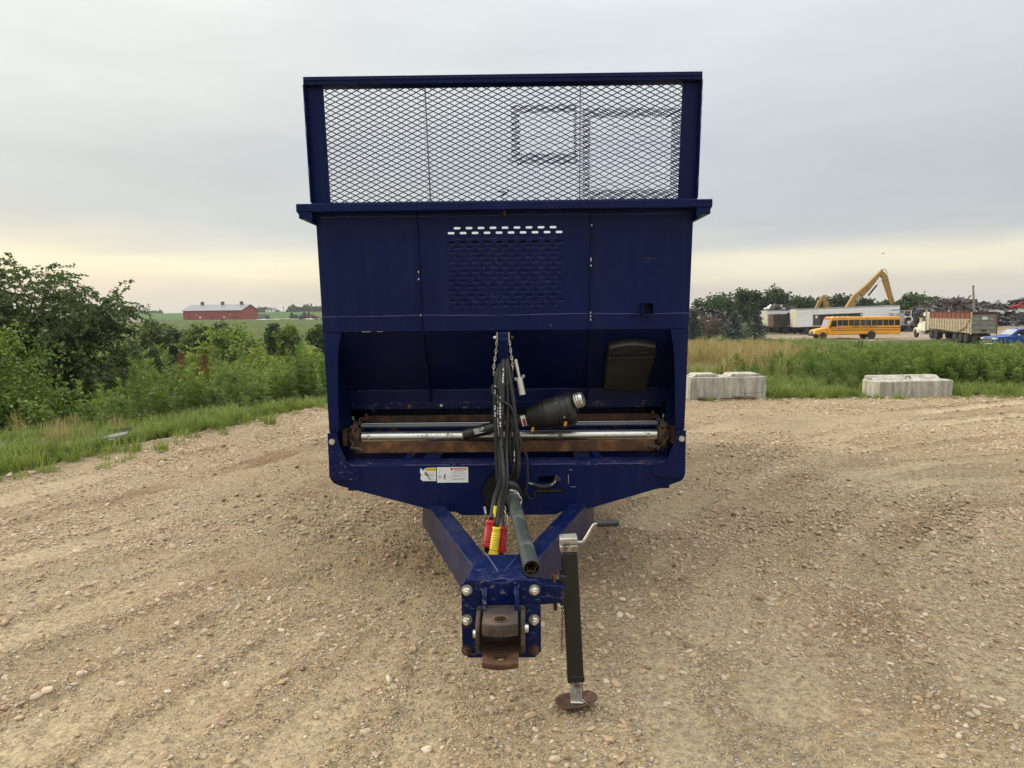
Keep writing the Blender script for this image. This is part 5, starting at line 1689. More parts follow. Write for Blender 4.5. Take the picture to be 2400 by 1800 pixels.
# ------------------------------------------------------------------ the trees and bushes one can tell apart on the left
gz = lambda x, y: ground_z(x, y)
spray_tree('locust_tree', 'tall dark feathery tree at the far left, silhouetted against the yellow sky', (-12.2, 19, gz(-12.2, 19)),
           [((-12.5, 19, 1.75), (1.55, 1.4, 1.35)), ((-11.3, 18.8, 1.1), (1.15, 1.2, 1.25)), ((-10.25, 18.9, 1.75), (.55, .6, .75)), ((-14.4, 19.3, 1.75), (1.5, 1.4, 1.45)), ((-10.6, 18.4, -.30), (1.15, 1.1, .95)), ((-12.3, 18.6, -.3), (1.6, 1.2, 1.1)), ((-9.5, 18.6, -.6), (.75, .8, .75)), ((-14.2, 18.9, -.2), (1.5, 1.2, 1.2))], 2100, LEAF_LOC)
make_tree('leafy_bush', 'bright green leafy bush at the left frame edge in front of the dark tree', 'bush', (-9.2, 13.2, gz(-9.2, 13.2)),
          [((-9.25, 13.2, .35), (1.1, 1.1, 1.05)), ((-8.4, 13.0, .10), (.5, .6, .62)), ((-10.1, 13.5, .75), (1.0, 1.0, .9)), ((-8.6, 13.2, -.35), (.7, .8, .55))], 15000, LEAF_BRI, .085, .05, .30, 130, stems=4, seed=1, lw=.30)
def shrub(name, label, rect, Y, mat, n=4200, seed=0, clumps=60, lobes=3, trunk=.06):
    x0, y0, x1, y1 = rect
    c = at((x0 + x1) / 2, (y0 + y1) / 2, Y)
    k = Y / FPX
    rx, rz = (x1 - x0) / 2 * k, (y1 - y0) / 2 * k
    g = gz(c.x, Y)
    top = c.z + rz
    cz = (top + min(g + .1, c.z - rz)) / 2
    rz = top - cz
    rng = np.random.default_rng(seed + 77)
    blobs = [((c.x, Y, cz), (rx * .80, rx * .75, rz * .92))]
    for q in range(lobes):
        a = rng.uniform(-1, 1)
        blobs.append(((c.x + a * rx * .6, Y + rng.uniform(-.5, .5) * rx, cz + rng.uniform(-.3, .25) * rz), (rx * .46, rx * .5, rz * rng.uniform(.5, .72))))
    return make_tree(name, label, 'shrub', (c.x, Y, g), blobs, n, mat, max(.10, Y * .0052), trunk, rx * .26, clumps, 'shrubs in the valley', stems=3, seed=seed)
SHR = [
    ('dark rounded shrub left of the barn line, behind the brighter ones', (418, 756, 500, 822), 62, LEAF_MID),
    ('broad mid-green shrub below the barn\'s long wall', (481, 766, 622, 826), 56, LEAF_BRI),
    ('dark shrub directly below the left half of the red barn', (458, 749, 538, 795), 74, LEAF_DRK),
    ('narrow dark shrub below the barn\'s gable end', (622, 752, 664, 818), 66, LEAF_DRK),
    ('single ball-shaped olive shrub with a flat base near the trailer', (648, 762, 720, 823), 58, LEAF_MID),
    ('dark shrub touching the trailer\'s left edge', (715, 756, 790, 820), 64, LEAF_DRK),
    ('dark shrub at the feet of the tall feathery tree', (318, 792, 404, 858), 36, LEAF_DRK),
    ('hazy green shrub behind, right of the feathery tree', (300, 756, 400, 806), 70, LEAF_MID),
    ('hazy green shrub between the feathery tree and the barn', (372, 760, 440, 812), 72, LEAF_DRK),
    ('yellow-green bush in the middle of the left weeds', (400, 800, 540, 872), 27, LEAF_YEL),
    ('yellow-green bush in front of the ball-shaped shrub', (540, 794, 664, 862), 26, LEAF_YEL),
    ('light green bush against the trailer\'s left side', (690, 796, 790, 880), 24, LEAF_BRI),
    ('low dark shrub half hidden behind the bright left bush', (250, 790, 330, 880), 30, LEAF_DRK),
]
for i, (lab, rect, Y_, mt) in enumerate(SHR):
    shrub('valley_shrub', lab, rect, Y_, mt, 5200 if Y_ < 40 else 4200, seed=i, clumps=75 if Y_ < 40 else 60)
# dock plants gone to rust-coloured seed
for i, (tx, ty, Y_, h) in enumerate(((478, 875, 15.5, .75), (428, 860, 16.5, .6))):
    p = at(tx, ty, Y_)
    g = gz(p.x, Y_)
    rng = np.random.default_rng(90 + i)
    t = thing('dock_plant', ('larger' if i == 0 else 'smaller') + ' rust-brown seed spike of dock among the left weeds', 'weed', (p.x, Y_, g), 0, 'dock plants')
    H = p.z - g + h / 2
    n = 420
    z = rng.uniform(max(.2, H - h), H, n)
    k = (H - z) / h
    C = np.stack([rng.normal(0, .02 + .10 * k, n) + .04 * np.sin(z * 6), rng.normal(0, .02 + .10 * k, n), z], 1)
    D = np.stack([rng.normal(0, .5, n), rng.normal(0, .5, n), np.full(n, .8)], 1)
    leaf_obj('seed_spike', [leaf_quads(C, D, rng.uniform(.025, .05, n), rng.uniform(.009, .016, n), np.clip(rng.normal(.4, .2, n), 0, 1), rng)], LEAF_RED, t)['kind'] = 'stuff'
    MB().tube([(0, 0, -.1), (.02, 0, H * .5), (.0, 0, H)], [.007, .005, .003], 5).build('stem', LEAF_RED, t)

# ------------------------------------------------------------------ spruces, dead shrub and the deciduous row on the right
def spruce(label, tx, ty_top, ty_base, Y, w_px, seed, mat=LEAF_SPR):
    rng = np.random.default_rng(300 + seed)
    b_ = at(tx, ty_base, Y)
    g = gz(b_.x, Y)
    H = at(tx, ty_top, Y).z - g
    Rr = w_px / 2 * Y / FPX
    root = thing('spruce_tree', label, 'tree', (b_.x, Y, g), 0, 'spruces')
    MB().tube([(0, 0, -.1), (0, 0, H * .6), (0, 0, H * .98)], [.09, .05, .01], 7).build('trunk', BARK, root, smooth=60)
    Cs, Ds = [], []
    lev = 20
    for l in range(lev):
        f = l / lev
        z = H * (.04 + .93 * f)
        r = Rr * (1 - f) ** .85 * rng.uniform(.88, 1.12) + .05
        nb = int(14 - 7 * f)
        for q in range(nb):
            a = 2 * math.pi * q / nb + rng.uniform(0, 1) + l
            rl = r * rng.uniform(.75, 1.1)
            m_ = 34
            t = rng.random(m_) ** .7
            dirv = np.array([math.cos(a), math.sin(a), 0])
            C = dirv * (rl * t)[:, None] + np.array([0, 0, z]) + np.array([0, 0, -1]) * (.28 * rl * t ** 1.3)[:, None]
            sd_ = np.array([-math.sin(a), math.cos(a), 0])
            D = dirv * .8 + sd_ * rng.choice([-1, 1], m_)[:, None] * .8 + np.array([0, 0, -.25]) + rng.normal(0, .2, (m_, 3))
            Cs.append(C); Ds.append(D)
    C = np.concatenate(Cs); D = np.concatenate(Ds)
    n = len(C)
    leaf_obj('crown', [leaf_quads(C, D, rng.uniform(.14, .28, n), rng.uniform(.018, .035, n), np.clip(rng.normal(.38, .2, n), 0, 1), rng, .3)], mat, root)
    return root
spruce('blue-green spruce with a full skirt, nearest of the right-hand spruces', 1720, 724, 797, 66, 80, 0)
spruce('taller darker spruce just left of the dark open trailer', 1768, 703, 785, 74, 66, 1)
spruce('dark spruce pressed against the trailer\'s right edge', 1625, 722, 805, 62, 60, 2)
b_ = at(1663, 780, 68)
make_tree('dead_shrub', 'bare brownish shrub between two spruces on the right', 'shrub', (b_.x, 68, gz(b_.x, 68)), [((b_.x, 68, gz(b_.x, 68) + 1.5), (.9, .8, 1.5))], 2600, LEAF_DEAD, .16, .05, .35, 50, stems=3, seed=60, lw=.12)
def far_tree(label, tx0, ty0, tx1, ty1, Y, seed, mat=LEAF_FAR, n=3600, group='deciduous trees behind the scrapyard', lobes=7, grow=1.15):
    c = at((tx0 + tx1) / 2, (ty0 + ty1) / 2, Y)
    k = Y / FPX
    rx, rz = (tx1 - tx0) / 2 * k * grow, (ty1 - ty0) / 2 * k
    g = gz(c.x, Y)
    if grow > 1.05:
        top = c.z + rz
        low = g + .15 * (top - g)
        c.z = (top + low) / 2
        rz = (top - low) / 2
    rng = np.random.default_rng(500 + seed)
    blobs = [((c.x, Y, c.z), (rx * .62, rx * .62, rz * .68))]
    for q in range(lobes):
        a = 2 * math.pi * q / lobes + rng.uniform(-.4, .4)
        blobs.append(((c.x + math.cos(a) * rx * .58, Y + rng.uniform(-.5, .5) * rx, c.z + math.sin(a) * rz * .58), (rx * .40, rx * .4, rz * .38)))
    return make_tree('deciduous_tree', label, 'tree', (c.x, Y, g), blobs, n, mat, Y * .0042, .22, rx * .20, 90, group, seed=100 + seed, limbs=22)
far_tree('broad dark tree right beside the trailer, left of two tall narrow ones', 1628, 686, 1728, 772, 140, 0)
far_tree('tall narrow tree, first to the right of the broad one', 1728, 674, 1786, 760, 150, 1)
far_tree('tall dense tree above the scrap heap on the white trailer\'s left', 1778, 675, 1852, 755, 150, 2)
far_tree('lower tree behind the small excavator arm', 1840, 696, 1900, 752, 175, 3)
far_tree('tree with a pointed top right of the small excavator arm', 1888, 694, 1952, 750, 175, 4)
far_tree('tree showing behind the foot of the long yellow boom', 1945, 694, 2010, 750, 180, 5)
far_tree('small tree between the boom and its stick', 1996, 700, 2044, 745, 185, 6)
far_tree('lowest far tree, in the gap under the yellow stick', 2048, 708, 2098, 740, 230, 7)
far_tree('large dark tree right of the yellow stick, behind the rusty scrap', 2098, 690, 2168, 762, 145, 8)
far_tree('large dark tree half buried by the rusty scrap heap', 2150, 692, 2212, 752, 150, 9)

# ------------------------------------------------------------------ far left: tree lines on the ridge
ORD = ['first', 'second', 'third', 'fourth', 'fifth', 'sixth', 'seventh', 'eighth', 'ninth', 'tenth', 'eleventh', 'twelfth']
def ridge_tree(label, tx, ty0, ty1, w, Y, seed, group):
    return far_tree(label, tx - w / 2, ty0, tx + w / 2, ty1, Y, seed, LEAF_FAR, 700, group, 4, 1.0)
rows = [(612, 722, 736, 18), (628, 724, 736, 14), (641, 725, 736, 13), (684, 719, 736, 16), (694, 722, 736, 12), (704, 723, 736, 10), (716, 718, 736, 16), (728, 719, 736, 18), (742, 721, 736, 16), (756, 722, 736, 16), (772, 721, 736, 16)]
for i, (tx, y0, y1, w) in enumerate(rows):
    ridge_tree(f'{ORD[i]} far hazy ridge tree right of the red barn, counting from the barn', tx, y0, y1, w * 1.15, 760, 20 + i, 'ridge trees right of the barn')
rows = [(266, 731, 741, 16), (278, 730, 740, 14), (292, 731, 740, 16), (306, 732, 740, 14), (330, 733, 740, 14), (344, 733, 740, 12), (360, 732, 740, 12), (374, 732, 740, 12)]
for i, (tx, y0, y1, w) in enumerate(rows):
    ridge_tree(f'{ORD[i]} far hazy ridge tree left of the red barn, counting from the left', tx, y0, y1, w * 1.15, 900, 40 + i, 'ridge trees left of the barn')
# ================================================================== concrete blocks and debris at the yard's edge
m, nt, b = newmat('cast_concrete')
co = objco(nt)
n1 = noise(nt, 4, 7, .65, co)
mp = nt.nodes.new('ShaderNodeMapping'); mp.inputs['Scale'].default_value = (9, 9, 1.1); lk(nt, co, mp.inputs['Vector'])
n2 = noise(nt, 1.6, 5, .6, mp.outputs[0])
c = ramp(nt, n1.outputs['Fac'], [(.3, (.37, .345, .285)), (.7, (.52, .49, .41))]).outputs[0]
c = mixc(nt, 1.0, c, ramp(nt, n2.outputs['Fac'], [(.32, (.56, .545, .52)), (.6, (1.06, 1.06, 1.05))]).outputs[0], 'MULTIPLY')
n3 = noise(nt, 22, 8, .75, co)
c = mixc(nt, ramp(nt, n3.outputs['Fac'], [(.58, (0, 0, 0)), (.70, (.6, .6, .6))]).outputs[0], c, (.17, .15, .12))
lk(nt, c, b.inputs['Base Color']); b.inputs['Roughness'].default_value = .92
bump(nt, b, n3.outputs['Fac'], .35, .01)
CONC = m
def rough(o, amt, cuts, seed):
    """subdivide and jitter so edges are not ruled"""
    bm = bmesh.new(); bm.from_mesh(o.data)
    bmesh.ops.subdivide_edges(bm, edges=bm.edges, cuts=cuts, use_grid_fill=True)
    r_ = random.Random(seed)
    for v in bm.verts:
        v.co += Vector((r_.gauss(0, amt), r_.gauss(0, amt), r_.gauss(0, amt)))
    bm.to_mesh(o.data); bm.free()
BL = thing('concrete_block', 'pale concrete block with two humped ridges on top, nearest the trailer', 'concrete block', (4.07, 14.25, 0), R(1.5), 'concrete blocks at the yard edge')
o = MB().span((-.71, -.28, -.12), (.71, .28, .42)).build('body', CONC, BL, bevel=.018)
rough(o, .0025, 5, 1)
for x0, x1 in ((-.66, -.15), (.02, .65)):
    MB().prism([(x0, .4195), (x0 + .07, .472), (x1 - .07, .472), (x1, .4195)], lambda u, v: (u, -.20, v), lambda u, v: (u, .24, v)).build('ridge', CONC, BL, bevel=.012)
MB().prism([(-.735, -.02), (-.72, .415), (-.712, .415), (-.712, -.02)], lambda u, v: (u, -.27, v), lambda u, v: (u, .27, v)).build('end_key', CONC, BL)
MB().tube([(.22, -.2815, .12), (.35, -.2815, .105), (.5, -.2815, .115), (.70, -.2815, .13)], .0022, 4).tube([(.47, -.2815, .12), (.475, -.2815, .22), (.46, -.2815, .33)], .0016, 4).build('crack', INK, BL)
BR = thing('concrete_block', 'pale concrete block with a lifting loop on its keyed top, right of the weedy gap', 'concrete block', (7.62, 14.32, 0), R(3.5), 'concrete blocks at the yard edge')
mb = MB()
prof = [(-.72, -.12), (.70, -.12), (.72, .31), (-.72, .30)]
mb.prism(prof, lambda u, v: (u, -.30, v), lambda u, v: (u, .34, v))
o = mb.build('body', CONC, BR, bevel=.02)
rough(o, .003, 5, 2)
MB().prism([(-.02, .302), (.12, .375), (.30, .375), (.335, .302)], lambda u, v: (-.69, u, v), lambda u, v: (-.10, u, v)).build('ridge', CONC, BR, bevel=.012)
MB().prism([(-.02, .302), (.12, .3765), (.30, .3765), (.335, .302)], lambda u, v: (.10, u, v), lambda u, v: (.66, u, v)).build('ridge', CONC, BR, bevel=.012)
MB().prism([(.08, .302), (.20, .3735), (.30, .3735), (.333, .302)], lambda u, v: (-.0995, u, v), lambda u, v: (.0995, u, v)).build('key_recess', CONC, BR)
MB().tube(bez([(-.05, -.02, .31), (-.045, -.02, .36), (-.01, -.02, .375), (.03, -.02, .36), (.04, -.02, .325)], 14), .009, 6).build('lifting_loop', RUST, BR, smooth=60)
for x, z in ((-.05, .305), (.52, .314)):
    MB().box((x, -.18, z), (.035, .03, .015), (0, 0, .5)).build('stone_chip', CONC, BR, bevel=.004)
WOOD = rust_mat('weathered_wood', (.06, .035, .025), (.12, .075, .05), (.22, .15, .10), 6)
for i, (x, y, L, a, lab) in enumerate(((3.62, 13.86, .34, 2, 'short brown plank lying under the left concrete block'), (4.35, 13.90, .42, -4, 'longer brown plank half buried under the concrete block\'s right half'), (4.02, 13.84, .30, 14, 'thin grey stick on the gravel before the concrete block'))):
    t = tag(MB().box((0, 0, .02), (L, .10 if i < 2 else .025, .045 if i < 2 else .02), (0.1, 0, 0)).build('plank', WOOD, None, bevel=.006, loc=(x, y, .01)), lab, 'plank', 'wood scraps by the block')
    t.rotation_euler = (0, 0, R(a))
# broken slab and black plate at the left edge
p = onlot(268, 1038)
t = thing('slab_fragment', 'broken grey slab fragment at the edge of the grass on the left', 'debris', (p[0], p[1], .05), R(25))
plate('slab', simple('old_slab', (.20, .19, .17), .9, 0, .2, 9, .3, 40), [(-.14, -.06), (.02, -.09), (.15, -.03), (.17, .06), (.03, .07), (-.10, .02)], [], .035, frame((0, 0, .04), (1, 0, .1), (0, 1, .15)), t, .006)
plate('chip', MATS['old_slab'], [(-.05, -.03), (.05, -.035), (.06, .03), (-.03, .035)], [], .02, frame((-.03, -.13, .012), (1, .2, 0), (-.2, 1, .1)), t, .004)
p = onlot(278, 1020)
t = tag(MB().box((0, 0, .06), (.26, .02, .05), (0, -.12, 0)).box((.09, 0, .03), (.05, .021, .09)).build('black_strip', BLACKP, None, bevel=.004, loc=(p[0], p[1] + .1, .0)), 'bent black plastic strip lying in the grass behind the grey slab fragment', 'debris')
t.rotation_euler = (0, 0, R(18))

# ================================================================== far left: barn, farm, machines, poles
REDW = simple('red_siding', (.30, .052, .040), .6, 0, .12, .4)
ROOFM = simple('grey_roof', (.22, .22, .225), .45, .2, .06, .5)
WHITE = simple('white_paint', (.72, .73, .72), .5, 0, .06, 1.5, dirt=(.42, .40, .35), dirt_amt=.2, dscale=.8)
CREAM = simple('cream_paint', (.72, .68, .52), .5, 0, .08, 1.5, dirt=(.45, .38, .26), dirt_amt=.25, dscale=1.2)
DARK = simple('dark_void', (.012, .013, .015), .6)
GLASS = simple('dark_glass', (.015, .019, .022), .12, 0, .2, 2)
def nomcoord(th):
    return Vector((math.cos(th), math.sin(th), 0)), Vector((-math.sin(th), math.cos(th), 0))
bx, by = at(566, 750, 320).x, 320
th = R(-10)
bz = gz(bx, by) - .1
BARN = thing('red_barn', 'long red metal barn with grey roof and three roof vents on the far left', 'barn', (bx, by, bz), th)
L, W_, E, RD = 27.3, 14.0, 4.15, 6.6
# long wall from ribbed panels
for k in range(14):
    x0, x1 = -L + k * L / 14, -L + (k + 1) * L / 14 - .05
    MB().span((x0, 0, 0), (x1, .12 + .02 * (k % 2), E)).build('wall_panel', REDW, BARN)
MB().span((-L, .2, 0), (-.02, .3, E)).build('rear_lining', REDW, BARN)
MB().prism([(0.01, 0), (W_, 0), (W_, E), (W_ / 2, RD), (.01, E)], lambda u, v: (-.0, u, v), lambda u, v: (-.15, u, v)).build('gable_wall', REDW, BARN)
MB().prism([(0.01, 0), (W_, 0), (W_, E), (W_ / 2, RD), (.01, E)], lambda u, v: (-L, u, v), lambda u, v: (-L + .15, u, v)).build('gable_wall', REDW, BARN)
MB().span((-L, W_ - .15, 0), (0, W_, E)).build('back_wall', REDW, BARN)
for s in (0, 1):
    f = lambda y: y if s == 0 else W_ - y
    MB().add([(-L - .5, f(-.5), E - .05), (.5, f(-.5), E - .05), (.5, f(W_ / 2), RD + .12), (-L - .5, f(W_ / 2), RD + .12), (-L - .5, f(-.5), E + .10), (.5, f(-.5), E + .10), (.5, f(W_ / 2), RD + .27), (-L - .5, f(W_ / 2), RD + .27)],
             [(0, 1, 2, 3), (4, 5, 6, 7), (0, 1, 5, 4), (1, 2, 6, 5), (2, 3, 7, 6), (3, 0, 4, 7)]).build('roof', ROOFM, BARN)
for x in (-22.3, -12.6, -3.6):
    o = MB().box((x, W_ / 2, RD + .75), (1.1, 1.1, 1.0)).build('roof_vent', simple('vent_brown', (.10, .085, .07), .7), BARN)
    MB().box((x, W_ / 2, RD + 1.5), (1.3, 1.3, .5), None, (.1, .1)).build('vent_cap', MATS['vent_brown'], o)
for x, w in ((-24.5, 1.2), (-19.2, .9), (-13.6, 1.2), (-8.0, .8), (-2.9, 1.2)):
    MB().span((x - w / 2, -.05, 1.0), (x + w / 2, -.01, 1.6)).build('window', DARK if w > 1 else WHITE, BARN)
for x in (-21.0, -5.0):
    MB().span((x - .2, -.05, 2.3), (x + .2, -.01, 2.7)).build('wall_light', WHITE, BARN)
MB().span((-24.9, -.04, .0), (-20.4, -.005, .75)).build('base_stain', simple('dark_siding', (.16, .04, .035), .7), BARN)

p = at(301, 748, 250)
g = gz(p.x, 250)
me = bpy.data.meshes.new('soil_mound')
bm = bmesh.new(); bmesh.ops.create_uvsphere(bm, u_segments=28, v_segments=12, radius=1)
for v in bm.verts:
    v.co = Vector((v.co.x * 6.6, v.co.y * 4.5, max(-.2, v.co.z) * 1.55 + .15 * math.sin(v.co.x * 5) * math.cos(v.co.y * 4)))
bm.to_mesh(me); bm.free(); me.shade_smooth(); me.materials.append(simple('pale_soil', (.34, .29, .235), .95, 0, .15, .6))
tag(link(bpy.data.objects.new('soil_mound', me)), 'low pale soil mound in the field left of the barn', 'mound').location = (p.x, 250, g - .05)
POLE = simple('pole_wood', (.10, .085, .07), .9)
for i, (tx, y0, y1, Y_, lab) in enumerate(((283, 719, 741, 420, 'thin power pole above the soil mound'), (350, 711, 741, 360, 'taller power pole with crossarms between the mound and the barn'), (260, 716, 741, 420, 'thin power pole at the edge of the feathery tree'), (665, 718, 737, 520, 'thin power pole between the farm buildings and ridge trees'))):
    a, c_ = at(tx, y0, Y_), at(tx, y1, Y_)
    g = gz(c_.x, Y_)
    t = thing('power_pole', lab, 'pole', (c_.x, Y_, g), 0, 'power poles on the horizon')
    H = a.z - g
    MB().cyl((0, 0, -.2), (0, 0, H), .22 if i == 1 else .15, .13, 8).build('shaft', POLE, t)
    for k in range(3 if i == 1 else 1):
        MB().box((0, 0, H - .5 - k * 1.1), (2.2, .15, .18)).build('crossarm', POLE, t)
# farmstead beyond the barn
for tx0, tx1, y0, Y_, lab in ((622, 641, 723, 640, 'pale gabled farm building half hidden by trees beyond the barn'), (641, 661, 730, 640, 'low pale farm shed beyond the barn'), (632, 638, 721, 655, 'small square farm tower above the pale buildings')):
    a = at(tx0, y0, Y_); b2 = at(tx1, y0, Y_)
    g = gz((a.x + b2.x) / 2, Y_)
    w, h = b2.x - a.x, a.z - g
    t = thing('farm_building', lab, 'building', ((a.x + b2.x) / 2, Y_, g), 0, 'farm buildings on the ridge')
    MB().span((-w / 2, 0, -.5), (w / 2, 5, h * .72)).build('wall', WHITE, t)
    MB().prism([(-w / 2 - .3, h * .72), (w / 2 + .3, h * .72), (w / 4, h), (-w / 4, h)], lambda u, v: (u, -.3, v), lambda u, v: (u, 5.3, v)).build('roof', ROOFM, t)
    for k in (-.25, .2):
        MB().span((w * k - .5, -.06, h * .25), (w * k + .5, -.01, h * .5)).build('window', DARK, t)
# gravel strip and parked machines right of the barn
xs_ = [at(622, 754, 300), at(760, 757, 300)]
sx0, sx1 = xs_[0].x, xs_[1].x
gx = spaced([(sx0, sx1, 2, 2)]); gy = spaced([(288, 312, 3, 3)])
X, Y, Q = grid(gx, gy)
me = np_mesh('gravel_strip', np.stack([X, Y, terrain(X, Y) + .12], 1), Q, simple('pale_gravel', (.55, .50, .42), .95, 0, .1, .4), None, True)
tag(link(bpy.data.objects.new('gravel_strip', me)), 'pale gravel strip beside the barn', None, kind='structure')
MACH = [(688, 'green', (.02, .09, .03)), (698, 'dark grey', (.06, .06, .06)), (708, 'dark green', (.02, .05, .025)), (717, 'maroon', (.16, .02, .03)), (727, 'dark red', (.20, .025, .025)), (738, 'grey', (.12, .11, .10)), (748, 'orange', (.45, .16, .03))]
for i, (tx, cn, cc) in enumerate(MACH):
    p = at(tx, 753, 300 + (i % 3) * 2)
    g = gz(p.x, p.y) + .12
    big_ = cn in ('maroon', 'dark red', 'green')
    k = 1.25 if big_ else .85
    t = thing('farm_machine', f'{cn} farm machine, {ORD[i]} in the row right of the barn', 'farm machine', (p.x, p.y, g), R(20 * (i % 3)), 'farm machines parked by the barn')
    mt = simple(f'machine_{cn}'.replace(' ', '_'), cc, .5)
    MB().box((0, 0, .95 * k), (1.9 * k, .8 * k, .55 * k)).box((.55 * k, 0, 1.3 * k), (.8 * k, .75 * k, .25 * k)).build('body', mt, t)
    MB().box((-.45 * k, 0, 1.65 * k), (.8 * k, .8 * k, .85 * k), None, (.9, .9)).build('cab', GLASS if big_ else mt, t)
    for sx in (-1, 1):
        MB().cyl((-.6 * k, sx * .45 * k, .55 * k), (-.6 * k, sx * .72 * k, .55 * k), .55 * k, None, 14).build('wheel', TYRE, t)
        MB().cyl((.7 * k, sx * .42 * k, .35 * k), (.7 * k, sx * .62 * k, .35 * k), .35 * k, None, 12).build('wheel', TYRE, t)
p = at(617, 750, 318)
t = thing('box_truck', 'small grey truck parked at the barn\'s gable end', 'truck', (p.x, 318, gz(p.x, 318)), R(0))
MB().span((-1.8, -1, .6), (1.2, 1, 2.3)).build('box', simple('truck_grey', (.16, .17, .18), .5), t)
MB().span((1.25, -.95, .6), (2.6, .95, 1.8)).build('cab', simple('truck_dark', (.06, .065, .07), .4), t)
for x in (-1.1, 1.9):
    MB().cyl((x, -1.02, .4), (x, 1.02, .4), .4, None, 12).build('wheel', TYRE, t)

# bird
p = at(2070, 594, 120)
t = tag(MB().prism([(-.28, .0), (-.10, .05), (.10, .03), (.30, -.05), (.12, -.04), (-.08, -.03)], lambda u, v: (u, -.04, v), lambda u, v: (u, .10, v)).add([(-.05, 0, .01), (.10, 0, .01), (.02, .35, .06), (-.05, 0, .01), (.10, 0, .01), (.02, -.35, .06)], [(0, 1, 2), (3, 4, 5)]).build('bird', simple('dark_feather', (.02, .02, .022), .7), None, loc=p), 'dark bird gliding in the grey sky above the yellow boom', 'bird')
# ================================================================== vehicles and scrap in the yard on the right
BUSY = simple('bus_yellow', (.78, .335, .018), .38, 0, .06, .8, dirt=(.55, .24, .03), dirt_amt=.25, dscale=1.3)
BUSROOF = simple('bus_roof_yellow', (.80, .48, .10), .4, 0, .05, .8)
CHROME = simple('chrome', (.70, .70, .68), .2, .9, .1, 4)
PICK = simple('pickup_blue', (.012, .055, .27), .22, 0, .08, .8)
def v_wheel(root, x, y, r, w, rim, side=1, name='wheel'):
    o = MB().lathe([(0, r * .62), (.02, r * .96), (w * .2, r), (w * .8, r), (w - .02, r * .96), (w, r * .62)], (x, y, r), (0, side, 0), 22).build(name, TYRE, root, smooth=40)
    MB().lathe([(w - .06, r * .60), (w - .015, r * .56), (w - .05, r * .30), (w - .02, r * .20), (w - .02, .01)], (x, y, r), (0, side, 0), 16).build('rim', rim, o, smooth=40)
    return o
def prof_body(poly, y0, y1):
    return MB().prism(poly, lambda u, v: (u, y0, v), lambda u, v: (u, y1, v))

# ---------------- school bus (local +x forward)
bxw = at(1902, 796, 104).x
BUS = thing('school_bus', 'orange-yellow school bus with black stripes parked in front of the white trailer', 'bus', (bxw, 104, gz(bxw + 6, 104) + .02), R(180))
# origin at front bumper; body extends to local -x
LB = 11.7
o = prof_body([(-LB, .62), (-LB, 2.85), (-LB + .12, 3.0), (-2.35, 3.0), (-2.15, 2.86), (-1.75, 1.62), (-1.75, .55), (-2.6, .55), (-2.9, .62)], -1.2, 1.2).build('body', BUSY, BUS, bevel=.05)
prof_body([(-LB + .06, 2.965), (-2.3, 2.965), (-2.42, 3.05), (-LB + .2, 3.05)], -1.1, 1.1).build('roof', BUSROOF, BUS, bevel=.03)
prof_body([(-1.76, .60), (-1.76, 1.55), (-1.3, 1.50), (-.22, 1.26), (-.06, 1.12), (-.02, .70), (-.30, .58)], -1.0, 1.0).build('hood', BUSY, BUS, bevel=.06)
prof_body([(.0, .42), (.10, .46), (.10, .68), (.0, .72), (-.5, .70), (-.5, .45)], -1.1, 1.1).build('bumper', BLACKM, BUS, bevel=.02)
MB().span((-.03, -.55, .74), (.012, .55, 1.10)).build('grille', CHROME, BUS, bevel=.01)
for s in (-1, 1):
    MB().span((-.04, s * .62, .82), (.01, s * .88, 1.04)).build('headlight', WHITE, BUS, bevel=.02)
    MB().lathe([(0, .58), (.05, .60), (.10, .56), (.10, .48), (0, .48)], (-1.15, s * .95, .50), (0, s, 0), 20).build('fender', BUSY, BUS, smooth=40)
    v_wheel(BUS, -1.15, s * .90, .48, .26, DARK, s)
    v_wheel(BUS, -7.75, s * .785, .49, .46, DARK, s)
    MB().cyl((-7.75, s * 1.19, .52), (-7.75, s * 1.207, .52), .585, None, 24).build('wheel_arch', DARK, BUS)
    for z, x0, x1 in ((1.52, -LB + .05, -1.95), (1.22, -LB + .25, -2.2), (.66, -LB + 1.6, -8.4), (.66, -7.1, -3.1)):
        MB().span((x0, s * 1.201, z - .035), (x1, s * 1.225, z + .035)).build('rub_rail', BLACKM, BUS)
    n = 11
    for k in range(n):
        x0 = -LB + .12 + k * (LB - 3.05) / n
        x1 = x0 + (LB - 3.05) / n - (.05 if k % 2 else .09)
        MB().span((x0, s * 1.201, 1.82), (x1, s * 1.212, 2.62)).build('side_window', GLASS, BUS)
    MB().prism([(-2.93, 1.70), (-2.05, 1.70), (-2.28, 2.58), (-2.93, 2.58)], lambda u, v: (u, s * 1.201, v), lambda u, v: (u, s * 1.213, v)).build('driver_window', GLASS, BUS)
MB().add([(-1.72, -1.02, 1.66), (-1.72, 1.02, 1.66), (-2.05, 1.0, 2.66), (-2.05, -1.0, 2.66)], [(0, 1, 2, 3)]).build('windshield', simple('pale_glass', (.30, .33, .34), .1), BUS)
MB().span((-2.14, -.9, 2.70), (-2.06, .9, 2.95)).build('warning_lamp_panel', simple('bus_lamp', (.55, .14, .05), .4), BUS, bevel=.02)
st = MB().cyl((-3.35, 1.23, 1.52), (-3.35, 1.26, 1.52), .25, None, 8).build('stop_arm', WHITE, BUS)
MB().cyl((-3.35, 1.2605, 1.52), (-3.35, 1.268, 1.52), .215, None, 8).build('stop_sign_face', simple('stop_red', (.50, .02, .03), .4), st)
lettering('stop_lettering', 'STOP', WHITE, .15, frame((-3.35, 1.2685, 1.52), (-1, 0, 0), (0, 0, 1)), st, .002)
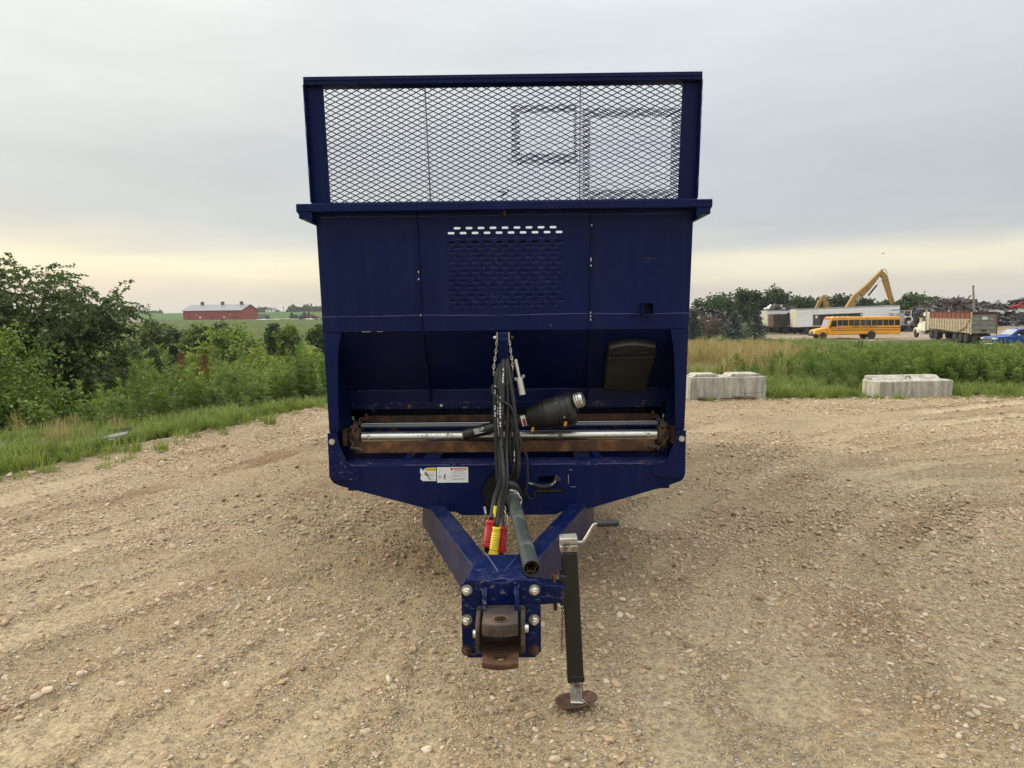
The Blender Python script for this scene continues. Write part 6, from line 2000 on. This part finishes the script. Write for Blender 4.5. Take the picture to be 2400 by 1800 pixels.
for x0, x1 in ((-6.1, -5.1), (-7.1, -6.4), (-7.9, -7.35), (-8.5, -8.05)):
    MB().span((x0, 1.201, 1.64), (x1, 1.207, 1.73)).build('faded_lettering', INK, BUS)
for x in (-2.6, -3.3, -4.0, -4.7):
    MB().box((x, .5, 3.09), (.18, .18, .08)).build('roof_lamp', WHITE, BUS, bevel=.02)
MB().box((-2.02, 1.35, 1.75), (.08, .18, .30)).build('mirror', BLACKM, BUS)

# ---------------- white van trailer behind the bus
X0 = at(1867, 770, 118).x
def van_trailer(name, label, x0, y0, L, h, mat, tilt=0, slope=0.0):
    t = thing(name, label, 'trailer', (x0, y0, gz(x0, y0) + .05), tilt)
    t.rotation_euler = (0, R(slope), tilt)
    MB().span((0, 0, 1.15), (L, 2.6, 1.15 + h)).build('box', mat, t, bevel=.03)
    MB().span((0, -.02, 1.15 + h - .16), (L, 2.62, 1.15 + h + .02)).build('top_rail', simple('alloy_rail', (.34, .32, .29), .5, .3), t)
    MB().span((0.02, -.02, 1.02), (L, 2.62, 1.149)).build('base_rail', simple('dark_rail', (.05, .045, .045), .7), t)
    for y in (.02, 1.32):
        d_ = MB().span((-.06, y, 1.2), (-.002, y + 1.26, 1.05 + h)).build('rear_door', CREAM, t, bevel=.02)
        for yy in (y + .3, y + .95):
            MB().cyl((-.09, yy, 1.25), (-.09, yy, 1.0 + h), .025, None, 6).build('lock_rod', ZINC, d_)
    for x in (1.7, 2.95):
        for s, y in ((-1, .35), (1, 2.25)):
            v_wheel(t, x, y, .50, .30, DARK, s)
    MB().span((.9, .5, .75), (4.0, 2.1, 1.0)).build('bogie', DARK, t)
    for y in (.4, 2.1):
        MB().span((L - 3.2, y, .05), (L - 3.05, y + .12, 1.02)).build('landing_leg', DARK, t)
    return t
VT = van_trailer('box_trailer', 'long white box trailer behind the school bus', X0, 118, 16.3, 2.85, WHITE, R(0), -1.6)
MB().span((2.6, -.025, 1.30), (10.4, -.002, 3.02)).build('side_opening', DARK, VT)
MB().span((2.62, -.04, 1.32), (3.65, -.026, 2.98)).build('side_door', simple('brown_door', (.07, .062, .055), .7), VT)
MB().span((3.0, -.05, 2.45), (3.3, -.041, 2.85)).build('paper_notice', DECALW, VT)
MB().span((10.1, -.05, 2.62), (10.3, -.026, 2.9)).build('paper_notice', DECALW, VT)
X1 = at(1797, 770, 127).x
van_trailer('box_trailer', 'white box trailer mostly hidden behind the dark slatted trailer', X1, 127, 12.0, 2.6, WHITE, 0, 0)
# ---------------- dark slatted scrap trailer
X2 = at(1813, 778, 121).x
DT = thing('scrap_trailer', 'dark rusty slat-sided scrap trailer left of the white trailer', 'trailer', (X2, 121, gz(X2, 121) + .03), R(0))
SLAT = rust_mat('dark_slats', (.014, .013, .012), (.035, .030, .026), (.07, .055, .04), 2)
BRN = rust_mat('brown_slats', (.06, .032, .022), (.11, .062, .045), (.17, .10, .07), 2)
rr = random.Random(4)
for k in range(22):
    MB().span((k * .36, 0 - .02 * (k % 2), 1.1), (k * .36 + .33, .07, 3.25 + rr.uniform(-.12, .22))).build('side_slat', SLAT, DT)
for k in range(4):
    MB().span((-.08, .02 + k * .61, 1.15), (-.0, .02 + k * .61 + .55, 3.2)).build('rear_slat', BRN, DT)
for z in (1.25, 2.3, 3.1):
    MB().span((-.14, 0, z), (-.081, 2.5, z + .10)).build('rear_bar', BRN, DT)
MB().span((.0, .08, 1.0), (8, 2.45, 1.09)).build('deck', DARK, DT)
MB().span((.0, 2.4, 1.1), (8, 2.48, 3.2)).build('far_side', SLAT, DT)
for x in (2.1, 3.5):
    for s, y in ((-1, .30), (1, 2.15)):
        v_wheel(DT, x, y, .50, .30, DARK, s)
for x in (2.3, 3.9):
    MB().span((x, -.06, 1.22), (x + .16, -.045, 1.38)).build('reflector', WHITE, DT)

# ---------------- utility truck with rack, partly behind the bus
X3 = at(2099, 782, 116).x
UT = thing('utility_truck', 'white and blue truck with a pipe rack behind the bus tail', 'truck', (X3, 116, gz(X3 + 1, 116)), R(0))
NAVY = simple('navy_paint', (.012, .035, .10), .35)
MB().span((.0, 0, .9), (1.2, 2.4, 2.9)).build('toolbox', simple('grey_panel', (.34, .34, .33), .5), UT, bevel=.03)
prof_body([(1.25, .9), (1.25, 2.35), (2.45, 2.35), (2.9, 1.75), (2.9, .9)], .1, 2.3).build('cab', WHITE, UT, bevel=.05)
MB().span((1.55, .085, 1.65), (2.35, .099, 2.2)).build('door_window', GLASS, UT)
MB().span((1.30, .085, 1.1), (1.75, .099, 2.05)).build('side_panel', BRN, UT)
prof_body([(2.2, .5), (2.35, 1.1), (2.75, 1.45), (3.3, 1.4), (3.75, 1.15), (3.8, .6)], .0, 2.4).build('hood', NAVY, UT, bevel=.08)
for y in (.05, 2.25):
    for x in (.1, 1.2, 2.3):
        MB().span((x, y, 2.3), (x + .07, y + .07, 3.15)).build('rack_post', WHITE, UT)
    MB().span((0, y, 3.15), (2.4, y + .07, 3.22)).build('rack_rail', WHITE, UT)
MB().span((-.6, .2, 3.25), (1.0, .5, 3.38)).build('blue_bar', NAVY, UT)
for x in (.6, 2.95):
    for s, y in ((-1, .3), (1, 2.1)):
        v_wheel(UT, x, y, .48, .28, CHROME, s)

# ---------------- dump semi-trailer and its white tractor
RB = at(2303, 808, 80)
hz = R(82)
TANP = simple('tan_paint', (.42, .35, .235), .6, 0, .12, 1.2, dirt=(.26, .19, .12), dirt_amt=.45, dscale=1.6)
REDP = simple('faded_red', (.20, .05, .036), .6, 0, .15, 1.0, dirt=(.14, .07, .045), dirt_amt=.35, dscale=1.5)
GREYT = simple('grey_tailgate', (.26, .245, .205), .6, 0, .12, 1.2, dirt=(.15, .12, .09), dirt_amt=.4, dscale=1.6)
TZ = gz(RB.x, 82)
DTR = thing('dump_trailer', 'tan and red end-dump semi-trailer with three rear axles', 'trailer', (RB.x, 80, TZ), hz)
LT = 11.0
zb = lambda x: 1.05 + x * .035          # floor rises towards the front
for s in (-1, 1):
    prof_body([(0, 1.05), (LT, zb(LT)), (LT, 2.62), (0, 2.62)], s * 1.22, s * 1.17).build('side_panel', TANP, DTR)
    prof_body([(.02, 2.625), (LT, 2.625), (LT, 3.32), (.02, 3.28)], s * 1.20, s * 1.15).build('board', REDP, DTR)
    for k in range(16):
        x = .3 + k * .70
        prof_body([(x, zb(x) + .05), (x + .12, zb(x) + .05), (x + .12, 2.60), (x, 2.60)], s * 1.225, s * 1.29).build('side_rib', TANP, DTR)
    for k in range(10):
        x = .5 + k * 1.12
        prof_body([(x, 2.64), (x + .10, 2.64), (x + .10, 3.27), (x, 3.27)], s * 1.205, s * 1.25).build('board_rib', REDP, DTR)
    prof_body([(0, 3.285), (LT, 3.325), (LT, 3.42), (0, 3.38)], s * 1.24, s * 1.12).build('top_rail', RUST, DTR)
    prof_body([(0, 1.72), (LT, 1.92), (LT, 2.0), (0, 1.80)], s * 1.226, s * 1.275).build('mid_rail', TANP, DTR)
    prof_body([(0.2, .85), (LT - .2, 1.2), (LT - .2, 1.42), (.2, 1.04)], s * .55, s * .40).build('chassis_beam', REDP, DTR)
    for x in (1.3, 2.65, 4.0):
        v_wheel(DTR, x, s * .62, .51, .60, CREAM, s)
prof_body([(LT - .05, 1.45), (LT, 1.45), (LT + .05, 3.35), (LT, 3.35)], -1.15, 1.15).build('front_wall', TANP, DTR)
MB().span((.05, -1.15, 1.06), (LT, 1.15, 1.12)).build('floor', RUST, DTR)
tg = MB().span((-.06, -1.20, 1.06), (-.002, 1.20, 3.02)).build('tailgate', GREYT, DTR)
for z in (1.10, 1.55, 2.0, 2.45, 2.92):
    MB().span((-.13, -1.18, z), (-.061, 1.18, z + .07)).build('gate_bar', GREYT, tg)
for y in (-1.18, -.35, .25, 1.08):
    MB().span((-.125, y, 1.171), (-.0615, y + .09, 2.919)).build('gate_post', GREYT, tg)
MB().span((-.11, -.26, 1.18), (-.0625, .24, 1.54)).build('grain_door', BRN, tg)
MB().span((-.14, -.30, 2.55), (-.131, .22, 2.86)).build('plate_sticker', DECALW, tg)
MB().span((-.07, -1.22, 3.05), (-.0, 1.22, 3.36)).build('header_board', RUST, DTR)
MB().span((-.15, -1.31, .95), (-.0, -1.21, 3.36)).build('corner_post', REDP, DTR)
MB().span((-.15, 1.21, .95), (-.0, 1.31, 3.36)).build('corner_post', TANP, DTR)
MB().span((-.35, -1.1, .55), (-.15, 1.1, .78)).build('rear_bumper', RUST, DTR)
for s in (-1, 1):
    MB().span((-.3, s * .75, .15), (-.26, s * 1.2, .85)).build('mud_flap', DARK, DTR)
MB().tube([(3.0, 1.30, 1.2), (1.2, 1.33, 1.6), (-.05, 1.30, 2.75)], .035, 6).build('tarp_strap', RUST, DTR)
# tractor
fwd_ = Vector((math.cos(hz), math.sin(hz), 0))
TP = Vector((RB.x, 80, 0)) + fwd_ * (LT - 1.2)
TRK = thing('semi_tractor', 'white conventional semi tractor coupled to the dump trailer', 'truck', (TP.x, TP.y, gz(TP.x, TP.y)), hz)
MB().span((-1.6, -.5, .70), (6.4, .5, .95)).build('frame', DARK, TRK)
prof_body([(1.6, 1.0), (1.6, 3.05), (2.0, 3.2), (3.3, 3.15), (3.55, 2.3), (3.6, 1.0)], -1.1, 1.1).build('cab', CREAM, TRK, bevel=.06)
MB().span((1.592, -.55, 2.2), (1.598, .70, 2.78)).build('rear_window', GLASS, TRK)
for s in (-1, 1):
    MB().span((2.55, s * 1.101, 2.1), (3.35, s * 1.112, 2.75)).build('door_window', GLASS, TRK)
    MB().cyl((1.9, s * 1.28, .9), (1.9, s * 1.28, 3.5), .10, None, 10).build('exhaust_stack', CHROME, TRK, smooth=40)
    MB().cyl((2.2, s * 1.0, .80), (3.4, s * 1.0, .80), .30, None, 14).build('fuel_tank', CHROME, TRK, smooth=40)
    prof_body([(4.7, .60), (4.82, 1.0), (5.15, 1.25), (5.6, 1.28), (6.0, 1.1), (6.3, .72), (6.15, .62), (5.92, .92), (5.5, 1.10), (5.1, .95), (4.92, .60)], s * .62, s * 1.17).build('fender', CREAM, TRK, bevel=.03)
    v_wheel(TRK, 5.5, s * .86, .52, .30, CHROME, s)
    for x in (-.7, .65):
        v_wheel(TRK, x, s * .62, .52, .58, CHROME, s)
    MB().span((-1.45, s * .65, .15), (-1.41, s * 1.2, 1.05)).build('mud_flap', DARK, TRK)
    MB().span((3.5, s * 1.15, 1.9), (3.6, s * 1.4, 2.5)).build('mirror', CREAM, TRK)
prof_body([(3.6, .95), (3.6, 2.2), (5.9, 1.85), (6.3, 1.6), (6.35, .8)], -.62, .62).build('hood', CREAM, TRK, bevel=.08)
MB().span((6.351, -.55, .75), (6.45, .55, 1.7)).build('grille', CHROME, TRK)
MB().span((-1.1, -.6, .96), (.3, .6, 1.15)).build('fifth_wheel', DARK, TRK)
MB().span((1.4, -.25, 3.15), (1.7, .25, 3.26)).build('roof_lamp', WHITE, TRK)
# stand-alone things under the trailer's neck
p = TP + fwd_ * -1.0

# ---------------- blue pickup
PX0 = at(2312, 820, 70).x
PK = thing('pickup_truck', 'blue pickup truck with chrome grille cut off by the right frame edge', 'pickup truck', (PX0, 70, gz(PX0 + 2, 70) + .02), R(180))
# local +x forward (towards the left of the picture), +y towards the camera; front bumper at x=0
o = prof_body([(-.12, .55), (-.08, 1.05), (-.22, 1.22), (-1.55, 1.32), (-1.7, 1.33), (-3.95, 1.36), (-5.85, 1.36), (-5.9, .62), (-5.4, .50), (-.9, .45)], -1.0, 1.0).build('body', PICK, PK, bevel=.07, bseg=3)
prof_body([(-1.55, 1.30), (-2.35, 1.88), (-2.6, 1.95), (-3.75, 1.95), (-3.95, 1.88), (-4.05, 1.30)], -.86, .86).build('cab', PICK, PK, bevel=.06, bseg=3)
for s in (-1, 1):
    prof_body([(-2.05, 1.38), (-2.48, 1.83), (-3.05, 1.84), (-3.05, 1.38)], s * .862, s * .872).build('door_window', GLASS, PK)
    prof_body([(-3.12, 1.38), (-3.12, 1.84), (-3.70, 1.82), (-3.85, 1.38)], s * .862, s * .872).build('rear_window', GLASS, PK)
    v_wheel(PK, -1.02, s * .80, .41, .24, CHROME, s)
    v_wheel(PK, -4.75, s * .80, .41, .24, CHROME, s)
    MB().lathe([(0, .50), (.03, .50), (.03, .43), (0, .43)], (-1.02, s * .99, .43), (0, s, 0), 22).build('wheel_arch', DARK, PK, smooth=40)
    MB().lathe([(0, .50), (.03, .50), (.03, .43), (0, .43)], (-4.75, s * .99, .43), (0, s, 0), 22).build('wheel_arch', DARK, PK, smooth=40)
    MB().box((-2.2, s * 1.12, 1.38), (.14, .26, .18)).build('mirror', CHROME, PK, bevel=.03)
    MB().box((-2.75, s * 1.01, 1.14), (.24, .03, .04)).build('door_handle', CHROME, PK)
    MB().span((-.36, s * .62, .98), (-.04, s * 1.005, 1.14)).build('headlight', WHITE, PK, bevel=.02)
ws = MB().add([(-1.60, -.80, 1.33), (-1.60, .80, 1.33), (-2.34, .74, 1.90), (-2.34, -.74, 1.90)], [(0, 1, 2, 3)]).build('windshield', MATS['pale_glass'], PK)
gr = MB().span((-.09, -.66, .70), (-.045, .66, 1.12)).build('grille', DARK, PK)
for z in (.76, .86, 1.0, 1.08):
    MB().span((-.044, -.78, z - .025), (-.015, .78, z + .025)).build('grille_bar', CHROME, gr)
MB().span((-.10, -.98, .48), (.06, .98, .64)).build('bumper', CHROME, PK, bevel=.03)
MB().box((-2.5, .3, 1.98), (.12, .05, .06)).build('roof_fin', PICK, PK)

# ---------------- material handler and small excavator
CATY = simple('machine_yellow', (.36, .205, .045), .55, 0, .15, .8, dirt=(.17, .105, .045), dirt_amt=.4, dscale=.8)
EY = 150
def pxm(tx, ty):
    v = at(tx, ty, EY); return v
A0, A1, A2 = pxm(1978, 735), pxm(2064, 638), pxm(2104, 742)
EX = thing('excavator', 'large yellow excavator with a long raised boom behind the white trailer', 'excavator', (A0.x - 1, EY, gz(A0.x, EY)), 0)
off = -Vector(EX.location)
def boom(pts, ws, y0=-.45, y1=.45):
    up_, dn = [], []
    for i, p_ in enumerate(pts):
        t_ = (pts[min(i + 1, len(pts) - 1)] - pts[max(i - 1, 0)]).normalized()
        n_ = Vector((-t_.z, 0, t_.x))
        up_.append(p_ + n_ * ws[i]); dn.append(p_ - n_ * ws[i])
    poly = [(v.x, v.z) for v in up_ + dn[::-1]]
    Yc = pts[0].y
    return MB().prism(poly, lambda u, v: (u, Yc + y0, v), lambda u, v: (u, Yc + y1, v))
bo = boom([A0 + off, A0.lerp(A1, .35) + off + Vector((-.25, 0, .2)), A0.lerp(A1, .62) + off, A1 + off], [.48, .78, .62, .30]).build('boom', CATY, EX, bevel=.05)
mark = A0.lerp(A1, .36) + off + Vector((.02, -.47, .12))
dirb = (A1 - A0).normalized()
plate('logo_panel', DARK, [(-1.1, -.25), (.6, -.25), (1.1, .25), (-.6, .25)], [], .02, frame(mark, dirb, Vector((-dirb.z, 0, dirb.x))), bo)
lettering('logo_lettering', 'CAT', WHITE, .62, frame(mark + Vector((0, -.03, 0)), dirb, Vector((-dirb.z, 0, dirb.x))), bo, .02, bold=.02)
lettering('boom_number', '73', INK, .75, frame(A0.lerp(A1, .60) + off + Vector((0, -.475, .0)), dirb, Vector((-dirb.z, 0, dirb.x))), bo, .02)
stick = boom([A1 + off + Vector((-.1, .0, .3)), A1 + off + Vector((.75, 0, -.9)), A1.lerp(A2, .55) + off, A2 + off], [.30, .58, .42, .22], -.35, .35).build('stick', CATY, EX, bevel=.05)
cyl0, cyl1 = A0.lerp(A1, .52) + off + Vector((.95, -.3, -.7)), A1 + off + Vector((.25, -.3, -1.2))
MB().cyl(cyl0, cyl0.lerp(cyl1, .6), .17, None, 10).build('cylinder_barrel', DARK, EX, smooth=40)
MB().cyl(cyl0.lerp(cyl1, .6), cyl1, .09, None, 8).build('cylinder_rod', CHROME, EX, smooth=40)
MB().tube(bez([A1 + off + Vector((-.2, -.4, .45)), A1 + off + Vector((.6, -.5, .55)), A1 + off + Vector((1.1, -.5, -.3))], 10), .06, 5).build('boom_hose', RUBBER, EX)
MB().cyl(A2 + off + Vector((0, -.4, 0)), A2 + off + Vector((0, .4, 0)), .35, None, 12).build('tip_pin', RUST, EX)
for k in range(4):
    a = 2 * math.pi * k / 4
    MB().tube(bez([A2 + off + Vector((0, 0, -.3)), A2 + off + Vector((.8 * math.cos(a), .8 * math.sin(a), -.9)), A2 + off + Vector((.5 * math.cos(a), .5 * math.sin(a), -1.9))], 8), [.2] * 8 + [.08], 5).build('grapple_tine', RUST, EX)
MB().span((-3.2, -1.5, 1.5), (2.4, 1.5, 3.3)).build('house', CATY, EX, bevel=.1)
MB().span((1.0, -1.7, 1.6), (2.6, -.4, 3.8)).build('cab', GLASS, EX, bevel=.08)
for s in (-1, 1):
    prof_body([(-2.6, .1), (2.2, .1), (2.7, .55), (2.2, 1.05), (-2.6, 1.05), (-3.0, .55)], s * 1.0, s * 1.6).build('track', DARK, EX)
MB().span((-1.2, -1.0, .5), (1.2, 1.0, 1.49)).build('undercarriage', DARK, EX)
EY = 155
B0, B1, B2 = pxm(1943, 738), pxm(1930, 694), pxm(1908, 732)
E2 = thing('excavator', 'yellow excavator with only its bent arm showing above the white trailer roof', 'excavator', (B0.x + 1, EY, gz(B0.x, EY)), 0)
off = -Vector(E2.location)
boom([B0 + off, B0.lerp(B1, .6) + off, B1 + off], [.45, .5, .3], -.3, .3).build('boom', CATY, E2, bevel=.05)
boom([B1 + off + Vector((.1, 0, .15)), B1.lerp(B2, .4) + off, B2 + off], [.25, .42, .25], -.25, .25).build('stick', CATY, E2, bevel=.05)
MB().cyl(B1.lerp(B2, .2) + off + Vector((.1, -.3, -.5)), B2 + off + Vector((.5, -.3, -.1)), .14, None, 8).build('bucket_cylinder', DARK, E2)
prof_body([(B2.x + off.x - 1.0, B2.z + off.z), (B2.x + off.x + .5, B2.z + off.z + .3), (B2.x + off.x + .6, B2.z + off.z - .8), (B2.x + off.x - .7, B2.z + off.z - .9)], -.6, .6).build('bucket', RUST, E2)
MB().span((-.8, -1.3, 1.0), (3.0, 1.3, 2.4)).build('house', CATY, E2, bevel=.1)
MB().span((-.7, -1.35, 1.1), (.6, -.2, 2.8)).build('cab', GLASS, E2, bevel=.06)
for s in (-1, 1):
    prof_body([(-1.2, .05), (3.0, .05), (3.4, .45), (3.0, .85), (-1.2, .85), (-1.6, .45)], s * .8, s * 1.3).build('track', DARK, E2)
MB().span((.2, -.8, .4), (1.8, .8, .99)).build('undercarriage', DARK, E2)

# ---------------- leaning pole
a, c_ = at(2281, 672, 112), at(2287, 742, 112)
g = gz(c_.x, 112)
t = thing('leaning_pole', 'bare pole leaning slightly left above the dump trailer', 'pole', (c_.x, 112, g), 0)
MB().cyl((0, 0, -.3), (a.x - c_.x, 0, a.z - g), .19, .13, 10).build('shaft', simple('grey_pole', (.20, .19, .15), .8), t, smooth=40)
MB().cyl((a.x - c_.x, 0, a.z - g), (a.x - c_.x, 0, a.z - g + .18), .16, .12, 8).build('cap', DARK, t)

# ---------------- scrap heaps (nobody could count the pieces)
SCR = [rust_mat('scrap_rust', (.03, .02, .016), (.08, .05, .035), (.17, .10, .065), 1.5), simple('scrap_grey', (.20, .20, .20), .5, .3, .3, 1), simple('scrap_dark', (.03, .03, .032), .6, .2, .3, 1), simple('scrap_white', (.60, .60, .58), .5, 0, .2, 1), simple('scrap_brown', (.10, .06, .042), .7, 0, .3, 1), simple('scrap_blue', (.10, .14, .19), .5, 0, .2, 1)]
def heap(label, pts, Y, n, seed, mix, rods=.5, size=1.0):
    """pts: (photo x, photo y of crest) - the heap's ridge line"""
    rng = random.Random(seed)
    crest = [at(x, y, Y) for x, y in pts]
    me = bpy.data.meshes.new('scrap_heap')
    V, F, MI = [], [], []
    for k in range(n):
        i = rng.randrange(len(crest) - 1)
        c_ = crest[i].lerp(crest[i + 1], rng.random())
        g = gz(c_.x, Y)
        h = c_.z - g
        t_ = rng.random() ** .6
        p_ = Vector((c_.x + rng.gauss(0, .5 * size), Y - (1 - t_) * h * 1.2 + rng.uniform(-1, 1.5), g + h * t_ - .15))
        mb = MB()
        rot = Euler((rng.uniform(0, 6), rng.uniform(-.7, .7), rng.uniform(0, 6)))
        q = rng.random()
        if q < rods:
            mb.box(p_, (rng.uniform(1.0, 3.6) * size, .09 * size, .09 * size), Euler((0, rng.uniform(-.7, .7), rng.uniform(0, 6))))
        elif q < rods + .25:
            mb.box(p_, (rng.uniform(.5, 1.7) * size, rng.uniform(.4, 1.1) * size, .05), rot)
        else:
            mb.box(p_, (rng.uniform(.3, 1.2) * size, rng.uniform(.3, .8) * size, rng.uniform(.2, .7) * size), rot, (rng.uniform(.4, 1), rng.uniform(.4, 1)))
        k0 = len(V)
        V += mb.v; F += [tuple(i_ + k0 for i_ in f) for f in mb.f]
        MI += [rng.choices(range(6), mix)[0]] * len(mb.f)
    # solid core
    for a_, b2 in zip(crest[:-1], crest[1:]):
        k0 = len(V)
        for c_ in (a_, b2):
            g = gz(c_.x, Y)
            h = (c_.z - g) * .86
            V += [(c_.x, Y - h * 1.15, g - .2), (c_.x, Y, g + h), (c_.x, Y + h * .9, g - .2)]
        F += [(k0, k0 + 1, k0 + 4, k0 + 3), (k0 + 1, k0 + 2, k0 + 5, k0 + 4)]
        MI += [2, 2]
    me.from_pydata([tuple(v) for v in V], [], F)
    for m_ in SCR:
        me.materials.append(m_)
    me.polygons.foreach_set('material_index', MI)
    return tag(link(bpy.data.objects.new('scrap_heap', me)), label, 'scrap heap', kind='stuff')
heap('tangled grey scrap heap behind the spruces', [(1590, 735), (1625, 722), (1655, 724), (1690, 735), (1712, 752)], 128, 420, 1, (3, 2, 3, 1, 3, 0), .35)
heap('mixed scrap heap above the dark slatted trailer', [(1772, 738), (1800, 722), (1820, 712), (1850, 720), (1872, 728), (1890, 736)], 134, 420, 2, (4, 2, 2, 1.4, 3, .6), .3)
heap('heap of rusty rods and beams above the white tractor', [(2108, 742), (2140, 729), (2175, 710), (2200, 698), (2222, 706), (2240, 716)], 118, 800, 3, (5, 3, 3, .15, 4, .2), .72, .9)
heap('heap of dark rusty scrap left of the leaning pole', [(2222, 716), (2240, 702), (2256, 697), (2274, 703), (2290, 715)], 117, 500, 4, (4, 1.5, 4, .3, 4, .2), .55, .9)
heap('heap of crushed metal and white panels right of the leaning pole', [(2276, 722), (2300, 709), (2325, 707), (2352, 713), (2372, 722), (2400, 730)], 120, 520, 5, (2, 2, 5, 1.4, 2, .4), .3, .95)
heap('low litter of scrap at the foot of the junk cars', [(2325, 748), (2350, 744), (2380, 742), (2420, 740), (2480, 738)], 117, 240, 6, (2, 2, 5, .8, 2, .4), .3, .7)

# ---------------- junk cars piled at the right edge
def junk_car(label, tx, ty, Y, col, rz, tilt=0, squash=1.0):
    p_ = at(tx, ty, Y)
    t = thing('junk_car', label, 'car', p_, rz, 'junk cars stacked at the right edge')
    t.rotation_euler = (0, R(tilt), rz)
    mt = simple('car_' + '_'.join('%02d' % int(c_ * 100) for c_ in col), col, .35, 0, .1, .6, dirt=(.10, .08, .06), dirt_amt=.2, dscale=.8)
    prof_body([(-2.2, .30), (-2.25, .62), (-2.0, .80), (-1.2, .86), (1.3, .84), (2.05, .70), (2.25, .50), (2.2, .28)], -.85, .85).build('body', mt, t, bevel=.08, bseg=3)
    prof_body([(-1.55, .83), (-.95, .83 + .48 * squash), (.25, .83 + .50 * squash), (1.0, .82)], -.70, .70).build('roof', mt, t, bevel=.08, bseg=3)
    for s in (-1, 1):
        prof_body([(-1.25, .87), (-.88, .82 + .42 * squash), (-.35, .82 + .43 * squash), (-.35, .87)], s * .702, s * .712).build('side_window', DARK, t)
        prof_body([(-.28, .87), (-.28, .82 + .43 * squash), (.20, .82 + .43 * squash), (.72, .87)], s * .702, s * .712).build('side_window', DARK, t)
        for x in (-1.35, 1.35):
            MB().cyl((x, s * .60, .30), (x, s * .87, .30), .33, None, 14).build('wheel_well', DARK, t)
    return t
junk_car('red junk car without wheels, second from the top of the pile', 2392, 727, 119, (.36, .022, .035), R(180))
junk_car('black crushed car on top of the red one', 2400, 716, 119.5, (.015, .015, .017), R(175), -6, .9)
junk_car('cream-white junk car directly under the red one', 2386, 738.5, 118.5, (.72, .70, .60), R(182), 0, .35)
junk_car('black crushed car at the bottom of the pile', 2388, 747.5, 118, (.03, .032, .035), R(178), 0, .45)
junk_car('dark grey crushed car lodged left of the red one', 2357, 731, 120, (.06, .06, .065), R(160), 8, .6)
junk_car('grey-white crushed car low in the heap behind the dump trailer', 2312, 741, 117, (.55, .55, .52), R(170), 0, .5)
junk_car('grey crushed car between the dark one and the black bottom one', 2350, 740, 118.5, (.18, .18, .17), R(185), -5, .35)

# ---------------- red jug and grey bundle at the frame's right edge
p_ = at(2393, 812, 64)
t = thing('red_jug', 'small red jug at the right frame edge below the pickup', 'jug', (p_.x, 64, p_.z - .15))
MB().box((0, 0, .18), (.3, .22, .36), None, (.8, .8)).build('body', simple('jug_red', (.42, .03, .025), .5), t, bevel=.03)
MB().ring((0, 0, .40), .08, .025, (0, 1, 0), 10, 5).build('handle', MATS['jug_red'], t)
p_ = at(2378, 812, 64.5)
t = thing('grey_bundle', 'grey weathered bundle in the grass left of the red jug', 'bundle', (p_.x, 64.5, p_.z - .15))
o = MB().box((0, 0, .18), (.95, .5, .42), None, (.85, .6)).build('tarp', simple('grey_tarp', (.30, .29, .27), .8), t, bevel=.08, bseg=3)
MB().ring((.1, 0, .2), .30, .02, (1, 0, 0), 14, 5).build('rope', BRN, t)
# ================================================================== evening haze: one closed box of even, thin air
hm = bpy.data.materials.new('haze')
hm.use_nodes = True
hm.node_tree.nodes.clear()
ho = hm.node_tree.nodes.new('ShaderNodeOutputMaterial')
hv = hm.node_tree.nodes.new('ShaderNodeVolumePrincipled')
hv.inputs['Color'].default_value = (.86, .89, .93, 1)
hv.inputs['Density'].default_value = 0.0002
hv.inputs['Anisotropy'].default_value = 0.2
hm.node_tree.links.new(hv.outputs[0], ho.inputs['Volume'])
hz_ = MB().span((-1750, -220, -14), (1750, 2350, 30)).build('haze', hm)
tag(hz_, 'thin pale evening haze over the fields', None, kind='stuff')
